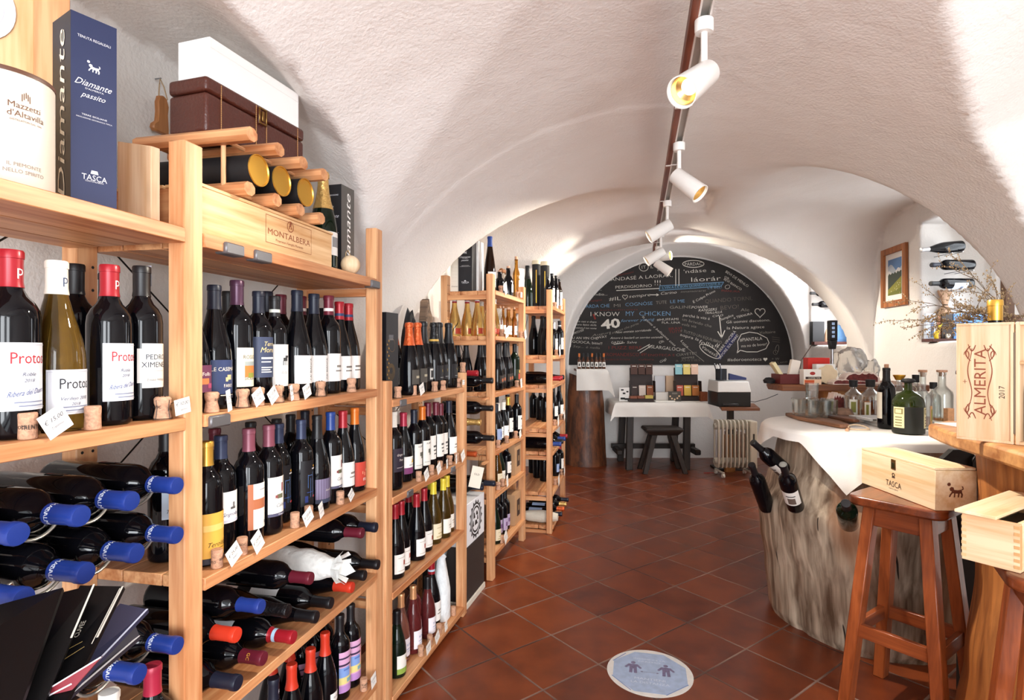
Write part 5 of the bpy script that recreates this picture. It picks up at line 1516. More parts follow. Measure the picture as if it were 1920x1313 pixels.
# black crumpled bag and driftwood at the back of the low rack's top
def blob(name, loc, scale, m, label, cat, seed, amp=.25, sub=3, sharp=2.0):
    import bmesh
    bm = bmesh.new(); bmesh.ops.create_icosphere(bm, subdivisions=sub, radius=1.0)
    for v in bm.verts:
        n = noise.noise(v.co * sharp + Vector((seed, seed * .7, 0)))
        v.co *= 1 + amp * n
        v.co = Vector((v.co.x * scale[0], v.co.y * scale[1], v.co.z * scale[2]))
    mz = min(v.co.z for v in bm.verts)
    for v in bm.verts: v.co.z -= mz
    me = bpy.data.meshes.new(name); bm.to_mesh(me); bm.free(); me.materials.append(m)
    me.polygons.foreach_set('use_smooth', [True] * len(me.polygons)); me.set_sharp_from_angle(angle=R(50))
    o = link(name, me, None, Matrix.Translation(loc)); tag(o, label, cat); return o
DRIFT = wood('#8A6F58', '#4A3A2E', 'z', fine=30, rough=.8, bump=.6)
a = r3.at(797, .185, 1.1386)
g = G(); rd = random.Random(11)
prof = [(-.075, .0), (-.08, .10), (-.06, .20), (-.035, .26), (-.02, .325), (.012, .335), (.03, .29), (.055, .27), (.06, .18), (.055, .08), (.06, 0)]
zt = CH + (656.5 - 560) / F * a.y - 1.1376
k = zt / .335
g.prism([(x * .9, z * k) for x, z in prof], -.02, .02, DRIFT)
Md = Matrix.Translation(a) @ Matrix.Rotation(r3.ang, 4, 'Z') @ Matrix.Rotation(R(90), 4, 'X')
tag(g.build('driftwood', None, Md, bevel=.006, seg=2), 'upright weathered piece of driftwood behind the copper-foiled bottles', 'driftwood')
# black cap bag over the first copper foil
p = r3.at(767, .20, 1.1376)
blob('crumpled_bag', p, (.035, .035, .17), MATTE_BLACK, 'crumpled black bag sticking up behind the copper-foiled bottles', 'bag', 4, .35, 3, 2.4)

# --- tall rack top
p = r4.at(850, .27, 1.6666)
def simple_box(name, p, ang, w, d, h, m, label, cat='box', group=None, bev=.001):
    g = G(); g.box((0, 0, 0), (w, d, h), m)
    return tag(g.build(name, None, TR(p, ang), bevel=bev), label, cat, group)
IVORY = mat('#E9E3D6', .5)
ptop = 1.6666
b1 = simple_box('gift_box', r4.pos(.052, .228, ptop), r4.ang, .085, .050, .275, IVORY, 'ivory carton standing at the wall end of the tall rack top')
g = G(); 
for k in range(9): g.box((-.0008, .008, .06 + k * .02), (-.0002, .042, .0606 + k * .02), mat('#C8BEAE', .6))
g.text('Oremus', .012, BR, o=Vector((-.0008, .025, .03)), ex=Vector((0, -1, 0)), ey=Z, shear=.3); g.build('fine_print', b1)
cb = r4.pos(.04, .225, ptop)
gift_box(cb, (-r4.n.x, -r4.n.y, 0), (r4.d.x, r4.d.y, 0), .085, .075, .305, '#191A20', '#17171C', 'black gift box with lion crest on the tall rack top', 'Diamante', group='crested gift boxes')
simple_box('gift_box', r4.pos(.16, .14, ptop), r4.ang, .09, .10, .315, mat('#F0EEEB', .5), 'white carton just behind the blue-capped bottle on the tall rack')
p = r4.at(918.5, .085, ptop); hh = CH + (656.5 - 444) / F * p.y - ptop
bottle(TR(p, r4.face() - R(30)), 'flute', 'brown', 'royal', 'tall amber-brown flute bottle with blue cap on the tall rack top', None, L_plain('#F0EEEA', .03, .11, 60, '#8A8A8A', 2, 2), (1, 1, hh / .30), start=.245)
for u, vt, n in ((937, 510, 0), (953, 503, 1)):
    p = r4.at(u, .06, ptop); hh = CH + (656.5 - vt) / F * p.y - ptop
    bottle(TR(p, r4.face()), 'mini', 'dark', None, 'small dark corked bottle with round white tag, %s along tall rack top' % ORD[n], 'small bottles on the tall rack top', dict(z0=.05, z1=.13, w=30, col='#EDEBE6', prints=[]), (1.15, 1.15, hh / .294), cork=True)
# corkscrew with a wooden handle
p = r4.at(944, .17, ptop)
g = G(); g.lathe([(0, 0), (.03, 0), (.03, .012), (.008, .018), (.008, .06), (.016, .10), (.014, .15), (.006, .165), (.006, .20), (0, .20)], mat('#C9C4BA', .3, .4), 18)
o = g.build('standing_corkscrew', None, TR(p, r4.ang)); tag(o, 'standing corkscrew with turned wooden crossbar handle on tall rack', 'corkscrew')
g = G(); g.tube([(-.06, 0, .212), (-.055, 0, .212), (-.03, 0, .212), (0, 0, .212), (.03, 0, .212), (.055, 0, .212), (.06, 0, .212)], [.008, .016, .013, .017, .013, .016, .008], wood('#A06A3A', '#74431F', 'x'), 14); g.build('wooden_handle', o)
p = r4.at(968, .075, ptop); hh = CH + (656.5 - 481) / F * p.y - ptop
bottle(TR(p, r4.face()), 'slim', 'amber', None, 'slim amber bottle with dark stopper before a white tube', None, dict(z0=.04, z1=.14, w=30, col='#EFE9DA', prints=[]), (1.15, 1.15, (hh - .02) / .285), cork=True)
g = G(); g.lathe([(0, 0), (.042, 0), (.042, .27), (.04, .275), (0, .275)], mat('#EDEDEA', .35), 24)
p = r4.at(973, .15, ptop); tag(g.build('bottle_tube', None, TR(p)), 'white bottle tube behind the slim amber bottle', 'bottle tube')
# --- last rack top
for u, v, b, n in ((1006, 489, .20, 0), (1022, 491, .12, 1)):
    p = r5.at(u, b, 1.6406); hh = CH + (656.5 - v) / F * p.y - 1.6406
    g = G(); g.lathe([(0, 0), (.036, 0), (.036, hh - .03)], MATTE_BLACK, 24); 
    t = g.build('bottle_tube', None, TR(p)); tag(t, 'tall black bottle tube with cream lid, %s from the tall rack' % ORD[n], 'bottle tube', 'black tubes on the last rack')
    g = G(); g.lathe([(.0365, hh - .032), (.0368, hh - .002), (.035, hh), (0, hh)], mat('#D9CDB2', .5), 24); g.build('tube_lid', t)
    g = G(); g.patch(.0363, -100, -92, .06, hh - .08, GOLD); g.build('gold_stripe', t)
p = r5.at(989, .24, 1.6406)
bottle(TR(p), 'champ', 'green', 'foil', 'green bottle standing behind the tall rack end', None, None, (1, 1, (CH + (656.5 - 498) / F * p.y - 1.6406) / .302))

# --- cartons low in the tall rack, and the printed cartons on the floor between two racks
CARD = mat('#B58E68', .8, mottle=.08, bscale=12)
for z, n in ((.4856, 'upper'), (.1506, 'lower')):
    q = r4.pos(.545, .02, z)
    bx_ = simple_box('cardboard_carton', q, r4.ang, .150, .26, .205, CARD, 'brown cardboard carton with dark square print, the %s one in tall rack' % n, 'carton', 'cartons in the tall rack')
    g = G(); g.box((.05, -.0012, .05), (.12, -.0004, .16), mat('#3A2A22', .7)); g.box((.07, -.002, .085), (.10, -.0012, .12), mat('#8A6A4A', .7)); g.build('printed_square', bx_)
# stack between the low rack and the tall rack
q0 = at_z(884, 1146, 0.0); q1 = at_z(917, 1103, 0.0)
q0 = r3.pos(.885, .015, 0)
dd = Vector((.27, .963, 0)).normalized(); nn_ = Vector((-dd.y, dd.x, 0))
ang = math.atan2(dd.y, dd.x)
lowb = G(); lowb.box((0, 0, 0.03), (.285, .30, .31), mat('#2A2523', .5)); lowb.box((-.004, -.006, 0), (.288, .30, .03), mat('#D8D2C4', .6))
ob = lowb.build('display_crate', None, TR(q0, ang), bevel=.002); tag(ob, 'dark crate on a pale base between the low and tall racks', 'crate')
up = G(); up.box((0, 0, .3105), (.285, .28, .53), mat('#E4E6EA', .5))
ou = up.build('printed_carton', None, TR(q0, ang), bevel=.0015); tag(ou, 'white carton with black crest standing on the dark crate', 'carton')
g = G(); x = Vector((1, 0, 0)); c = Vector((.145, -.0008, .42)); KI = mat('#2E2A2A', .6)
for rr in (.078, .06): annulus(g, c, x, Z, rr, rr + .010, KI, .95)
for i in range(16):
    q = i * math.pi / 8; e1 = x * math.cos(q) + Z * math.sin(q); e2 = x * -math.sin(q) + Z * math.cos(q)
    g.add([c + e1 * .088 - e2 * .012, c + e1 * .104, c + e1 * .088 + e2 * .012], [(0, 1, 2)], KI)
for dx_, dz_, w_, h_ in ((-.04, .01, .03, .03), (.0, .02, .035, .02), (-.02, -.03, .05, .025), (.02, -.01, .02, .03), (-.05, -.03, .02, .03)): g.add([c + x * dx_ + Z * dz_, c + x * (dx_ + w_) + Z * dz_, c + x * (dx_ + w_ * .6) + Z * (dz_ + h_), c + x * (dx_ + w_ * .2) + Z * (dz_ + h_)], [(0, 1, 2, 3)], KI)
g.build('crest_print', ou, smooth=0)
# hanging paper tag on the low rack's end post
q = r3.pos(.862, -.01, .0)
a = at_y(893, 895, 2.90)
g = G(); g.box((-.030, -.0006, -.055), (.030, .0006, .055), mat('#E9E2D2', .8)); g.tube([(0, 0, .055), (-.008, 0, .10), (0, 0, .13), (.008, 0, .10), (0, 0, .055)], .0008, WIRE, 4)
to = g.build('paper_tag', None, Matrix.Translation(a) @ Matrix.Rotation(R(12), 4, 'Y')); tag(to, 'large cream paper tag hanging between the low and tall racks', 'tag')
g = G(); g.text('OLD', .014, INK, o=Vector((0, -.0011, .015)), ex=Vector((1, 0, 0)), ey=Z); g.build('tag_print', to)

# --- fanned folders in the lower corner
FOLD = mat('#08080A', .38, spec=.25); EDGEW = mat('#C8C4BA', .6)
def folder(px, Y0, Y1, m, label, edge=None, stripes=(), seed=0, t=.006, txt=None):
    """A thin card wallet whose four corners are seen at px; the first two lie at Y0, the last two at Y1."""
    c = [at_y(px[0][0], px[0][1], Y0[0]), at_y(px[1][0], px[1][1], Y0[1]), at_y(px[2][0], px[2][1], Y1[0]), at_y(px[3][0], px[3][1], Y1[1])]
    n = (c[1] - c[0]).cross(c[3] - c[0]).normalized()
    if n.y > 0: n = -n
    g = G()
    g.hexa([p - n * t for p in c], c, m)
    o = g.build('card_folder', None); tag(o, label, 'folder', 'card folders fanned in the lower corner')
    def uv(a, b): return c[0].lerp(c[1], a).lerp(c[3].lerp(c[2], a), b) + n * .0007
    g = G()
    for a0, b0, a1, b1, w, mm in stripes:
        p, q = uv(a0, b0), uv(a1, b1); d = (q - p).normalized(); sd = n.cross(d) * w
        g.add([p - sd, q - sd, q + sd, p + sd], [(0, 1, 2, 3)], mm)
    if txt:
        s, a, b, size = txt
        p = uv(a, b); d = (uv(.5, b + .2) - uv(.5, b - .2)).normalized(); g.text(s, size, EDGEW, o=p, ex=d, ey=n.cross(d) * 1.0)
    if len(g.v): g.build('printed_marks', o, smooth=0)
    return o
GOLDL = mat('#8A7648', .5); WSTR = mat('#C9CFE6', .5); WST2 = mat('#E4E0E6', .5)
folder([(-260, 1330), (30, 1350), (118, 1102), (-60, 1150)], (.645, .64), (.775, .77), FOLD, 'black folder at the outer edge of the fan', stripes=[(.28, .5, .30, 1, .0012, EDGEW)])
folder([(-20, 1345), (70, 1350), (178, 1096), (88, 1118)], (.66, .67), (.83, .81), FOLD, 'black folder with thin gold swirl, second of the fan', stripes=[(.1, .45, .5, .58, .0005, GOLDL), (.2, .38, .6, .50, .0005, GOLDL), (.98, .55, .98, 1, .0012, EDGEW)], txt=('vini 2018', .35, .72, .007))
folder([(20, 1350), (110, 1345), (232, 1100), (150, 1098)], (.68, .68), (.86, .85), FOLD, 'black folder with white lettering, third of the fan', stripes=[(.2, .40, .7, .52, .0005, GOLDL), (.3, .33, .8, .48, .0005, GOLDL), (.98, .55, .98, 1, .0014, EDGEW), (.93, .5, .94, .98, .0006, EDGEW)], txt=('CUVÉE', .5, .62, .009))
folder([(45, 1330), (100, 1330), (278, 1143), (225, 1132)], (.72, .72), (.90, .90), mat('#30324A', .4), 'slate-blue card sleeve with white stripe in the fan', stripes=[(.97, 0, .97, 1, .0016, WSTR)])
folder([(52, 1345), (85, 1345), (262, 1194), (248, 1158)], (.74, .74), (.91, .91), mat('#2C2A34', .4), 'dark sleeve with white edge and lettering in the fan', stripes=[(.96, 0, .96, 1, .0018, WST2), (.05, .35, .28, .95, .0013, mat('#8FA8DA', .5))], txt=('TERRATINTA', .55, .40, .012))
folder([(45, 1320), (70, 1345), (130, 1300), (190, 1232)], (.70, .70), (.71, .72), mat('#7E1F2C', .4), 'crimson sleeve with white stripes at the fan foot', stripes=[(.25, .06, .5, .75, .0009, WST2), (.6, .05, .8, .75, .0009, WST2), (.0, 0, .0, 1, .0008, WST2)])
# ================================================================== the blackboard
CHALKBOARD = mat('#201C1B', .75, mottle=.35, bscale=3)
BC = (2.056, 1.137); BW, BH = 1.362, 1.318
g = G(); n = 72
poly = [(BC[0] + BW * math.cos(math.pi * i / n), BC[1] + BH * math.sin(math.pi * i / n) ** 0.97) for i in range(n + 1)]
M = Matrix(((1, 0, 0, 0), (0, 0, -1, BOARD_Y), (0, 1, 0, 0), (0, 0, 0, 1)))
g.prism(poly, .0, .016, CHALKBOARD, M)
board = g.build('chalkboard', smooth=0)
tag(board, 'big half-round blackboard covered in chalk writing in the arched niche', 'chalkboard')
YB = BOARD_Y - .0172
CHK = {'w': mat('#CFCAC0', .9), 'g': mat('#8A857C', .9), 'd': mat('#5E564E', .9), 'r': mat('#7A2A22', .9), 'b': mat('#6E96B8', .9), 'y': mat('#E8E4DC', .9), 'db': mat('#2A3A44', .9)}
PX = BOARD_Y / F
def bp(u, v): return at_y(u, v, YB)
def chalk(s, u, v, width, cap, rot=0, col='w', shear=0.0, thin=.012):
    g = G(); q = R(rot)
    ex = Vector((math.cos(q), 0, math.sin(q))); ey = Vector((-math.sin(q), 0, math.cos(q)))
    g.text(s, cap / .72 * PX, CHK[col], o=bp(u, v), ex=ex, ey=ey, width=width * PX, shear=shear, thin=thin)
    return g.build('chalk_writing', board, smooth=0)
def line(pts, w, col='w', closed=False):
    """A chalk stroke of width w px through pixel points."""
    g = G(); P = [bp(*p) for p in pts]
    if closed: P.append(P[0])
    for a, b in zip(P, P[1:]):
        d = (b - a).normalized(); s = Vector((-d.z, 0, d.x)) * (w * PX / 2); e = d * (w * PX * .3)
        g.add([a - s - e, b - s + e, b + s + e, a + s - e], [(0, 1, 2, 3)], CHK[col])
    return g.build('chalk_stroke', board, smooth=0)
def ell(u, v, a, b, w, col='w', rot=0, n=28, part=1.0):
    q0 = R(rot)
    return line([(u + a * math.cos(t) * math.cos(q0) - b * math.sin(t) * math.sin(q0), v - a * math.cos(t) * math.sin(q0) - b * math.sin(t) * math.cos(q0)) for t in [2 * math.pi * part * i / n for i in range(n)]], w, col, part == 1.0)
def heart(u, v, s, w, col='w'):
    return line([(u + s * .06 * 16 * math.sin(t) ** 3, v - s * .06 * (13 * math.cos(t) - 5 * math.cos(2 * t) - 2 * math.cos(3 * t) - math.cos(4 * t))) for t in [2 * math.pi * i / 24 for i in range(24)]], w, col, True)
chalk('ANDASÉ A LAORAR,', 1203, 520, 116, 6.5, 4)
chalk('PERDIGIORNO', 1188, 537, 68, 5.5, 3); chalk('!!!', 1233, 530, 11, 10, 0)
line([(1156, 545), (1236, 541)], 1.2)
chalk('ciao...', 1116, 543, 24, 4.5, 2); chalk('Cóndio...', 1121, 552, 36, 5, 1)
chalk('#IL', 1153, 560, 22, 7, 4); heart(1172, 557, 5, 1.2); chalk('sempre', 1200, 554, 40, 6, 5, shear=.4)
line([(1220, 553), (1234, 553)], 1.2); line([(1231, 551), (1235, 553), (1231, 555)], 1); chalk('Carino', 1254, 549, 30, 5.5, 5, shear=.4); chalk('innamorarsi', 1300, 546, 46, 3.4, 3, 'g', .4)
chalk('VÁRDA CHE', 1118, 574, 50, 6.5, 2, 'b'); chalk('MI', 1157, 573, 12, 6, 2, 'g'); chalk('COGNÒSE', 1198, 570, 51, 6.5, 3, 'b'); chalk('TÜTE', 1240, 567, 20, 6, 4, 'g'); chalk('LE ME', 1270, 565, 27, 6, 3, 'b')
chalk('GALINE', 1276, 576, 40, 5.5, 1, 'g')
chalk('I KNOW', 1134, 589, 54, 8.5, 0, 'w'); chalk('MY', 1181, 588, 16, 9, 0, 'b'); chalk('CHICKEN', 1228, 588, 58, 8.5, 0, 'b')
ell(1083, 576, 6, 5.5, 1.2, 'b'); chalk('LM', 1083, 576, 7, 4, 0, 'b'); ell(1082, 591, 6.5, 5.5, .9, 'g'); chalk('EN', 1082, 591, 7.5, 4, 0, 'g')
line([(1113, 590), (1116, 598)], 3.2, 'r')
for i, s in enumerate(('Siamo nati e dopo', 'amore fatto della', 'sostanza il tuo nome')): chalk(s, 1096 + i * .5, 603 + i * 6, 45 - i * 1, 3.6, -2, 'w', .3)
# the big outlined 40
chalk('40', 1145, 607, 36, 17, 6, 'w', 0, -.03); chalk('Auguri', 1128, 626, 34, 4.2, 10, 'g', .4)
chalk('forever young', 1196, 600, 62, 5.5, 3, 'b', .4); chalk('#HUFFAMI', 1252, 599, 40, 4.5, 2); chalk('FLA...UNA', 1258, 605, 34, 4, 0)
chalk('Il sorriso che parte', 1170, 616, 58, 4.5, 20, 'g', .4); chalk('la gente è bellissima cosa', 1236, 621, 82, 4.5, -42, 'w', .4)
chalk('Non entrate sorridendo', 1188, 621, 66, 4.4, 4, 'w', .4); chalk('Amore è lasciarli un sorriso uscendo', 1194, 633, 98, 4.4, 1, 'w', .4)
chalk('GAZOL', 1158, 642, 24, 4.6, 3); line([(1151, 646), (1171, 643)], 1); chalk('Salve', 1185, 642, 18, 4.5, 0, 'w', .3); chalk('Oh', 1240, 641, 9, 5, 20)
chalk('QU AN VIN CHE', 1094, 634, 54, 4.8, -1); chalk('WAY', 1129, 632, 18, 4.6, 8); chalk('DEGCIOCA, bitte!!', 1096, 642, 66, 5, -4); chalk('Sey... è nella', 1100, 651, 50, 4.2, -4, 'g', .4)
chalk('SPRITZ E FEDE', 1085, 622, 20, 4, 20, 'w', .4)
chalk('I PUZZ BERE', 1172, 652, 62, 6, 0, 'r'); chalk('TROMANDESCO 49!', 1172, 665, 80, 6.5, 0, 'r'); chalk('Sembra la fortuna', 1158, 674, 46, 3.5, 0, 'r', .3); chalk('cultura', 1212, 674, 28, 3.5, 0, 'r', .3)
chalk('#SLARGALOCHE', 1250, 653, 70, 6.5, -6); line([(1196, 658), (1218, 646)], 1.1); line([(1200, 662), (1222, 648)], 1.1)
chalk('ENOTECA E', 1240, 666, 50, 4.5, 0, 'r'); chalk('BRAVI', 1266, 616, 24, 5, 5, 'r'); chalk('TUTTI', 1266, 622, 22, 5, 5, 'r')
chalk('CIAVETE!!', 1287, 664, 38, 5, 6, 'g'); chalk('SEMPRE', 1290, 671, 24, 4, 5, 'g'); chalk('Luca', 1284, 645, 18, 4.5, -45, 'w', .3); chalk('Gigi', 1243, 676, 13, 4.5, 30); chalk('& AMITIES', 1290, 676, 46, 4, 2, 'd')
line([(1279, 645), (1320, 678)], .8, 'g')
chalk('IT', 1207, 501, 8, 6, 5); ell(1207, 501, 8.5, 7.5, 1.2)
chalk('VINO', 1227, 492, 18, 6, 15); chalk('IL PANE', 1232, 498, 26, 5.5, 14); chalk('#JE', 1238, 505, 12, 4, 14)
chalk('BRIGANTI', 1160, 507, 30, 4.5, 16, 'r', .3); chalk('Mantovani', 1172, 513, 32, 4, 12, 'r', .3); chalk('La compagnia', 1110, 564, 38, 3.6, 6, 'r', .3); chalk('sottolineati', 1160, 581, 70, 2.4, 1, 'r')
line([(1267, 505), (1267, 536)], 1.3); line([(1273, 505), (1273, 536)], 1.3)
ell(1300, 495, 20, 6.5, 1.3); chalk('PÁRDAC', 1300, 495, 32, 6, 2, 'w')
chalk("'ndàse", 1303, 508, 42, 7, 4); chalk('a', 1337, 508, 7, 6.5, 0); chalk('láorár', 1323, 523, 55, 8.5, 3)
g = G(); P = [bp(1236, 545), bp(1352, 537), bp(1357, 529), bp(1237, 536)]
P = [p + Vector((0, .0004, 0)) for p in P]; g.add(P, [(0, 1, 2, 3)], CHK['db']); g.build('chalk_block', board, smooth=0)
line([(1236, 545), (1352, 537), (1357, 529), (1237, 536)], .8, 'b', True)
chalk("L'VIN A L'È BON QUANDO L'OSTE A", 1296, 536, 108, 5, 4, 'b'); chalk("L'È BEL!", 1340, 539, 26, 4.5, 4, 'b')
chalk('BEVI DE MENLO', 1382, 523, 50, 5, -34); chalk('OR...', 1365, 522, 14, 4, -28); chalk('BEVI BIANCO', 1374, 533, 38, 4.6, -32); ell(1364, 538, 4.5, 3.5, 1, 'w', 20)
chalk('È Colpo Primo', 1320, 556, 46, 4.6, 28); chalk('PIANURA', 1370, 546, 34, 4, -3, 'r')
chalk('QUANDO TORNI,', 1366, 562, 88, 7.5, 4, 'd'); chalk('BEVO!', 1368, 576, 34, 8, 5, 'd'); chalk('Ale', 1397, 581, 16, 6, 0, 'g')
chalk('POWER', 1312, 576, 30, 5, 2, 'w', .3); chalk('RANGERS', 1327, 581, 34, 5, 4, 'w', .3); chalk('TRALLALLÀ', 1338, 586, 32, 4.5, 4, 'w', .3); chalk('CIAO', 1346, 592, 20, 4, 6, 'w', .3)
chalk('Semplice', 1363, 595, 25, 5, 20); chalk('x TERNURA', 1393, 592, 36, 4.5, 14); heart(1425, 586, 10, 1.4)
chalk('perché la vita è', 1306, 594, 50, 5.5, -8, 'w', .1); chalk('un brivido che', 1307, 605, 56, 5.5, -14, 'g', .1); chalk('vola via', 1292, 610, 28, 5.5, -10, 'g', .1); chalk('è TUTTO UN EQUILIBRIO', 1315, 631, 80, 5.2, -17, 'g'); chalk('sopra la', 1293, 632, 36, 5.5, -16, 'w', .1); chalk('follia!!', 1329, 646, 36, 8, -18, 'w', .1)
line([(1349, 594), (1353, 634)], 1.6); line([(1346, 622), (1353, 634), (1359, 620)], 1.6)
chalk('Gli uomini discutono,', 1403, 602, 82, 5.2, 3, 'w', .1); chalk('la Natura agisce', 1398, 614, 70, 5.2, 2, 'w', .1); chalk('Voltaire', 1439, 623, 30, 5.2, 4, 'g', .1)
line([(1382, 662), (1384, 655), (1383, 640), (1390, 627), (1405, 623), (1420, 625), (1438, 634), (1442, 643), (1436, 654), (1420, 660), (1400, 660), (1388, 657)], 1.2, 'w', True)
chalk('#PIANTALA', 1408, 636, 42, 6.5, 4); chalk('ma no de bever!', 1414, 647, 48, 5.5, 5)
g = G(); P = [bp(1343, 672), bp(1350, 676), bp(1384, 632), bp(1376, 622)]; P = [p + Vector((0, .0004, 0)) for p in P]; g.add(P, [(0, 1, 2, 3)], mat('#24264A', .9)); g.build('chalk_block', board, smooth=0)
chalk('IL BERE VINCERÀ', 1361, 643, 56, 5.2, 52); chalk('SAPORE SUL MARE!', 1366, 650, 56, 5.2, 52)
chalk('#adoroenoteca', 1396, 674, 64, 6, 1, 'w'); 
g = G(); o_ = bp(1435, 674); hp = [(.06 * 16 * math.sin(t) ** 3, .06 * (13 * math.cos(t) - 5 * math.cos(2 * t) - 2 * math.cos(3 * t) - math.cos(4 * t))) for t in [2 * math.pi * i / 24 for i in range(24)]]
g.add([o_ + Vector((a * 4 * PX, 0, b * 4 * PX)) for a, b in hp], [tuple(range(24))], CHK['w']); g.build('chalk_heart', board, smooth=0)
chalk('+ W', 1454, 673, 14, 4.5, 0, 'g'); chalk('Leno', 1467, 679, 18, 4, 8, 'g'); ell(1457, 655, 3, 8, 1, 'g', -10); ell(1454, 661, 4, 4, 1, 'g'); ell(1331, 659, 22, 8, 1.3, 'w', -32); chalk('Vanessa', 1331, 659, 34, 6, -32, 'w', .3)
chalk('!!', 1346, 648, 5, 8, -20)
for i in range(3): line([(1448, 632 + i * 4), (1462, 634 + i * 4)], .8, 'd')

# ================================================================== far end furniture
def log_mesh(name, loc, prof, seed, m, n=48, nz=26, groove=.05, lumps=.10, freq=1.3, top_tilt=(0, 0), label='', cat='', xy=(1, 1), split=None):
    """An upright tree trunk: radius over height from prof [(z, r)], with lumps and vertical furrows."""
    g = G(); zt = prof[-1][0]; vs = []; fs = []
    def rad(z):
        for (z0, r0), (z1, r1) in zip(prof, prof[1:]):
            if z0 <= z <= z1:
                t = (z - z0) / (z1 - z0); t = t * t * (3 - 2 * t); return r0 + (r1 - r0) * t
        return prof[-1][1]
    for i in range(nz + 1):
        z = zt * i / nz
        for k in range(n):
            q = 2 * math.pi * k / n
            r = rad(z)
            nn = noise.noise(Vector((math.cos(q) * freq + seed, math.sin(q) * freq, z * 1.1)))
            nf = noise.noise(Vector((math.cos(q) * 7 + seed, math.sin(q) * 7, z * .7)))
            r *= 1 + lumps * nn + groove * min(0, nf + .1)
            if split: r = min(r, split(q, z, r))
            x, y = r * math.cos(q) * xy[0], r * math.sin(q) * xy[1]
            zz = z + (top_tilt[0] * x + top_tilt[1] * y) * (i / nz)
            vs.append((x, y, zz))
    for i in range(nz):
        for k in range(n): fs.append((i * n + k, i * n + (k + 1) % n, (i + 1) * n + (k + 1) % n, (i + 1) * n + k))
    fs.append(tuple(range(n - 1, -1, -1))); fs.append(tuple(nz * n + k for k in range(n)))
    g.add(vs, fs, m)
    o = g.build(name, None, Matrix.Translation(loc), 60)
    if label: tag(o, label, cat)
    return o
FARLOG = wood('#7E4A2A', '#3E2012', 'z', fine=14, stretch=.3, rough=.5, coat=.1, bump=.4)
c = at_y(1098, 868, 6.62)
log_mesh('tree_trunk', (c.x, 6.62, 0), [(0, .235), (.2, .225), (.7, .215), (.985, .19)], 2.0, FARLOG, label='reddish brown tree trunk pedestal under a white cloth by the blackboard', cat='tree trunk', lumps=.06, groove=.02, top_tilt=(-.35, 0))

def cloth_grid(fn, nu, nv, m=CLOTH, th=.0):
    g = G(); vs = [fn(i / nu, j / nv) for i in range(nu + 1) for j in range(nv + 1)]
    fs = [(i * (nv + 1) + j, (i + 1) * (nv + 1) + j, (i + 1) * (nv + 1) + j + 1, i * (nv + 1) + j + 1) for i in range(nu) for j in range(nv)]
    g.add(vs, fs, m); return g
# small square top on the trunk and its cloth
xL, xR = .74, at_y(1134, 690, 6.45).x
g = G(); g.box((xL, 6.42, 1.075), (xR, 6.80, 1.10), BROWN_X); tag(g.build('table_board', None, bevel=.003), 'small square board on the reddish tree trunk', 'table board')
def drape(x0, x1, y0, y1, zt, drop, fold=.012, seed=0, nx=60, ny=36, side=.12, corner=.10, left=1):
    """A tablecloth: flat over the top, hanging past the edges, longer at the corners, with soft folds."""
    def fn(a, b):
        e = side
        x = x0 - e * left + (x1 - x0 + e + e * left) * a; y = y0 - e + (y1 - y0 + e) * b
        ox = max(0, x0 - x, x - x1); oy = max(0, y0 - y, y - y1)
        d = max(ox, oy) + .35 * min(ox, oy)
        xx = min(max(x, x0), x1); yy = min(max(y, y0), y1)
        h = d / e * drop
        wob = fold * math.sin(x * 23 + y * 17 + seed) * min(1, h / .05)
        sx = -1 if x < x0 else (1 if x > x1 else 0); sy = -1 if y < y0 else (1 if y > y1 else 0)
        out = .012 * min(1, h / .03) + wob * .6
        cx = corner * min(ox, oy) / e
        return (xx + sx * (out + ox * .10 + cx), yy + sy * (out + oy * .10 + cx), zt + .0018 - h + (0.004 * noise.noise(Vector((x * 6, y * 6, seed))) * (h > 0)))
    return cloth_grid(fn, nx, ny)
g = drape(xL - .014, xR + .014, 6.406, 6.81, 1.103, .24, side=.14, corner=.06, seed=1, left=0)
tag(g.build('tablecloth', None, smooth=70), 'white cloth with hanging corner over the trunk pedestal', 'tablecloth')
MB = mat('#5A3320', .15)
for i, u in enumerate((1086, 1094, 1102, 1110, 1118, 1125, 1132)):
    p = at_y(u, 684, 6.50 + .05 * (i % 2)); p.z = 1.1062
    g = G(); g.lathe([(0, 0), (.019, 0), (.021, .004), (.021, .085), (.019, .10), (.010, .115), (.009, .150), (0, .150)], MB, 14)
    o = g.build('spirit_bottle', None, TR(p)); tag(o, 'small brown spirit bottle with white label, %s along the trunk pedestal' % ORD[i], 'bottle', 'small bottles on the trunk pedestal')
    g = G(); g.lathe([(.0095, .135), (.0115, .136), (.0115, .175), (0, .176)], CAPS['black'] if i % 3 else CAPS['orange'], 12); g.build('stopper', o)
    g = G(); g.patch(.0215, -145, -35, .02, .075, PAPER); g.patch(.022, -110, -75, .03, .06, INK); g.build('paper_label', o)

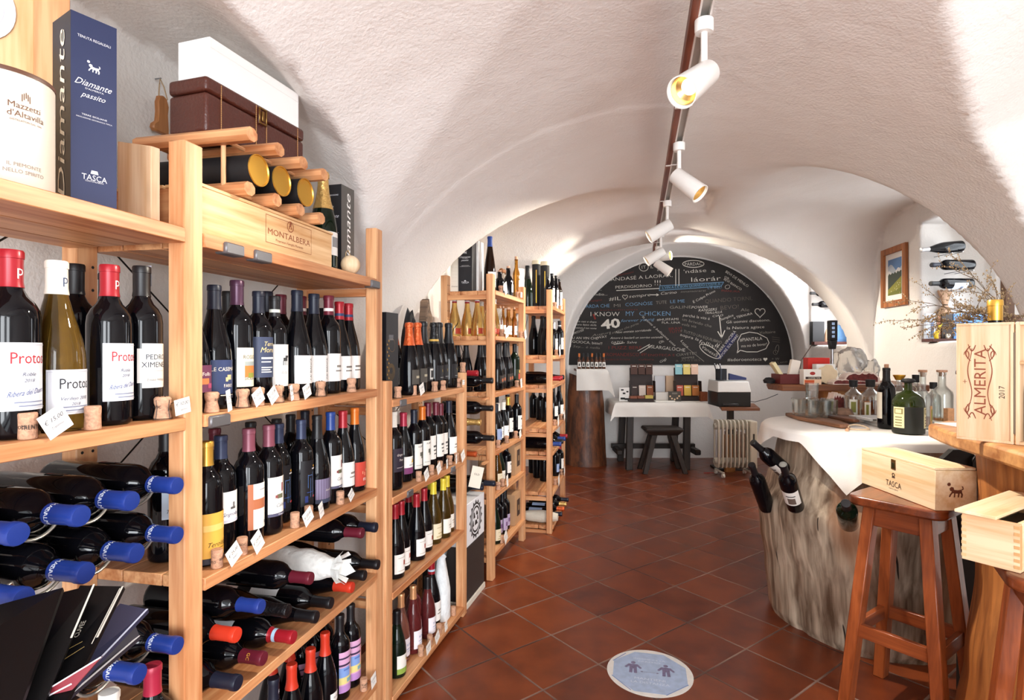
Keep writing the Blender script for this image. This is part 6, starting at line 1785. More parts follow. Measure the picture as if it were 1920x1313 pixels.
# trestle table with chocolates
ty0, ty1, tz = 6.27, 6.80, .735
tx0, tx1 = at_y(1156, 756, ty0).x, at_y(1321, 756, ty0).x
tt = empty('trestle_table', 'dark wooden trestle table under a white cloth below the blackboard', 'table', ((tx0 + tx1) / 2, (ty0 + ty1) / 2, 0))
o0 = Vector(tt.location)
def tb(name, a, b, m, bevel=.003):
    g = G(); g.box(Vector(a) - o0, Vector(b) - o0, m); return g.build(name, tt, bevel=bevel)
tb('table_top', (tx0, ty0, tz - .03), (tx1, ty1, tz), DARKW_X)
for lx in (tx0 + .10, tx1 - .24):
    for ly_, sp in ((ty0 + .06, -.07), (ty1 - .06, .02)):
        g = G(); a, b_ = Vector((lx, ly_ + sp, 0)) - o0, Vector((lx + .03, ly_, tz - .031)) - o0
        g.hexa([a + Vector((-.0, -.03, 0)), a + Vector((.07, -.03, 0)), a + Vector((.07, .03, 0)), a + Vector((0, .03, 0))], [b_ + Vector((-.0, -.03, 0)), b_ + Vector((.07, -.03, 0)), b_ + Vector((.07, .03, 0)), b_ + Vector((0, .03, 0))], DARKW_Z)
        g.build('leg', tt, bevel=.004)
tb('stretcher', (tx0 + .02, ty1 - .12, .16), (tx1 + .03, ty1 - .06, .215), DARKW_X)
for lx in (tx0 + .03, tx1 - .06): tb('foot_rail', (lx, ty0 + .14, .13), (lx + .07, ty1 - .08, .19), DARKW_X, .01)
g = drape(tx0 - .014, tx1 + .014, ty0 - .014, ty1 + .01, tz + .003, .155, fold=.006, side=.13, corner=.05, seed=4)
tag(g.build('tablecloth', None, smooth=70), 'white cloth over the trestle table of chocolates', 'tablecloth')
# stool under the table
sx, sy = at_y(1238, 800, 6.25).x, 6.18
st = empty('milking_stool', 'low dark wooden stool with chamfered seat under the trestle table', 'stool', (sx, sy, 0))
g = G(); hw, hd = .205, .13
g.hexa([(-hw * .72, -hd * .8, .405), (hw * .72, -hd * .8, .405), (hw * .72, hd * .8, .405), (-hw * .72, hd * .8, .405)], [(-hw, -hd, .46), (hw, -hd, .46), (hw, hd, .46), (-hw, hd, .46)], DARKW_X)
g.hexa([(-hw, -hd, .46), (hw, -hd, .46), (hw, hd, .46), (-hw, hd, .46)], [(-hw * .93, -hd * .95, .485), (hw * .93, -hd * .95, .485), (hw * .93, hd * .95, .485), (-hw * .93, hd * .95, .485)], DARKW_X)
g.build('seat', st, bevel=.006)
for a in (-1, 1):
    for b_ in (-1, 1):
        g = G(); p, q = Vector((a * .215, b_ * .13, 0)), Vector((a * .10, b_ * .07, .41))
        g.hexa([p + Vector(v) for v in ((-.025, -.02, 0), (.025, -.02, 0), (.025, .02, 0), (-.025, .02, 0))], [q + Vector(v) for v in ((-.03, -.022, 0), (.03, -.022, 0), (.03, .022, 0), (-.03, .022, 0))], DARKW_Z)
        g.build('leg', st, bevel=.003)
# chocolate displays
DCH = mat('#2A1A16', .5); TZ = tz + .0062
def face_box(name, parent, x0, x1, z0, z1, y0, y1, m, lean=0.0):
    g = G(); g.hexa([(x0, y0, z0), (x1, y0, z0), (x1, y1, z0), (x0, y1, z0)], [(x0, y0 + lean, z1), (x1, y0 + lean, z1), (x1, y1 + lean, z1), (x0, y1 + lean, z1)], m)
    return g.build(name, parent, bevel=.001)
DISP = [(1183, 1226, 'choc', ['#4A2A1E', '#4A2A1E', '#4A2A1E', '#3A2622', '#E0CFC4', '#A05A32'], 'display of dark-wrapped chocolate bars beside the milk cartons side'),
        (1267, 1312, 'col', ['#8FC4CC', '#E4CF7A', '#E3BFA8', '#C8604A', '#E6BE52', '#C87A3A'], 'display of pastel-wrapped chocolate bars beside the printer')]
for di, (u0, u1, kd, cols, lab) in enumerate(DISP):
    yy = 6.52; a, b_ = at_y(u0, 740, yy), at_y(u1, 740, yy); w = b_.x - a.x; H = CH - (690 - 656.5) / F * yy - TZ
    d = empty('chocolate_display', 'dark card stand of %s chocolate bars on the trestle table' % ('brown-wrapped' if di == 0 else 'pastel-wrapped'), 'display stand', (a.x, yy, TZ), group=None)
    face_box('back_card', d, 0, w, .0, H, .05, .056, DCH, .03)
    g = G(); g.text('GARDINI', .030, mat('#E8D8C8', .6), o=Vector((w / 2, .0775, H * .84)), ex=Vector((1, 0, 0)), ey=Z, width=w * .42); g.lathe([(.006, 0), (0, .001)], mat('#A83A2A', .6), 10, M=Matrix.Translation((w / 2, .0790, H * .93)) @ Matrix.Rotation(R(90), 4, 'X')); g.build('printed_header', d, smooth=0)
    face_box('front_lip', d, -.008, w + .008, 0, .05, -.06, -.052, DCH)
    face_box('side_panel', d, -.008, -.002, 0, H * .6, -.06, .05, DCH, .02); face_box('side_panel', d, w + .002, w + .008, 0, H * .6, -.06, .05, DCH, .02)
    for k in range(6):
        r_, c_ = divmod(k, 3)
        x0 = a.x + w * (c_ + .06) / 3; x1 = a.x + w * (c_ + .94) / 3
        zb = TZ + (.30 if r_ == 0 else .055) * H / .34 * .9; zt2 = zb + .118
        y0 = yy + (-.005 if r_ else .032)
        g = G(); g.hexa([(x0, y0, zb), (x1, y0, zb), (x1, y0 + .012, zb), (x0, y0 + .012, zb)], [(x0, y0 + .012, zt2), (x1, y0 + .012, zt2), (x1, y0 + .024, zt2), (x0, y0 + .024, zt2)], mat(cols[k], .5))
        o = g.build('chocolate_bar', bevel=.001)
        nm = {0: 'upper', 1: 'lower'}[r_]
        tag(o, '%s chocolate bar, %s of the %s row on the %s stand' % ({'#4A2A1E': 'brown', '#3A2622': 'dark', '#E0CFC4': 'white', '#A05A32': 'copper', '#8FC4CC': 'turquoise', '#E4CF7A': 'pale yellow', '#E3BFA8': 'peach', '#C8604A': 'red', '#E6BE52': 'yellow', '#C87A3A': 'orange'}[cols[k]], ORD[c_], nm, 'brown' if di == 0 else 'pastel'), 'chocolate bar', 'chocolate bars on the stands')
        g = G(); wx_ = (x1 - x0)
        g.add([(x0 + wx_ * .3, y0 + .0035, zb + .03), (x0 + wx_ * .75, y0 + .0035, zb + .03), (x0 + wx_ * .8, y0 + .0055, zb + .05), (x0 + wx_ * .5, y0 + .0065, zb + .062), (x0 + wx_ * .25, y0 + .0055, zb + .05)], [(0, 1, 2, 3, 4)], mat('#3A2018', .5))
        g.add([(x0 + wx_ * .2, y0 + .0088, zb + .092), (x0 + wx_ * .8, y0 + .0088, zb + .092), (x0 + wx_ * .8, y0 + .0098, zb + .100), (x0 + wx_ * .2, y0 + .0098, zb + .100)], [(0, 1, 2, 3)], mat('#EFE6DA', .6)); g.build('wrapper_print', o, smooth=0)
# trays and cards in front
def px_box(name, u0, u1, v0, v1, Y, dep, m, label, cat, zb=None, group=None, bev=.001):
    a, b_ = at_y(u0, v1, Y), at_y(u1, v0, Y)
    z0 = a.z if zb is None else zb
    g = G(); g.box((a.x, Y, z0), (b_.x, Y + dep, b_.z), m)
    o = g.build(name, None, bevel=bev)
    return tag(o, label, cat, group)
tr_ = px_box('chocolate_tray', 1180, 1226, 748, 757, 6.30, .09, DCH, 'low dark tray of chocolate pieces at the front of the trestle table', 'tray', TZ)
for i, (u0, u1, cl) in enumerate(((1182, 1195, '#8A5038'), (1196, 1209, '#8A5038'), (1210, 1225, '#C9B45A'))):
    a, b_ = at_y(u0, 745, 6.30), at_y(u1, 745, 6.30); zz = at_y(u0, 748, 6.30).z
    g = G(); g.box((a.x, 6.305, zz + .001), (b_.x, 6.38, zz + .028 + .008 * (i == 2)), mat(cl, .5)); tag(g.build('chocolate_bar', bevel=.002), ['brown chocolate pack in the low tray, first along', 'brown chocolate pack in the low tray, second along', 'olive-yellow chocolate pack in the low tray'][i], 'chocolate bar', 'packs in the low tray')
p = px_box('recipe_card', 1253, 1277, 734, 753, 6.34, .006, mat('#4E4A44', .6), 'grey card with almond drawings standing before the chocolate stands', 'card', TZ)
a = at_y(1265, 745, 6.339); g = G()
for dx_, dz_ in ((-.05, .01), (-.03, -.015), (.0, -.025), (.03, -.012), (.05, .012)): g.lathe([(.010, 0), (0, .0006)], mat('#E8C8A0', .6), 8, M=Matrix.Translation((a.x + dx_, 6.339, a.z + dz_)) @ Matrix.Rotation(R(90), 4, 'X'))
for k in range(3): g.box((a.x - .03, 6.3388, a.z + .035 + k * .006), (a.x + .03, 6.3394, a.z + .037 + k * .006), mat('#B8B0A4', .6))
g.build('printed_drawing', p, smooth=0)
px_box('leaflet', 1229, 1266, 752, 757, 6.29, .12, PAPER, 'flat cream leaflet on the trestle table cloth', 'leaflet', TZ); px_box('leaflet', 1267, 1304, 753.5, 757.5, 6.29, .10, WHITE, 'flat white leaflet with black printing on the trestle table cloth', 'leaflet', TZ)
px_box('leaflet_stack', 1227, 1264, 736, 746, 6.50, .09, mat('#EFE9E2', .6), 'stack of pale leaflets between the two chocolate stands', 'leaflets', TZ); px_box('card_box', 1228, 1247, 705, 722.5, 6.66, .05, mat('#E4E6EC', .6), 'pale blue-white carton behind the leaflets', 'box', TZ)
px_box('card_box', 1249, 1265, 705, 722.5, 6.66, .05, mat('#EBC9A8', .6), 'peach carton behind the leaflets beside the blue-white one', 'box', TZ)
cw = px_box('picture_card', 1161, 1180, 727, 753, 6.42, .006, WHITE, 'white card with black animal pictures at the table end', 'card', TZ)
a = at_y(1171, 741, 6.419); g = G()
for dx_, dz_, w_, h_ in ((-.045, -.05, .05, .022), (.0, -.055, .045, .02), (-.02, .01, .03, .018), (.02, .03, .025, .016), (-.04, .05, .03, .016)): g.box((a.x + dx_, 6.4188, a.z + dz_), (a.x + dx_ + w_, 6.4194, a.z + dz_ + h_), INK)
g.build('printed_picture', cw, smooth=0)
px_box('copper_bag', 1314, 1327, 735, 757, 6.40, .06, mat('#8A4A2A', .35, .3, bump=.5, bscale=40), 'small copper-coloured crinkled bag at the printer end of the table', 'bag', TZ)

# printer on its plank
PZ = CH - (757 - 656.5) / F * 6.25
g = G(); a, b_, c_, d_ = at_y(1353, 768, 6.02), at_y(1425, 768, 6.02), at_y(1414, 757, 6.55), at_y(1346, 755, 6.55)
zt = .705
g.hexa([(a.x, 6.02, zt - .03), (b_.x, 6.02, zt - .03), (c_.x, 6.55, zt - .03), (d_.x, 6.55, zt - .03)], [(a.x, 6.02, zt), (b_.x, 6.02, zt), (c_.x, 6.55, zt), (d_.x, 6.55, zt)], BROWN_X)
sd = empty('side_table', 'brown plank side table carrying the printer', 'table', (0, 0, 0)); g.build('table_top', sd, bevel=.003)
mx_ = (a.x + b_.x) / 2
g = G(); g.box((mx_ - .03, 6.28, .02), (mx_ + .03, 6.34, zt - .031), DARKW_Z); g.build('pedestal', sd, bevel=.003)
g = G(); g.box((mx_ - .18, 6.20, 0), (mx_ + .18, 6.44, .02), DARKW_X); g.build('foot_plate', sd, bevel=.003)
pr = empty('printer', 'black and white desktop printer on the brown plank', 'printer', (0, 0, 0))
Yp = 6.14; x0, x1 = at_y(1346, 740, Yp).x, at_y(1408, 740, Yp).x; zb = zt + .001; zm = CH - (736 - 656.5) / F * Yp; zh = CH - (714 - 656.5) / F * Yp
g = G(); g.box((x0, Yp, zb), (x1, Yp + .32, zm), mat('#161618', .35)); g.build('printer_base', pr, bevel=.006, seg=2)
g = G(); g.hexa([(x0 - .005, Yp - .005, zm), (x1 + .005, Yp - .005, zm), (x1 + .005, Yp + .32, zm), (x0 - .005, Yp + .32, zm)], [(x0 + .01, Yp + .03, zh - .01), (x1 - .01, Yp + .03, zh - .01), (x1 - .01, Yp + .32, zh), (x0 + .01, Yp + .32, zh)], mat('#E4E2DE', .45)); g.build('printer_lid', pr, bevel=.008, seg=2)
g = G(); g.box((x0 + .05, Yp - .012, zb + .012), (x0 + .22, Yp, zb + .035), mat('#2E2E32', .3)); g.build('paper_tray', pr, bevel=.003)
g = G(); g.tube([(x1, Yp + .2, zb + .05), (x1 + .15, Yp + .25, zb + .03), (x1 + .30, Yp + .3, zb + .06), (x1 + .45, Yp + .34, zb + .11)], .004, mat('#4A4A4A', .6), 6); g.build('power_cord', pr)
pc = empty('pen_cup', 'dark mesh pen cup standing on the printer lid', 'pen cup', (at_y(1354.5, 718, Yp + .08).x, Yp + .12, zh + .001))
g = G(); hh = CH - (692 - 656.5) / F * (Yp + .1) - zh; g.lathe([(0, .002), (.056, .002), (.058, 0), (.060, hh), (.056, hh), (.054, .006), (0, .006)], mat('#34363C', .35, .6), 28); g.build('cup', pc)
for i in range(6):
    q = i * 1.1; r0 = .02 + .004 * i
    g = G(); a0 = Vector((r0 * math.cos(q), r0 * math.sin(q), .008)); a1 = Vector((-.045 + .03 * math.cos(q), .030 * math.sin(q), hh + .04 + .01 * (i % 3))); g.tube([a0, a1], .004, [MATTE_BLACK, WHITE, STEEL][i % 3], 6)
    o = g.build('pen'); o.location = pc.location; tag(o, ['black', 'white', 'grey'][i % 3] + ' pen in the mesh cup on the printer', 'pen', 'pens in the mesh cup')
g = G(); p_ = at_y(1375, 709, Yp + .14); g.hexa([(p_.x - .06, Yp + .10, zh + .002), (p_.x + .13, Yp + .10, zh + .002), (p_.x + .13, Yp + .14, zh + .002), (p_.x - .06, Yp + .14, zh + .002)], [(p_.x - .06, Yp + .10, zh + .075), (p_.x + .13, Yp + .10, zh + .028), (p_.x + .13, Yp + .14, zh + .028), (p_.x - .06, Yp + .14, zh + .075)], mat('#2E3A6A', .4))
tag(g.build('stapler', bevel=.004), 'dark blue desk stapler lying beside the pen cup', 'stapler')

# oil radiator
rx0, rx1, ry = at_y(1340, 800, 5.95).x, at_y(1400, 800, 5.95).x, 5.95
rd_ = empty('oil_radiator', 'cream oil-filled radiator on castors below the printer', 'radiator', ((rx0 + rx1) / 2, ry, 0))
o0 = Vector(rd_.location); CREAM = mat('#CFC8B8', .4)
zt_ = CH - (787 - 656.5) / F * ry; nf = 8
for i in range(nf):
    x = rx0 + (rx1 - rx0) * (i + .5) / nf - o0.x
    g = G()
    n = 20; pf = []
    for k in range(n):
        q = 2 * math.pi * k / n
        cx_, cz_ = math.cos(q), math.sin(q)
        pf.append((math.copysign(abs(cx_) ** .35, cx_) * .075, (zt_ + .09) / 2 + math.copysign(abs(cz_) ** .35, cz_) * (zt_ - .09) / 2))
    vs = [(x - .007, y, z) for y, z in pf] + [(x + .007, y, z) for y, z in pf]
    inn = [(x - .004, y * .72, (zt_ + .09) / 2 + (z - (zt_ + .09) / 2) * .84) for y, z in pf]
    fs = [(k, (k + 1) % n, (k + 1) % n + n, k + n) for k in range(n)]
    # a ring-shaped fin with a thin web
    inL = [(x - .007, y * .72, (zt_ + .09) / 2 + (z - (zt_ + .09) / 2) * .84) for y, z in pf]; inR = [(x + .007, p[1], p[2]) for p in inL]
    base = len(vs); vs += inL + inR
    fs += [(k, k + n * 2, (k + 1) % n + n * 2, (k + 1) % n) for k in range(n)] + [(k + n, (k + 1) % n + n, (k + 1) % n + 3 * n, k + 3 * n) for k in range(n)] + [(k + 2 * n, k + 3 * n, (k + 1) % n + 3 * n, (k + 1) % n + 2 * n) for k in range(n)]
    g.add(vs, fs, CREAM)
    for zc_ in (.16, zt_ - .07): g.lathe([(.028, -.03), (.034, -.012), (.034, .012), (.028, .03)], CREAM, 16, M=Matrix.Translation((x, 0, zc_)) @ Matrix.Rotation(R(90), 4, 'Y'))
    g.build('radiator_fin', rd_, smooth=50)
xb = rx1 - o0.x
g = G(); g.box((xb + .01, -.07, .09), (xb + .085, .075, zt_ - .01), mat('#D8D0BE', .5)); g.build('control_panel', rd_, bevel=.01, seg=2)
g = G(); g.box((xb + .035, -.0725, zt_ - .20), (xb + .055, -.0695, zt_ - .14), mat('#4A4640', .5)); g.build('switch', rd_)
for x in (rx0 + .05 - o0.x, rx1 + .02 - o0.x):
    g = G(); g.box((x - .012, -.12, .045), (x + .012, .12, .06), CREAM); g.build('foot', rd_, bevel=.003)
    for y in (-.105, .105):
        g = G(); g.lathe([(0, -.012), (.022, -.012), (.025, -.006), (.025, .006), (.022, .012), (0, .012)], mat('#E4E0D6', .4), 16, M=Matrix.Translation((x, y, .0255)) @ Matrix.Rotation(R(90), 4, 'Y')); g.build('castor_wheel', rd_)
# wooden crates stored behind the radiator
g = G(); a = at_y(1352, 860, 6.28); g.box((a.x, 6.13, 0), (a.x + .10, 6.195, .40), HONEY_Z); tag(g.build('wooden_plank_offcut', None, Matrix.Identity(4), bevel=.002), 'orange wood offcut standing behind the radiator fins', 'wood offcut')
g = G(); a = at_y(1385, 860, 6.30); g.box((a.x, 6.46, 0), (a.x + .17, 6.72, .36), BROWN_X); tag(g.build('storage_crate', bevel=.002), 'brown storage crate on the floor behind the radiator', 'crate')

# ================================================================== lighting track
TZK = 2.25
def tk(Y): return Vector((.189 + .220 * Y, Y, TZK))
A, B_ = tk(.5), tk(5.35); td = (B_ - A).normalized(); tl = (B_ - A).length; tang = math.atan2(td.y, td.x)
WPAINT = mat('#ECE9E4', .35)
tr = empty('lighting_track', 'white ceiling lighting track fixed along a brown wooden batten', 'lighting track', A, tang)
g = G(); g.box((0, -.018, .0), (tl, -.0125, .034), WPAINT); g.box((0, .0125, .0), (tl, .018, .034), WPAINT); g.box((0, -.0125, .026), (tl, .0125, .034), WPAINT); g.build('track_rail', tr)
g = G(); g.box((0, -.0122, .020), (tl, .0122, .0255), mat('#BEBBB4', .5)); g.build('contact_strip', tr)
g = G(); g.box((0, .0185, -.002), (tl, .040, .040), wood('#8A4A30', '#5A2A1A', 'x')); g.build('wooden_batten', tr, bevel=.002)
for k in range(7):
    g = G(); g.box((.3 + k * .7, -.021, -.002), (.315 + k * .7, .021, .0), WPAINT); g.box((.3 + k * .7, .018, -.004), (.315 + k * .7, .043, -.002), WPAINT); g.build('track_clip', tr)
BULB = mat('#FFE9C4', .4, emit=3.5)
def spot(Y, aim, label, power, on=True, drop=.10, cone=75, bulb=None):
    p = tk(Y) - Vector((0, 0, .0008)); root = empty('track_spotlight', label, 'spotlight', p, 0, 'spotlights on the ceiling track')
    g = G(); g.lathe([(0, -.036), (.024, -.036), (.026, -.030), (.026, -.001), (0, -.001)], WPAINT, 24); g.build('adapter', root)
    jt = Vector((0, 0, -.036 - drop))
    g = G(); g.tube([(0, 0, -.03), jt + Vector((0, 0, -.012))], .0095, WPAINT, 12); g.build('stem', root)
    d = Vector(aim).normalized()
    M = Matrix.Translation(jt + Vector((0, 0, -.02)) + d * .02) @ d.to_track_quat('Z', 'Y').to_matrix().to_4x4()
    g = G(); g.lathe([(0, -.045), (.034, -.045), (.036, -.042), (.043, .105), (.044, .112), (.0405, .112), (.039, .100), (.037, .085)], WPAINT, 32); g.build('lamp_can', root, M)
    g = G(); g.lathe([(.0375, .100), (.034, .080), (.022, .070)], mat('#D8B878', .25, .8), 28); g.build('reflector', root, M)
    g = G(); g.lathe([(.022, .0705), (0, .074)], bulb or BULB, 24); g.build('bulb', root, M)
    if power:
        L = bpy.data.lights.new('spot_beam', 'SPOT'); L.energy = power; L.color = (1.0, .90, .76); L.spot_size = R(cone); L.spot_blend = .6; L.shadow_soft_size = .025
        lo = bpy.data.objects.new('spot_beam', L); COL.objects.link(lo); lo.parent = root
        lo.matrix_basis = Matrix.Translation(jt + Vector((0, 0, -.02)) + d * .122) @ d.to_track_quat('-Z', 'Y').to_matrix().to_4x4()
    return root
spot(1.60, (-.62, -.50, -.58), 'big track spotlight nearest the camera tipped towards the shelves', 50)
spot(2.55, (.52, -.42, -.62), 'second track spotlight tipped towards the counter', 75)
spot(3.54, (-.85, .10, -.50), 'third track spotlight turned to the shelves', 36, cone=110)
spot(4.50, (-.85, .05, -.52), 'fourth track spotlight turned to the shelves', 36, cone=110)
spot(5.10, (.75, -.25, -.60), 'last track spotlight turned towards the counter wall', 75)
spot(5.31, (.80, -.62, .06), 'glowing bare-faced track spotlight under the arch before the blackboard', 9, drop=.01, cone=120, bulb=mat('#FFE9C4', .4, emit=40.0))
# ================================================================== tree-trunk counter
TC = Vector((1.74, 2.78, 0)); TT = .950
def weathered(lo, hi, warm, name):
    m, nt, b = nodes_of(name)
    N = nt.nodes.new; L = nt.links.new
    tc = N('ShaderNodeTexCoord')
    def nz(scale, sc, det=5, dist=.3):
        mp = N('ShaderNodeMapping'); mp.inputs['Scale'].default_value = scale
        L(tc.outputs['Object'], mp.inputs['Vector'])
        n = N('ShaderNodeTexNoise'); n.inputs['Scale'].default_value = sc; n.inputs['Detail'].default_value = det; n.inputs['Distortion'].default_value = dist
        L(mp.outputs[0], n.inputs['Vector']); return n.outputs['Fac']
    f1 = nz((1, 1, .055), 30); f2 = nz((1, 1, .35), 3.0, 4); f3 = nz((1, 1, .03), 17, 2, 1.0)
    r1_ = N('ShaderNodeValToRGB'); r1_.color_ramp.elements[0].position = .33; r1_.color_ramp.elements[1].position = .68
    r1_.color_ramp.elements[0].color = (*lin(lo), 1); r1_.color_ramp.elements[1].color = (*lin(hi), 1); L(f1, r1_.inputs['Fac'])
    r2_ = N('ShaderNodeValToRGB'); r2_.color_ramp.elements[0].position = .48; r2_.color_ramp.elements[1].position = .66
    r2_.color_ramp.elements[0].color = (0, 0, 0, 1); r2_.color_ramp.elements[1].color = (1, 1, 1, 1); L(f2, r2_.inputs['Fac'])
    mi = N('ShaderNodeMix'); mi.data_type = 'RGBA'; L(r2_.outputs['Color'], mi.inputs['Factor']); L(r1_.outputs['Color'], mi.inputs['A']); mi.inputs['B'].default_value = (*lin(warm), 1)
    r3_ = N('ShaderNodeValToRGB'); r3_.color_ramp.elements[0].position = .27; r3_.color_ramp.elements[1].position = .285
    r3_.color_ramp.elements[0].color = (1, 1, 1, 1); r3_.color_ramp.elements[1].color = (0, 0, 0, 1); L(f3, r3_.inputs['Fac'])
    m2 = N('ShaderNodeMix'); m2.data_type = 'RGBA'; L(r3_.outputs['Color'], m2.inputs['Factor']); L(mi.outputs['Result'], m2.inputs['A']); m2.inputs['B'].default_value = (*lin('#2A2019'), 1)
    L(m2.outputs['Result'], b.inputs['Base Color']); b.inputs['Roughness'].default_value = .55
    bp = N('ShaderNodeBump'); bp.inputs['Strength'].default_value = .5; bp.inputs['Distance'].default_value = .01
    L(f1, bp.inputs['Height']); L(bp.outputs['Normal'], b.inputs['Normal'])
    return m
WEATHER = weathered('#6A5644', '#CDBBA4', '#A06C46', 'weathered_trunk')
log_mesh('trunk_counter', TC, [(0, .415), (.04, .43), (.25, .45), (.42, .475), (.56, .49), (.68, .445), (.78, .41), (.90, .395), (.912, .39)], 7.3, WEATHER, n=110, nz=60, groove=.06, lumps=.055,
         label='huge weathered tree trunk serving as counter under the white cloth', cat='tree trunk')
g = G(); g.lathe([(0, .9125), (.455, .9125), (.46, .918), (.46, .944), (.455, TT), (0, TT)], HONEY_X, 64)
tag(g.build('counter_board', None, Matrix.Translation(TC)), 'round wooden board between trunk counter and white cloth', 'counter board')
def ang_d(a, b): return abs((a - b + 180) % 360 - 180)
def cdrop(q):
    d = .050
    for c, h, w in ((229, .20, 24), (165, .085, 18), (325, .15, 26), (60, .16, 30)):
        d += h * max(0, 1 - ang_d(q, c) / w) ** 1.15
    return d
g = G(); nr, nt_ = 34, 220; vs = [(0, 0, TT + .0015)]; 
for i in range(1, nr + 1):
    for k in range(nt_):
        q = 360 * k / nt_; t = i / nr; D = cdrop(q)
        if t <= .6:
            r_ = .462 * t / .6; z_ = TT + .0015 + (.0015 * noise.noise(Vector((r_ * 8 * math.cos(R(q)), r_ * 8 * math.sin(R(q)), 3))) if t < .58 else 0)
            z_ = max(z_, TT + .0012)
        else:
            s = (t - .6) / .4; h = D * s
            fold = .014 * math.sin(R(q) * 9 + 1.2) + .008 * math.sin(R(q) * 17)
            r_ = .462 + min(.012, h * .8) + h * .10 + max(-.010, fold) * min(1, h / .10)
            z_ = TT + .0015 - h
        vs.append((r_ * math.cos(R(q)), r_ * math.sin(R(q)), z_))
fs = [(0, 1 + k, 1 + (k + 1) % nt_) for k in range(nt_)]
for i in range(nr - 1):
    for k in range(nt_): fs.append((1 + i * nt_ + k, 1 + (i + 1) * nt_ + k, 1 + (i + 1) * nt_ + (k + 1) % nt_, 1 + i * nt_ + (k + 1) % nt_))
g.add(vs, fs, CLOTH)
tag(g.build('tablecloth', None, Matrix.Translation(TC), 75), 'white cloth with pointed corner hanging over the weathered trunk counter', 'tablecloth')

def axis_bottle(mouth, dirv, kind, gl, cap, label, group=None, spec=None, roll=0, sc=1.0, **k):
    dv = Vector(dirv).normalized(); H = PROF[kind][0][-1][1] * sc
    base = Vector(mouth) - dv * H
    up = Vector((0, 0, 1)) if abs(dv.z) < .95 else Vector((1, 0, 0))
    xx = (up - dv * dv.dot(up)).normalized(); yy = dv.cross(xx)
    M = Matrix.Identity(4)
    for i, c in enumerate((xx, yy, dv)):
        for j in range(3): M[j][i] = c[j]
    return bottle(Matrix.Translation(base) @ M @ Matrix.Rotation(R(roll), 4, 'Z'), kind, gl, cap, label, group, spec, (sc, sc, sc), **k)
GT = 'bottles stuck into the trunk counter'
dp = dict(z0=.06, z1=.15, w=60, col='#ECE8E0', prints=[('r', -30, 30, .12, .126, '#3A3A3A'), ('r', -24, 24, .07, .11, '#6A5A50')])
axis_bottle(at_y(1409, 871, 2.68), (-.36, -.34, .66), 'bord', 'dark', 'black', 'lower of two bottles stuck in the far side of the trunk counter', GT, dp, roll=20)
axis_bottle(at_y(1411, 829, 2.72), (-.60, -.16, .50), 'bord', 'dark', 'black', 'upper bottle stuck in the far side of the trunk counter under the cloth', GT, dp, roll=180)
axis_bottle(at_y(1468, 871, 2.40), (-.34, -.40, .58), 'bord', 'dark', 'black', 'bottle with white label stuck in the middle of the trunk counter', GT, dp, roll=190)
axis_bottle(at_y(1586, 944, 2.10), (-.42, -.66, .42), 'bord', 'green', 'black', 'lone black bottle stuck in the trunk counter below the hanging cloth corner', GT)
c = at_y(1709, 1040, 2.44); dv = Vector((.18, .85, .35)).normalized()
axis_bottle(c + dv * .28 + Vector((0, -.10, 0)), dv, 'bord', 'dark', None, 'bottle pushed neck-first into the trunk counter, its base showing between stool legs', GT)

# ---- things on the trunk counter
ZT = TT + .0032
def on_t(u, Y, z=ZT): return Vector(((u - 960) / F * Y, Y, z))
def zpx(v, Y): return CH - (v - 656.5) / F * Y
# black bottle with cork
p = on_t(1662, 2.66); h = zpx(690, 2.66) - ZT
bottle(TR(p, R(180)), 'bord', 'dark', 'black', 'tall black bottle closed with a cork on the trunk counter', None, dict(z0=.05, z1=.18, w=30, col='#E8E2D2', prints=[]), (.98, .98, h / .30), cork=True, start=.235)
# squat dark green bottle
p = on_t(1703, 2.50); s = 1.0
g = G(); SQ = [(0, .006), (.050, 0), (.0565, .004), (.059, .012), (.061, .125), (.060, .140), (.054, .158), (.042, .172), (.026, .182), (.0165, .190), (.0148, .200), (.0148, .222), (.0175, .223), (.0175, .230), (0, .231)]
g.lathe(SQ, mat('#2E3A16', .08, trans=.35, ior=1.4), 36)
o = g.build('spirit_bottle', None, TR(p)); tag(o, 'squat dark green bottle with two cream labels on the trunk counter', 'bottle')
g = G(); g.lathe([(.0612, .004), (.0622, .03), (.0622, .118), (.0612, .120)], mat('#151812', .5), 36); g.build('dark_sleeve', o)
for a in (200, 318):
    g = G(); g.patch(.0630, a - 22, a + 22, .028, .118, mat('#D8CFA4', .6))
    g.patch(.0633, a - 17, a + 17, .088, .112, mat('#8A7F50', .6)); g.patch(.0636, a - 12, a + 12, .092, .108, mat('#D8CFA4', .6))
    for k in range(4): g.patch(.0633, a - 14, a + 14, .036 + k * .012, .040 + k * .012, mat('#6A6238', .6))
    g.build('paper_label', o)
g = G(); g.lathe([(.0150, .222), (.0265, .226), (.028, .232), (.022, .240), (0, .243)], MATTE_BLACK, 20); g.tube([(.015, 0, .21), (.03, .004, .208), (.036, .0, .198), (.028, -.01, .19)], .0012, mat('#C8C0A0', .6), 5); g.build('stopper', o)
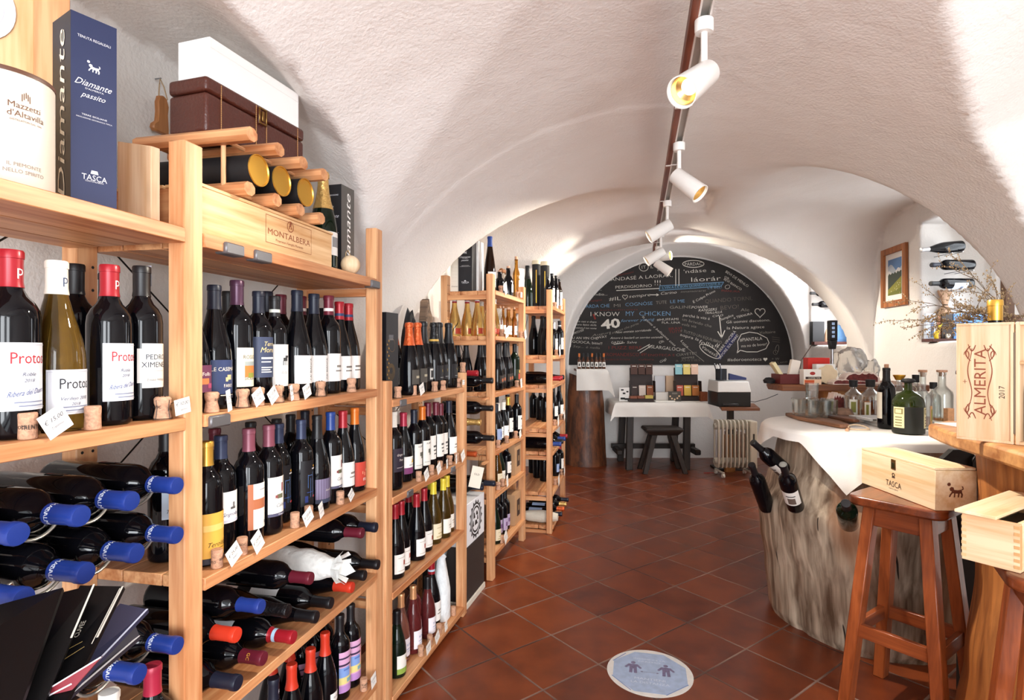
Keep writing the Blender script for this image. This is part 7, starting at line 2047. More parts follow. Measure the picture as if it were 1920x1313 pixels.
# clear spirit bottles
def clear_bottle(u, Y, vtop, r_, label, liquid=None, level=.0, stop='cork', neck=.35, lab=None, zb=ZT):
    p = on_t(u, Y, zb); H = zpx(vtop, Y) - zb; hs = H * (1 - neck)
    g = G(); nk = r_ * .36
    g.lathe([(0, .004), (r_ * .9, 0), (r_, .006), (r_, hs * .86), (r_ * .92, hs * .95), (r_ * .55, hs * 1.06), (nk, hs * 1.14), (nk, H * .93), (nk * 1.18, H * .935), (nk * 1.18, H * .975), (nk * .8, H * .975),
             (nk * .8, hs * 1.14), (r_ * .5, hs * 1.04), (r_ * .88, hs * .92), (r_ * .93, hs * .84), (r_ * .93, .012), (0, .012)], GLASS_CLEAR, 28)
    o = g.build('spirit_bottle', None, TR(p)); tag(o, label, 'bottle')
    if liquid:
        g = G(); g.lathe([(0, .0125), (r_ * .92, .0125), (r_ * .92, level * hs), (0, level * hs)], mat(liquid, .02, trans=.85, ior=1.33), 28); g.build('liquor', o)
    g = G()
    if stop == 'cork': g.lathe([(nk * .78, H * .90), (nk * .78, H * .978), (nk * 1.35, H * .98), (nk * 1.4, H * 1.02), (0, H * 1.02)], CORK, 18)
    elif stop == 'black': g.lathe([(nk * 1.25, H * .82), (nk * 1.35, H * .98), (nk * 1.3, H * 1.0), (0, H * 1.0)], MATTE_BLACK, 18)
    else: g.lathe([(nk * 1.25, H * .88), (nk * 1.6, H * .93), (nk * 2.0, H * .97), (nk * 2.0, H * 1.0), (0, H * 1.0)], GOLD, 18)
    g.build('stopper', o)
    if lab:
        g = G(); a0, a1, z0, z1, c_ = lab; g.patch(r_ + .0006, a0, a1, z0 * H, z1 * H, mat(c_, .6)); g.patch(r_ + .001, a0 + 10, a1 - 10, (z0 + .06) * H, (z1 - .06) * H, mat('#8A8A3A', .6)); g.build('paper_label', o)
    return o
clear_bottle(1600, 3.08, 713, .044, 'small clear bottle with black stopper standing by the papers', None, 0, 'black', .33, (215, 265, .10, .50, '#F0EEE0'))
clear_bottle(1632, 2.98, 712, .047, 'amber-filled clear bottle with black stopper beside the tall black bottle', '#B86A1E', .72, 'black', .33, (205, 240, .05, .45, '#F0EEE0'))
clear_bottle(1686, 3.08, 703, .040, 'clear decanter with gold stopper behind the squat green bottle', None, 0, 'gold', .36)
clear_bottle(1730, 2.66, 696, .036, 'slim clear cork-stoppered bottle with amber inside beside the squat green bottle', '#A8561C', .34, 'cork', .40, (285, 330, .08, .40, '#C89A6A'))
clear_bottle(1766, 2.86, 696, .047, 'broad clear cork-stoppered bottle nearly empty', '#C8843A', .16, 'cork', .36)
clear_bottle(1717, 3.13, 703, .036, 'clear bottle with black cap behind the squat green bottle', None, 0, 'black', .34)
clear_bottle(1750, 3.03, 717, .036, 'clear bottle with black cap between two cork-stoppered bottles', None, 0, 'black', .34)
p = on_t(1779, 2.72); g = G(); g.box((-.018, -.012, 0), (.018, .012, .088), mat('#C89468', .6, mottle=.15)); o = g.build('small_box', None, TR(p, R(10)), bevel=.001); tag(o, 'small cork-coloured box beside the broad clear bottle', 'box')
g = G(); g.box((-.017, -.0126, .004), (.017, -.0121, .026), mat('#EAD8C4', .6)); g.build('white_sticker', o)
# chopping boards
def board(name, pts, z0, z1, m, label):
    g = G(); g.prism(pts, z0, z1, m); return tag(g.build(name, None, bevel=.004, seg=2), label, 'chopping board')
BW1 = wood('#9A6A48', '#6A4228', 'y', rough=.5)
board('chopping_board', [(1.535, 2.66), (1.575, 2.645), (1.60, 2.70), (1.61, 2.80), (1.74, 2.86), (1.76, 3.18), (1.52, 3.16), (1.49, 2.95)], ZT, ZT + .018, BW1, 'brown wooden chopping board with handle under the tumblers')
ZB = ZT + .0185
board('chopping_board', [(1.630, 2.79), (1.645, 2.735), (1.675, 2.735), (1.685, 2.79), (1.71, 2.82), (1.70, 2.92), (1.62, 2.92)], ZB, ZB + .014, wood('#7A4A2E', '#4A2A18', 'y', rough=.5), 'small dark paddle board with cord lying on the brown chopping board')
g = G(); p = Vector((1.555, 2.655, ZT + .02)); pts = []
for i in range(20):
    q = i / 19 * 2 * math.pi; pts.append((1.60 + .045 * math.cos(q), 2.62 + .032 * math.sin(q), ZT + .004 + .014 * max(0, math.sin(q))))
g.tube(pts, .0032, mat('#D8C0A0', .8), 6); g.tube([(1.56, 2.625, ZT + .006), (1.535, 2.60, ZT + .004), (1.515, 2.57, ZT + .004)], [.003, .006, .008], mat('#C89A78', .8), 6)
tag(g.build('cord_loop', None), 'looped cream leather cord at the tip of the chopping board', 'cord')
# tumblers, stacked in two layers
TUMB = GLASS_CLEAR
def tumbler(p, label):
    g = G(); n = 18; r0, r1_, H = .028, .034, .085
    g.lathe([(0, 0), (r0, 0), (r0 + .002, .004), (r0 + .003, .03), (r1_, H), (r1_ - .0025, H), (r0, .03), (r0 - .002, .012), (0, .011)], TUMB, 10)
    return tag(g.build('tumbler', None, TR(p), 20), label, 'tumbler', 'cut glass tumblers on the board')
i = 0
for (x, y) in ((1.535, 3.02), (1.61, 3.00), (1.685, 3.00), (1.56, 3.10), (1.635, 3.09), (1.715, 3.09), (1.545, 2.935), (1.62, 2.925 + .005)):
    tumbler(Vector((x, y, ZB + .0006)), 'cut glass tumbler on the brown board, one of the low cluster')
tumbler(Vector((1.61, 3.05 , ZB + .0865)), 'cut glass tumbler stacked on top of the tumbler cluster')
# papers
PA = [(1.70, 2.70, 0), (1.715, 2.72, 1), (1.695, 2.75, 2)]
for k, (x, y, n) in enumerate(PA):
    g = G(); z = ZT + .0185 * 0 + .0005 + k * .011
    g.box((0, 0, 0), (.185, .165, .010), mat('#D8D6D0', .7)); g.box((-.001, -.001, .0095), (.186, .166, .0102), mat('#F0EFEC', .7))
    for q in range(6): g.box((.012 + q * .028, -.0012, .001), (.030 + q * .028, -.0006, .009), mat(['#6A6660', '#9A968E', '#3A3834'][q % 3], .8))
    for q in range(8): g.box((.02, .015 + q * .018, .0102), (.165, .021 + q * .018, .0105), mat('#9A9894', .8))
    o = g.build('newspaper', None, TR((x + .04, y, z), R(-12 + 7 * k))); tag(o, '%s folded newspaper in the pile before the small clear bottle' % ['lowest', 'middle', 'topmost'][k], 'newspaper', 'newspapers on the counter')

# ---- raised plank counter behind
ZP = 1.115
g = G(); g.prism([(1.585, 3.52), (1.60, 3.36), (2.45, 3.33), (2.55, 3.80), (1.72, 3.84)], ZP - .038, ZP, BROWN_X)
pl = g.build('plank_counter', None, bevel=.004); tag(pl, 'raised brown plank counter behind the trunk counter carrying groceries', 'counter')
g = G(); g.lathe([(.19, 0), (.17, .3), (.16, .8), (.18, ZP - .0385)], HONEY_Z, 28, cap0=True, cap1=True); o = g.build('pedestal', pl, Matrix.Translation((2.08, 3.58, 0)))
ZC = ZP + .0008
def cbox(name, u0, u1, vtop, Y, dep, m, label, cat='box', prints=(), zb=None, rz=0, group=None):
    x0, x1 = (u0 - 960) / F * Y, (u1 - 960) / F * Y; zb = ZC if zb is None else zb; zt = zpx(vtop, Y)
    g = G(); g.box((0, 0, 0), (x1 - x0, dep, zt - zb), m)
    o = g.build(name, None, TR((x0, Y, zb), R(rz)), bevel=.0015); tag(o, label, cat, group)
    g = G(); W_, H_ = x1 - x0, zt - zb
    for n, pr_ in enumerate(prints):
        if pr_[0] == 't': g.text(pr_[1], pr_[2], mat(pr_[5], .6), o=Vector((W_ * pr_[3], -.0010 - n * .0001, H_ * pr_[4])), ex=Vector((1, 0, 0)), ey=Z)
        elif pr_[0] == 'o':
            c = Vector((W_ * pr_[1], -.0006 - n * .0001, H_ * pr_[2])); g.add([c + Vector((pr_[3] * math.cos(q * math.pi / 10), 0, pr_[4] * math.sin(q * math.pi / 10))) for q in range(20)], [tuple(range(20))], mat(pr_[5], .6))
        else:
            a0, b0, a1, b1, c_ = pr_; g.add([(W_ * a0, -.0005 - n * .0001, H_ * b0), (W_ * a1, -.0005 - n * .0001, H_ * b0), (W_ * a1, -.0005 - n * .0001, H_ * b1), (W_ * a0, -.0005 - n * .0001, H_ * b1)], [(0, 1, 2, 3)], mat(c_, .6))
    if prints: g.build('printed_face', o, smooth=0)
    return o
g = G(); x0, x1 = (1463 - 960) / F * 3.40, (1507 - 960) / F * 3.40; W_ = x1 - x0; H_ = zpx(702, 3.40) - ZC; MR = mat('#5E1E1C', .5)
for a, b_ in (((0, 0, 0), (W_, .006, H_)), ((0, .114, 0), (W_, .12, H_)), ((0, .006, 0), (.006, .114, H_)), ((W_ - .006, .006, 0), (W_, .114, H_)), ((.006, .006, 0), (W_ - .006, .114, .006))): g.box(a, b_, MR)
tag(g.build('open_box', None, TR((x0, 3.40, ZC)), bevel=.001), 'open dark red box holding wrapped sweets on the plank counter', 'box')
xb = x0
def tilted(name, x, y, z, w, d, h, tilt, m, label, cat, rz=0):
    g = G(); g.box((-w / 2, -d / 2, 0), (w / 2, d / 2, h), m)
    o = g.build(name, None, Matrix.Translation((x, y, z)) @ Matrix.Rotation(R(rz), 4, 'Z') @ Matrix.Rotation(R(tilt), 4, 'Y'), bevel=.003); return tag(o, label, cat)
tilted('wrapped_bar', xb + .045, 3.46, ZC + .022, .022, .05, .125, -32, mat('#E3D6A8', .5), 'pale yellow wrapped bar leaning out of the dark red box', 'wrapped bar')
tilted('paper_bag', xb + .095, 3.46, ZC + .020, .055, .03, .125, 12, mat('#E9DFD2', .6), 'white paper bag with small print standing in the dark red box', 'bag')
g = G(); g.lathe([(0, 0), (.03, .002), (.035, .02), (.02, .035), (0, .038)], MATTE_BLACK, 16); tag(g.build('black_lid', None, Matrix.Translation((x0 - .035, 3.47, ZC))), 'round black lid beside the dark red box', 'lid')
cbox('coffee_pack', 1507, 1540, 693, 3.345, .05, mat('#EDE6DC', .5), 'white pack with dark band and orange picture beside the dark red box', 'pack', [(0, 0, 1, .36, '#E8C4A4'), (.05, .03, .6, .3, '#C8562A'), (.1, .36, 1, .52, '#3A2820'), ('t', 'COFFEE TIME', .012, .6, .44, '#E8DCC8'), ('o', .5, .74, .016, .010, '#A8342E')])
cbox('red_pack', 1515, 1556, 671, 3.52, .06, mat('#C8281E', .45), 'bright red pack standing behind the white packs', 'pack', [('o', .5, .55, .030, .02, '#E8D8CC')])
cbox('coffee_pack', 1531, 1566, 683, 3.43, .05, mat('#EFEDE8', .5), 'white pack with red oval badge beside the bright red pack', 'pack', [(.25, 0, 1, .30, '#2A221E'), ('t', 'Ristora', .018, .6, .17, '#E8E0D0'), ('o', .78, .66, .026, .016, '#A8342E'), ('o', .78, .66, .022, .012, '#E8D8D0')])
HAM = mat('#6A2A28', .35, mottle=.45, bscale=60); FAT = mat('#E2CFC2', .4, mottle=.1, bscale=30)
def ham(u0, u1, v0, v1, Y, label, zb=None, seed=1):
    x0, x1 = (u0 - 960) / F * Y, (u1 - 960) / F * Y; zt = zpx(v0, Y); z0 = zpx(v1, Y) if zb is None else zb
    W_, H_ = x1 - x0, zt - z0; g = G(); rd = random.Random(seed); n = 14
    up = [(W_ * i / n, H_ * (.80 + .2 * rd.random()) * (1 - .5 * abs(2 * i / n - 1) ** 6)) for i in range(n + 1)]
    poly = [(W_, 0)] + up[::-1] + [(0, 0)]
    M = Matrix(((1, 0, 0, x0), (0, 0, 1, Y), (0, 1, 0, z0), (0, 0, 0, 1)))
    g.prism(poly, 0, .06, FAT, M)
    inner = [(W_ / 2 + (x - W_ / 2) * .88, H_ * .16 + y * .72) for x, y in poly]
    g.prism(inner, -.0012, .0, HAM, M)
    return tag(g.build('cured_ham', None, None, bevel=.003), label, 'ham')
ham(1583, 1650, 697, 719, 3.42, 'long slab of dark cured ham on the plank counter', ZC, 3)
ham(1562, 1600, 712, 735, 3.34, 'piece of cured ham with white fat at the plank front', ZC, 5)
ham(1604, 1626, 714, 735, 3.338, 'small piece of cured ham at the plank front behind the black stoppers', ZC, 8)
ham(1559, 1586, 735, 755, 3.14, 'dark red chunk of cured ham on the trunk counter behind the papers', ZT, 9)
g = G(); x = (1573 - 960) / F * 3.08; g.lathe([(0, 0), (.045, .002), (.055, .025), (.045, .05), (0, .058)], mat('#8A6A56', .7, mottle=.3, bscale=40), 22); tag(g.build('salami_end', None, TR((x, 3.05, ZT))), 'brown rounded end of cured sausage on the trunk counter behind the papers', 'sausage')
g = G(); g.box((0, 0, 0), (.10, .05, .075), HONEY_X); tag(g.build('wooden_block', None, TR(((1544 - 960) / F * 3.19, 3.19, ZT)), bevel=.004), 'orange wooden block beside the tumblers', 'wooden block')
def lump(name, c, sc, m, label, cat, seed, amp=.3, sharp=1.8, sub=4):
    return blob(name, c, sc, m, label, cat, seed, amp, sub, sharp)
lump('cloth_bundle', Vector(((1552 - 960) / F * 3.41 , 3.415, ZC)), (.055, .014, .055), mat('#DCC6A4', .85, bump=.5, bscale=30), 'cream paper bundle slumped on the plank counter', 'bundle', 3, .35)
lump('plastic_bag', Vector(((1594 - 960) / F * 3.62, 3.62, ZC)), (.095, .06, .105), mat('#F2EEE6', .12, trans=.75, ior=1.15, bump=.6, bscale=25), 'clear crumpled plastic bag on the plank counter before the arch', 'bag', 6, .45)
lump('plastic_bag', Vector(((1634 - 960) / F * 3.66, 3.66, ZC)), (.05, .04, .07), mat('#F2EEE6', .12, trans=.75, ior=1.15, bump=.6, bscale=25), 'smaller clear plastic bag behind the long ham slab', 'bag', 9, .4)
# hand blender
Y = 3.62; x = (1560.5 - 960) / F * Y; zt = zpx(601, Y); zm = zpx(655, Y)
bl = empty('hand_blender', 'upright black hand blender with steel shaft on the plank counter', 'hand blender', (x, Y, ZC))
g = G(); g.lathe([(.0, 0), (.030, 0), (.030, .012), (.010, .03), (.0085, .06), (.0085, zm - ZC)], STEEL, 20); g.build('steel_shaft', bl)
g = G(); H_ = zt - zm; z0 = zm - ZC; g.hexa([(-.016, -.016, z0), (.016, -.016, z0), (.016, .016, z0), (-.016, .016, z0)], [(-.024, -.02, z0 + H_ * .3), (.024, -.02, z0 + H_ * .3), (.024, .02, z0 + H_ * .3), (-.024, .02, z0 + H_ * .3)], BLACK)
g.hexa([(-.024, -.02, z0 + H_ * .3), (.024, -.02, z0 + H_ * .3), (.024, .02, z0 + H_ * .3), (-.024, .02, z0 + H_ * .3)], [(-.025, -.02, z0 + H_), (.025, -.02, z0 + H_), (.025, .02, z0 + H_), (-.025, .02, z0 + H_)], BLACK); g.build('handle', bl, bevel=.004, seg=2)
g = G()
for k in range(4): g.box((-.014, -.0212, z0 + H_ * (.40 + k * .145)), (.004, -.0202, z0 + H_ * (.49 + k * .145)), mat('#9FB8D8', .3))
g.build('button', bl)

# ================================================================== near table, stools and wine boxes
ZS = 1.05
pts = [(1.525, 2.08), (1.47, 1.95), (1.43, 1.84), (1.405, 1.74), (1.375, 1.62), (1.335, 1.48), (1.315, 1.33), (1.31, 1.15), (1.36, 1.02), (1.75, .98), (2.05, 1.1), (2.12, 1.6), (2.08, 2.0), (1.9, 2.16), (1.65, 2.17)]
g = G(); g.prism(pts, ZS - .05, ZS, HONEY_X)
nt_top = g.build('slab_table', None, bevel=.010, seg=2); tag(nt_top, 'honey-coloured live-edge slab table carrying the upright pine wine box', 'table')
HON = weathered('#6E3C1A', '#B8763C', '#9C5C2A', 'honey_trunk')
tk_ = log_mesh('trunk_leg', (1.75, 1.74, 0), [(0, .32), (.1, .315), (.3, .29), (.6, .26), (.85, .25), (.999, .255)], 4.1, HON, n=70, nz=40, groove=.05, lumps=.04)
tk_.parent = nt_top
g = G(); g.prism([(1.56, 1.86), (1.66, 1.86), (1.66, 2.1), (1.56, 2.1)], ZS + .0006, ZS + .0016, PAPER); tag(g.build('white_napkin', None), 'white napkin at the tip of the slab table', 'napkin')

# upright wine box with lid panel
P0 = Vector((1.351, 1.727, ZS + .0008)); ex = Vector((.073, -.107, 0)).normalized(); ey = Vector((-ex.y, ex.x, 0))   # ey points away from the camera
def frameM(o, ex, ey):
    M = Matrix.Identity(4)
    for i, c in enumerate((ex, ey, Z)):
        for j in range(3): M[j][i] = c[j]
    return Matrix.Translation(o) @ M
Mx = frameM(P0, ex, ey); PW_, PH_ = .134, .349
wb = empty('wine_box', 'upright pine wine box with scrolled lettering lid standing on the slab table', 'wine box'); wb.matrix_basis = Mx
g = G(); g.box((0, .004, 0), (PW_, .014, PH_), PALE_Z)
for a, b_ in (((0, 0, 0), (PW_, .004, .007)), ((0, 0, PH_ - .007), (PW_, .004, PH_)), ((0, 0, .007), (.007, .004, PH_ - .007)), ((PW_ - .007, 0, .007), (PW_, .004, PH_ - .007))): g.box(a, b_, PALE_Z)
g.build('box_lid', wb, bevel=.0008)
g = G(); BRN = mat('#8A4A34', .7); x = Vector((1, 0, 0)); o = Vector((PW_ * .42, .0034, PH_ * .50))
g.text('ALMERITA', .040, BRN, o=o, ex=Z, ey=-x, width=PH_ * .56)
def swirl(g, pts, w, m):
    P = [o + x * a + Z * b for a, b in pts]
    for i, (a, b) in enumerate(zip(P, P[1:])):
        d = (b - a).normalized(); s_ = d.cross(Vector((0, 1, 0))) * (w * (1 - .5 * abs(2 * i / len(P) - 1)))
        g.add([a - s_, b - s_, b + s_, a + s_], [(0, 1, 2, 3)], m)
for sx in (-1, 1):
    swirl(g, [(sx * (.024 + .005 * math.cos(t * 3)), -.10 + .20 * t / math.pi) for t in [math.pi * i / 24 for i in range(25)]], .0014, BRN)
    for sz in (-1, 1):
        swirl(g, [(sx * (.022 + .012 * math.sin(t)), sz * (.062 + .045 * t / 3.1)) for t in [3.1 * i / 14 for i in range(15)]], .0020, BRN)
        swirl(g, [(sx * (.028 - .018 * t / 3), sz * (.112 - .02 * math.sin(t))) for t in [3 * i / 12 for i in range(13)]], .0018, BRN)
        swirl(g, [(sx * (.032 + .006 * math.cos(t)), sz * (.080 + .012 * math.sin(t))) for t in [4.5 * i / 14 for i in range(15)]], .0014, BRN)
swirl(g, [(-.036, -.006), (-.036, .006)], .0014, BRN); swirl(g, [(-.041, 0), (-.031, 0)], .0014, BRN)
g.text('2017', .019, INK, o=Vector((PW_ * .80, .0034, PH_ * .42)), ex=Z, ey=-x, width=PH_ * .105); g.build('burnt_lettering', wb, smooth=0)
g = G(); bx0 = PW_ + .004
g.box((bx0, .09, 0), (bx0 + .20, .10, PH_), PALE_Z); g.box((bx0, .002, 0), (bx0 + .009, .09, PH_), PALE_Z); g.box((bx0 + .191, .002, 0), (bx0 + .20, .09, PH_), PALE_Z)
g.box((bx0 + .009, .002, 0), (bx0 + .191, .09, .009), PALE_X); g.box((bx0 + .009, .002, PH_ - .009), (bx0 + .191, .09, PH_), PALE_X); g.box((bx0 + .009, .002, PH_ * .655), (bx0 + .191, .09, PH_ * .68), PALE_X)
g.build('box_body', wb, bevel=.0008)
g = G(); g.tube([(PW_ + .002, .002, .03), (PW_ + .002, .002, PH_ - .03)], .0022, mat('#5A4A3A', .5, .6), 6); g.build('hinge', wb)
g = G(); g.lathe([(0, 0), (.006, .001), (.006, .003), (0, .004)], STEEL, 12, M=Matrix.Translation((-.001, .010, PH_ * .575)) @ Matrix.Rotation(R(-90), 4, 'Y')); g.build('latch', wb)
pb = Mx @ Vector((bx0 + .052, .046, .0096))
bottle(TR(pb, R(215)), 'bord', 'brown', None, 'dark bottle with gold crest label inside the open wine box', None, dict(z0=.03, z1=.08, w=40, col='#1A1410', prints=[('r', -24, 24, .035, .065, '#B89A4A'), ('r', -12, 12, .040, .060, '#1A1410'), ('t', 'ALMERITA', .008, .073, '#C8A85A')]), (.98, .98, .72))
# gold-capped bottle behind the box
Y = 1.86; p = Vector(((1866 - 960) / F * Y, Y, ZS + .0008)); hh = CH + (656.5 - 563) / F * Y - ZS
bottle(TR(p), 'bord', 'dark', 'gold', 'tall bottle with gold capsule rising behind the wine box lid', None, None, (1.28, 1.28, hh / .30), start=.253)
Y = 1.70; p = Vector(((1927 - 960) / F * Y, Y + .02, ZS + .0008)); hh = CH + (656.5 - 560) / F * Y - ZS
bottle(TR(p + Vector((.135, .055, 0))), 'bord', 'dark', 'black', 'black-capped bottle at the picture edge behind the wine box', None, None, (1.25, 1.25, 1.38))
# dried twigs in a jar behind the box
tw = empty('dried_twigs', 'bunch of dried brown twigs in a tall jar behind the wine box', 'dried twigs', (1.80, 1.99, ZS + .0008))
g = G(); g.lathe([(0, .003), (.045, 0), (.05, .006), (.05, .28), (.04, .31), (.036, .35), (.038, .355), (.033, .355), (.033, .31), (0, .31)], mat('#6A7A72', .1, trans=.6), 24); g.build('jar', tw)
g = G(); rd = random.Random(17); TWG = mat('#5E4A34', .85); BUD = mat('#8A7456', .85)
def twig(p, d, L, r, depth):
    n = 6; P = [Vector(p)]; dd = Vector(d).normalized()
    for i in range(n):
        dd = (dd + Vector((rd.uniform(-.16, .16), rd.uniform(-.16, .16), rd.uniform(-.13, .08) - .04 * i / n))).normalized()
        P.append(P[-1] + dd * (L / n))
        if depth > 0 and i > 0:
            for _ in range(1):
                sd_ = (dd + Vector((rd.uniform(-.8, .8), rd.uniform(-.8, .8), rd.uniform(-.5, .6)))).normalized()
                twig(P[-1], sd_, L * rd.uniform(.25, .45), r * .6, depth - 1)
    g.tube(P, [r * (1 - .6 * i / n) for i in range(n + 1)], TWG, 4, caps=False)
    if depth <= 1:
        for q in P[2:]:
            s = rd.uniform(.0015, .0035); o_ = q + Vector((rd.uniform(-.006, .006), rd.uniform(-.006, .006), rd.uniform(-.006, .006)))
            g.add([o_ + Vector((s, 0, 0)), o_ + Vector((-s, 0, 0)), o_ + Vector((0, s, 0)), o_ + Vector((0, -s, 0)), o_ + Vector((0, 0, s * 1.4)), o_ + Vector((0, 0, -s * 1.4))], [(0, 2, 4), (2, 1, 4), (1, 3, 4), (3, 0, 4), (2, 0, 5), (1, 2, 5), (3, 1, 5), (0, 3, 5)], BUD)
for i in range(13):
    a = rd.uniform(0, 1)
    d = Vector((-1.0 + .6 * a, .3 * rd.uniform(-1, 1.2), .14 + .42 * rd.random()))
    twig((rd.uniform(-.015, .015), rd.uniform(-.015, .015), .32), d, rd.uniform(.18, .32), .0022, 2)
tg = g.build('twig', tw, smooth=0)

# stools
def stool(name, loc, rz, label):
    e = empty(name, label, 'bar stool', loc, rz, 'reddish wooden bar stools')
    H = .745; a = .155; c_ = .05
    poly = []
    for sx, sy in ((1, 1), (-1, 1), (-1, -1), (1, -1)):
        k0 = {(1, 1): 0, (-1, 1): 90, (-1, -1): 180, (1, -1): 270}[(sx, sy)]
        for t in range(7):
            q = R(k0 + 90 * t / 6); poly.append((sx * (a - c_) + c_ * math.cos(q), sy * (a - c_) + c_ * math.sin(q)))
    g = G(); g.prism(poly, H, H + .035, wood('#83401F', '#5A2812', 'x', rough=.3, coat=.4)); g.build('seat', e, bevel=.008, seg=3)
    tops = .088; bots = .152
    L = {}
    for sx in (-1, 1):
        for sy in (-1, 1):
            p = Vector((sx * bots, sy * bots, 0)); q = Vector((sx * tops, sy * tops, H))
            w, d = .027, .020
            g = G(); g.hexa([p + Vector(v) for v in ((-w, -d, 0), (w, -d, 0), (w, d, 0), (-w, d, 0))], [q + Vector(v) for v in ((-w, -d, 0), (w, -d, 0), (w, d, 0), (-w, d, 0))], STOOL_Z)
            g.build('leg', e, bevel=.003)
    def rung(z0, z1, name, m, ins=.0):
        for ax in (0, 1):
            for s_ in (-1, 1):
                k = bots + (tops - bots) * ((z0 + z1) / 2) / H
                g = G()
                if ax == 0: g.box((-k + .02, s_ * k - .010, z0), (k - .02, s_ * k + .010, z1), STOOL_X)
                else: g.box((s_ * k - .010, -k + .015, z0), (s_ * k + .010, k - .015, z1), wood('#A2542A', '#74351A', 'y', rough=.35, coat=.3))
                g.build(name, e, bevel=.002)
    rung(H - .075, H - .001, 'apron_rail', STOOL_X); rung(.255, .305, 'rung', STOOL_X)
    return e
stool('bar_stool', (1.463, 2.095, 0), R(35.8), 'reddish wooden bar stool with a branded pine box on its seat')
stool('bar_stool', (1.39, 1.40, 0), R(60), 'reddish wooden bar stool cut by the frame under the dovetailed pine box')
# crest-branded box on the first stool
ZQ = .7808
tbx = empty('wine_box', 'closed pine wine box with crest and lion print lying on the bar stool', 'wine box', (1.42, 1.905, ZQ))
bw, bl_2, bh = .140, .402, .143
PALE_Y = wood('#F2DDBB', '#E0BF90', 'y', knots=.25, rough=.6)
g = G(); g.box((0, 0, 0), (bw, bl_2, bh - .009), PALE_Y); g.build('box_body', tbx, bevel=.0012)
g = G(); g.box((0, .004, bh - .0085), (bw, bl_2, bh), PALE_Y); g.build('box_lid', tbx, bevel=.0012)
g = G(); o = Vector((-.0008, bl_2 * .52, bh * .48)); xx = Vector((0, -1, 0)); BK = mat('#4A342A', .7)
g.text('TASCA', .030, BK, o=o - Z * (bh * .20), ex=xx, ey=Z, width=.085); g.text("CONTI D'ALMERITA", .006, BK, o=o - Z * (bh * .335), ex=xx, ey=Z, width=.052)
annulus(g, o + Z * .006, xx, Z, .004, .007, BK, 1.2, 14); g.add([o + xx * -.009 + Z * -.006, o + xx * .009 + Z * -.006, o + xx * .007 + Z * .0, o + xx * -.007 + Z * .0], [(0, 1, 2, 3)], BK); g.build('burnt_print', tbx, smooth=0)
g = G(); g.box((-.002, bl_2 * .52 - .012, bh * .66), (-.0002, bl_2 * .52 + .012, bh * .92), BRASS); g.box((-.0035, bl_2 * .52 - .007, bh * .70), (-.002, bl_2 * .52 + .007, bh * .84), mat('#3A3A20', .4, .6)); g.build('brass_clasp', tbx, bevel=.0006)
g = G(); lion(g, mat('#6A3A26', .7), Vector((bw * .5, -.0008, bh * .42)), Vector((1, 0, 0)), Z, .019); g.build('lion_print', tbx, smooth=0)
# dovetailed box on the second stool
ex2 = Vector((.059, -.095, 0)).normalized(); ey2 = Vector((-ex2.y, ex2.x, 0))
Md = frameM(Vector((1.163, 1.469, ZQ)), ex2, ey2)
db = empty('wine_box', 'open dovetailed pine wine box on the stool cut by the frame', 'wine box'); db.matrix_basis = Md
w2, l2, h2 = .118, .36, .118
g = G(); g.box((0, 0, 0), (w2, .010, h2), PALE_X); g.box((0, l2 - .01, 0), (w2, l2, h2), PALE_X); g.box((0, .010, 0), (.010, l2 - .01, h2), PALE_Y); g.box((w2 - .010, .010, 0), (w2, l2 - .01, h2), PALE_Y); g.box((.01, .01, 0), (w2 - .01, l2 - .01, .008), PALE_Y); g.build('box_body', db, bevel=.0008)
g = G()
for k in range(7): g.box((w2 - .012, -.0008, .008 + k * .016), (w2 - .001, .0002, .016 + k * .016), mat('#C89A66', .6)); g.box((-.0006, -.0006, .008 + k * .016), (.010, -.0002, .016 + k * .016), mat('#D8B282', .6))
g.box((w2 - .0006, .0, .008), (w2 + .0006, .010, h2 - .004), mat('#C89A66', .6)); g.build('dovetail', db, smooth=0)
g = G(); g.box((-.014, -.006, h2 + .0005), (w2 * .62, l2, h2 + .0085), PALE_Y); g.build('box_lid', db, bevel=.001)
g = G(); g.box((.012, .012, .0085), (w2 - .012, l2 - .012, .07), mat('#3A3632', .7)); g.build('gap_shade', db)  # dark block stands in for the shade in the half-open lid gap
# dark iron stand with a scroll, between the stool and the slab table
g = G(); IR = mat('#1E1C1C', .5, .5)
st_ = empty('iron_stand', 'black iron stand with scrolled ornament behind the bar stool', 'stand', (1.80, 2.20, 0))
g.box((-.07, -.012, 0), (.11, .012, .86), mat('#1A1716', .6)); g.hexa([(-.25, -.012, .80), (.11, -.012, .80), (.11, .012, .80), (-.25, .012, .80)], [(-.10, -.012, .935), (-.04, -.012, .935), (-.04, .012, .935), (-.10, .012, .935)], mat('#1A1716', .6)); g.build('panel', st_)
g = G(); g.tube([(-.005 + (.045 - .0052 * t) * math.cos(t) , -.02, .875 + (.050 - .0055 * t) * math.sin(t)) for t in [i * .35 for i in range(22)]], .0055, IR, 8); g.build('scroll', st_)

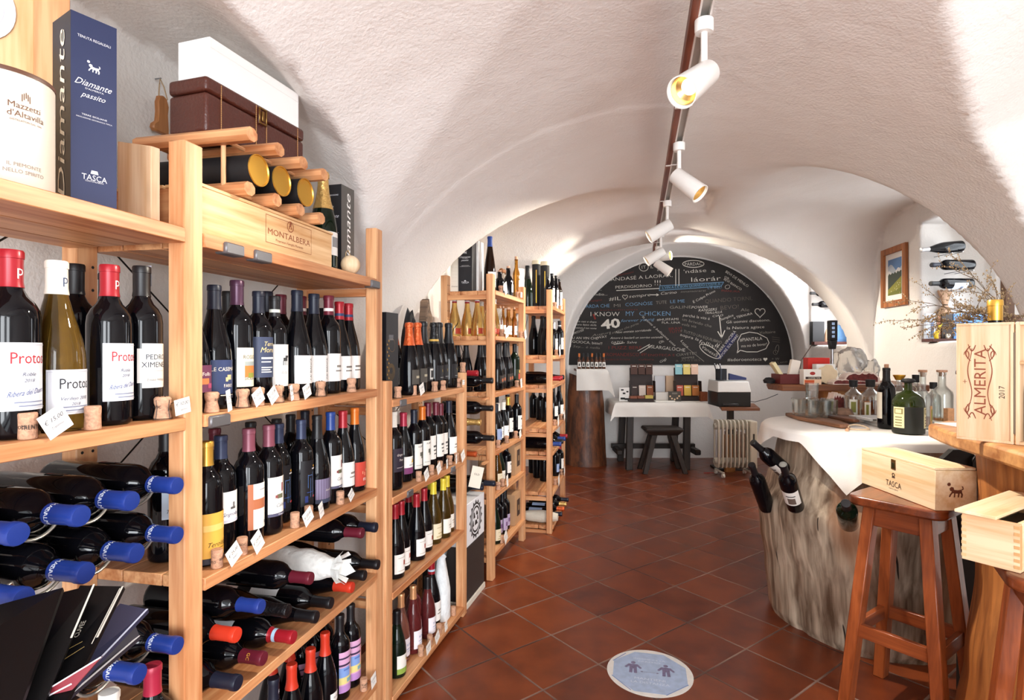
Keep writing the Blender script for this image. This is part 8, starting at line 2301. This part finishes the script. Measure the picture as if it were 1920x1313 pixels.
# ================================================================== framed picture on the window wall
def rw(Y, z, off=0.0):
    n = Vector((-1, .18, 0)).normalized()
    return Vector((right_wall_x(Y), Y, z)) + n * off
wdx = Vector((-.18, -1, 0)).normalized()        # along the wall, towards the camera
wn_ = Vector((-1, .18, 0)).normalized()
o_ = rw(4.68, 1.664, .006); Mp = Matrix.Identity(4)
for i, c in enumerate((wdx, Z, wn_)):
    for j in range(3): Mp[j][i] = c[j]
Mp = Matrix.Translation(o_) @ Mp
PWD, PHT = .40, .472
pf = empty('framed_picture', 'mountain photograph in an orange-brown wooden frame beside the window niche', 'picture'); pf.matrix_basis = Mp
FR = wood('#B9743E', '#8A4E24', 'y'); t = .048
g = G(); g.box((0, 0, 0), (t, PHT, .024), FR); g.box((PWD - t, 0, 0), (PWD, PHT, .024), FR); g.box((t, 0, 0), (PWD - t, t, .024), FR); g.box((t, PHT - t, 0), (PWD - t, PHT, .024), FR); g.build('wooden_frame', pf, bevel=.002)
g = G(); g.box((t, t, 0), (PWD - t, PHT - t, .006), mat('#F1EEE8', .7)); g.build('mount', pf)
g = G(); a0, b0, a1, b1 = t + .042, t + .045, PWD - t - .042, PHT - t - .045; W_, H_ = a1 - a0, b1 - b0; rd = random.Random(2)
def lay(y0f, y1f, col, z):
    n = 16; lo = [(a0 + W_ * i / n, b0 + H_ * y0f(i / n)) for i in range(n + 1)]; hi = [(a0 + W_ * i / n, b0 + H_ * y1f(i / n)) for i in range(n + 1)]
    g.add([(x_, y_, z) for x_, y_ in lo + hi[::-1]], [tuple(range(2 * n + 2))], mat(col, .5))
lay(lambda t: 0, lambda t: 1, '#5E86B8', .0064)
lay(lambda t: .45, lambda t: .80 + .08 * math.sin(t * 7) - .1 * t, '#B9C4CE', .0066)
lay(lambda t: .4, lambda t: .62 + .07 * math.sin(t * 9 + 1) + .05 * t, '#E3E4E4', .0068)
lay(lambda t: .1, lambda t: .55 + .06 * abs(math.sin(t * 15)) + .04 * t, '#3E4A40', .0070)
lay(lambda t: 0, lambda t: .16 + .32 * t, '#8A8A34', .0072)
lay(lambda t: 0, lambda t: .05 + .12 * t, '#6E7428', .0074)
for k in range(8):
    x_, y_ = a0 + W_ * rd.uniform(.2, .9), b0 + H_ * rd.uniform(.08, .3); g.add([(x_, y_, .0076), (x_ + .008, y_, .0076), (x_ + .008, y_ + .006, .0076), (x_, y_ + .006, .0076)], [(0, 1, 2, 3)], mat('#E4E2DA', .6))
g.build('photograph', pf, smooth=0)

# ================================================================== window niche by the picture
SILL = 1.3765
def on_sill(u, Y): return Vector(((u - 960) / F * Y, Y, SILL))
hold = empty('bottle_holder', 'steel pegs fixed in the window niche jamb holding three bottles', 'bottle holder', (3.0, 4.10, SILL))
for (u, v, Y, kd, cp, lab, tilt, sp) in ((1726, 469, 3.99, 'burg', 'silver', 'topmost of three bottles lying in the window niche', .10, None), (1746, 497, 3.99, 'bord', 'navy', 'middle one of three bottles lying in the window niche', .01, None),
                                     (1744, 532, 3.99, 'bord', 'black', 'lowest of three bottles lying in the window niche', .01, dict(z0=.05, z1=.15, w=70, col='#E4ECF4', prints=[('r', -30, 30, .08, .1, '#6A7A9A')]))):
    m_ = at_y(u, v, Y)
    axis_bottle(m_, (-1, -.05, -tilt), kd, 'dark', cp, lab, 'bottles in the window niche', sp, roll=200)
    g = G()
    for dx_ in (.20, .275):
        q = m_ + Vector((dx_, 0, -.0445 + tilt * dx_)) - Vector(hold.location); g.tube([q + Vector((0, -.03, .0)), q + Vector((0, .14, -.002))], .003, STEEL, 8)
    g.build('peg', hold)
g = G(); p0, p1 = on_sill(1736, 4.02), on_sill(1781, 4.02); g.box((p0.x, 3.955, SILL), (p1.x + .02, 4.065, SILL + .022), wood('#6A2E20', '#3E1A12', 'x')); tag(g.build('wooden_tray', None, bevel=.002), 'dark red wooden tray on the window niche sill', 'tray')
ZTJ = SILL + .0226
def sbox(name, u0, u1, vtop, Y, dep, m, label, cat='box', zb=ZTJ):
    x0, x1 = (u0 - 960) / F * Y, (u1 - 960) / F * Y; zt = CH + (656.5 - vtop) / F * Y
    g = G(); g.box((x0, Y, zb), (x1, Y + dep, zt), m); return tag(g.build(name, None, bevel=.001), label, cat)
o = sbox('picture_card', 1736, 1757, 588, 4.0, .02, mat('#C9D4E4', .5), 'pale photo card standing on the window niche tray', 'card')
g = G(); x0 = (1745 - 960) / F * 4.0; g.box((x0, 3.9985, ZTJ + .01), (x0 + .022, 3.9996, ZTJ + .12), mat('#6A7A9A', .5)); g.build('printed_figure', o, smooth=0)
sbox('kraft_box', 1757.5, 1765, 590, 4.0, .05, mat('#B9826A', .6), 'narrow brown carton beside the photo card in the window niche')
sbox('dark_box', 1766, 1786.5, 589, 3.99, .06, mat('#3A302C', .5), 'dark brown box in the window niche beside the blue one')
sbox('blue_box', 1788, 1853, 588, 4.0, .07, mat('#5F8FC4', .45), 'large light blue box in the window niche', zb=SILL + .0004)
# tied paper bag
Y = 4.105; zb = SILL + .0004; x = (1772 - 960) / F * Y
g = G(); KR = mat('#C9A284', .6, bump=.3, bscale=30)
zt = CH + (656.5 - 545) / F * Y - zb; zn = CH + (656.5 - 572) / F * Y - zb
rings = [(.05, .03, 0), (.052, .032, zn * .4), (.045, .026, zn * .8), (.016, .012, zn), (.03, .014, zn + (zt - zn) * .5), (.055, .018, zt)]
vs = []; fs = []; n = 16
for j, (a, b_, z_) in enumerate(rings):
    for k in range(n):
        q = 2 * math.pi * k / n; f_ = 1 + .12 * math.sin(k * 2.4 + j); vs.append((a * math.cos(q) * f_, b_ * math.sin(q) * f_, z_ + (.012 * math.sin(k * 1.7) if j == 5 else 0)))
for j in range(5):
    for k in range(n): fs.append((j * n + k, j * n + (k + 1) % n, (j + 1) * n + (k + 1) % n, (j + 1) * n + k))
fs.append(tuple(range(n - 1, -1, -1))); g.add(vs, fs, KR)
pbag = g.build('paper_bag', None, TR((x, Y, zb)), 60); tag(pbag, 'tied brown paper gift bag in the window niche', 'bag')
g = G(); g.lathe([(.0165, zn - .004), (.018, zn), (.0165, zn + .004)], mat('#5A4A3A', .7), 14); g.build('tie_cord', pbag)
g = G(); g.tube([(0, 0, .0), (-.012, -.006, .03), (.004, -.010, .055), (.012, -.006, .085), (.038, -.004, .105)], [.012, .015, .012, .009, .003], mat('#E3C22E', .5), 8)
tag(g.build('yellow_ribbon', None, TR((((1757 - 960) / F * 3.97), 3.975, ZTJ))), 'curled yellow ribbon on the window niche tray', 'ribbon')
g = G(); 
for k in range(4): g.lathe([(.010 * math.sin(math.pi * i / 8), -.010 * math.cos(math.pi * i / 8)) for i in range(9)], mat('#D8D4CC', .4), 12, M=Matrix.Translation((.012 * (k % 2), 0, .010 + .014 * (k // 2) )))
tag(g.build('pebble_figurine', None, TR((((1776 - 960) / F * 3.97), 3.970, ZTJ))), 'small white figurine on the window niche tray', 'figurine')
g = G(); rd = random.Random(4)
for k in range(26):
    q = rd.uniform(.3, 2.6); L_ = rd.uniform(.06, .12); b_ = Vector((.05, 0, .06)) + Vector((-.06, 0, -.03)) * rd.random()
    g.tube([b_, b_ + Vector((-L_ * abs(math.cos(q)) - .02, rd.uniform(-.03, .03), L_ * math.sin(q) * .6 - .06))], [.0014, .0005], mat('#5A6048', .8), 4)
tag(g.build('pine_sprig', None, TR((((1757 - 960) / F * 4.06), 4.06, ZTJ + .06))), 'dry pine sprig hanging beside the paper bag', 'sprig')
# far window niche
Y = 6.30
for (v, u, lab) in ((550, 1519, 'upper bottle lying in the far window niche'), (571, 1523, 'lower bottle lying in the far window niche')):
    axis_bottle(at_y(u, v, Y), (-1, -.05, -.01), 'bord', 'dark', 'black', lab, 'bottles in the far window niche', roll=200)
h2_ = empty('bottle_holder', 'steel pegs in the far window niche jamb holding two bottles', 'bottle holder', (3.5, 6.36, SILL))
for (v, u) in ((550, 1519), (571, 1523)):
    m_ = at_y(u, v, Y); g = G()
    for dx_ in (.20, .275):
        q = m_ + Vector((dx_, 0, -.0445)) - Vector(h2_.location); g.tube([q + Vector((0, -.03, 0)), q + Vector((0, .12, 0))], .003, STEEL, 8)
    g.build('peg', h2_)
sbox('speaker_box', 1524, 1546, 603, 6.34, .07, mat('#1E2024', .5), 'black box standing in the far window niche', zb=SILL + .0004)
sbox('blue_box', 1570, 1604, 610, 6.34, .07, mat('#5F8FC4', .45), 'light blue box in the far window niche behind the blender', zb=SILL + .0004)
o = sbox('wooden_tray', 1527, 1600, 641, 6.27, .06, wood('#6A2E20', '#3E1A12', 'x'), 'dark wooden tray at the edge of the far window niche', 'tray', zb=SILL + .0004)
g = G(); g.lathe([(0, 0), (.03, 0), (.032, .05), (.018, .12), (.006, .17), (0, .19)], mat('#C9A284', .6), 14); tag(g.build('gnome_figurine', None, TR((((1549.5 - 960) / F * 6.37), 6.37, SILL + .0006))), 'small pointed paper figure in the far window niche', 'figurine')
# cable down the wall at the far window
g = G(); g.tube([at_y(1526, 641, 6.33), at_y(1517, 655, 6.36), at_y(1508, 668, 6.38), at_y(1502, 676, 6.40), at_y(1499, 700, 6.40)], .005, mat('#6A5A50', .6), 6); tag(g.build('wall_cable', None), 'thin brown cable hanging from the far window niche', 'cable')

# ================================================================== floor sticker
ctr = at_z(1218, 1261, 0); ctr.z = .0003
fs_ = empty('floor_sticker', 'round worn blue and white distancing sticker on the tiles', 'floor sticker', ctr, R(-12.7))
g = G(); g.prism([(.172 * math.cos(2 * math.pi * k / 64), .172 * math.sin(2 * math.pi * k / 64)) for k in range(64)], 0, .0006, mat('#E4E2DC', .45, mottle=.05, bscale=40)); g.build('sticker_sheet', fs_, smooth=0)
g = G(); BLU = mat('#A9BCD8', .45, mottle=.12, bscale=30); X = Vector((1, 0, 0)); Y_ = Vector((0, 1, 0)); O = Vector((0, 0, .0008))
g.prism([(.158 * math.cos(math.pi * k / 4 + math.pi / 8), .158 * math.sin(math.pi * k / 4 + math.pi / 8)) for k in range(8)], .0006, .0008, BLU); g.build('blue_octagon', fs_, smooth=0)
g = G(); VI = mat('#77708F', .5, mottle=.2, bscale=60); WH2 = mat('#D2DCEC', .5)
def person_mark(cx):
    o = O + X * cx + Y_ * .022 + Vector((0, 0, .0002)); s = .058
    P = lambda a, b: o + X * (a * s) + Y_ * (b * s)
    g.add([P(.17 * math.cos(q * math.pi / 6), .62 + .17 * math.sin(q * math.pi / 6)) for q in range(12)], [tuple(range(12))], VI)
    g.add([P(-.32, .42), P(-.62, -.02), P(-.48, -.12), P(-.26, .14), P(-.26, -.18), P(.26, -.18), P(.26, .14), P(.48, -.12), P(.62, -.02), P(.32, .42)], [tuple(range(10))], VI)
    g.add([P(-.26, -.18), P(-.28, -.72), P(-.06, -.72), P(-.03, -.18)], [(0, 1, 2, 3)], VI); g.add([P(.26, -.18), P(.28, -.72), P(.06, -.72), P(.03, -.18)], [(0, 1, 2, 3)], VI)
person_mark(-.066); person_mark(.066)
o = O + Vector((0, 0, .0002)) - Y_ * .004
g.add([o - X * .030 - Y_ * .001, o + X * .030 - Y_ * .001, o + X * .030 + Y_ * .001, o - X * .030 + Y_ * .001], [(0, 1, 2, 3)], VI)
for s_ in (-1, 1): g.add([o + X * s_ * .038, o + X * s_ * .028 + Y_ * .005, o + X * s_ * .028 - Y_ * .005], [(0, 1, 2)], VI)
g.text('MANTIENI', .022, WH2, o=o - Y_ * .050, ex=X, ey=Y_, width=.12); g.text('LA DISTANZA', .022, WH2, o=o - Y_ * .076, ex=X, ey=Y_, width=.15); g.text('INSIEME CE LA', .016, WH2, o=o + Y_ * .098, ex=X, ey=Y_, width=.13); g.text('FAREMO', .016, WH2, o=o + Y_ * .078, ex=X, ey=Y_, width=.09)
LB = mat('#7F96C4', .5)
for a0, a1 in ((200, 243), (292, 338), (128, 160)):
    p, q = [Vector((.160 * math.cos(R(a)), .160 * math.sin(R(a)), .0011)) for a in (a0, a1)]; d = (q - p).normalized(); n_ = Vector((-d.y, d.x, 0)) * .0022
    g.add([p - n_, q - n_, q + n_, p + n_], [(0, 1, 2, 3)], LB)
g.build('printed_figures', fs_, smooth=0)
# small red twist of paper by the radiator foot
g = G(); a = at_z(1328, 887, .006); g.tube([a + Vector((-.05, 0, 0)), a, a + Vector((.03, .01, 0)), a + Vector((.06, .0, 0))], [.004, .006, .004, .003], mat('#B8403A', .6), 6); tag(g.build('red_screwdriver', None), 'thin red stick lying on the tiles beside the radiator', 'stick')
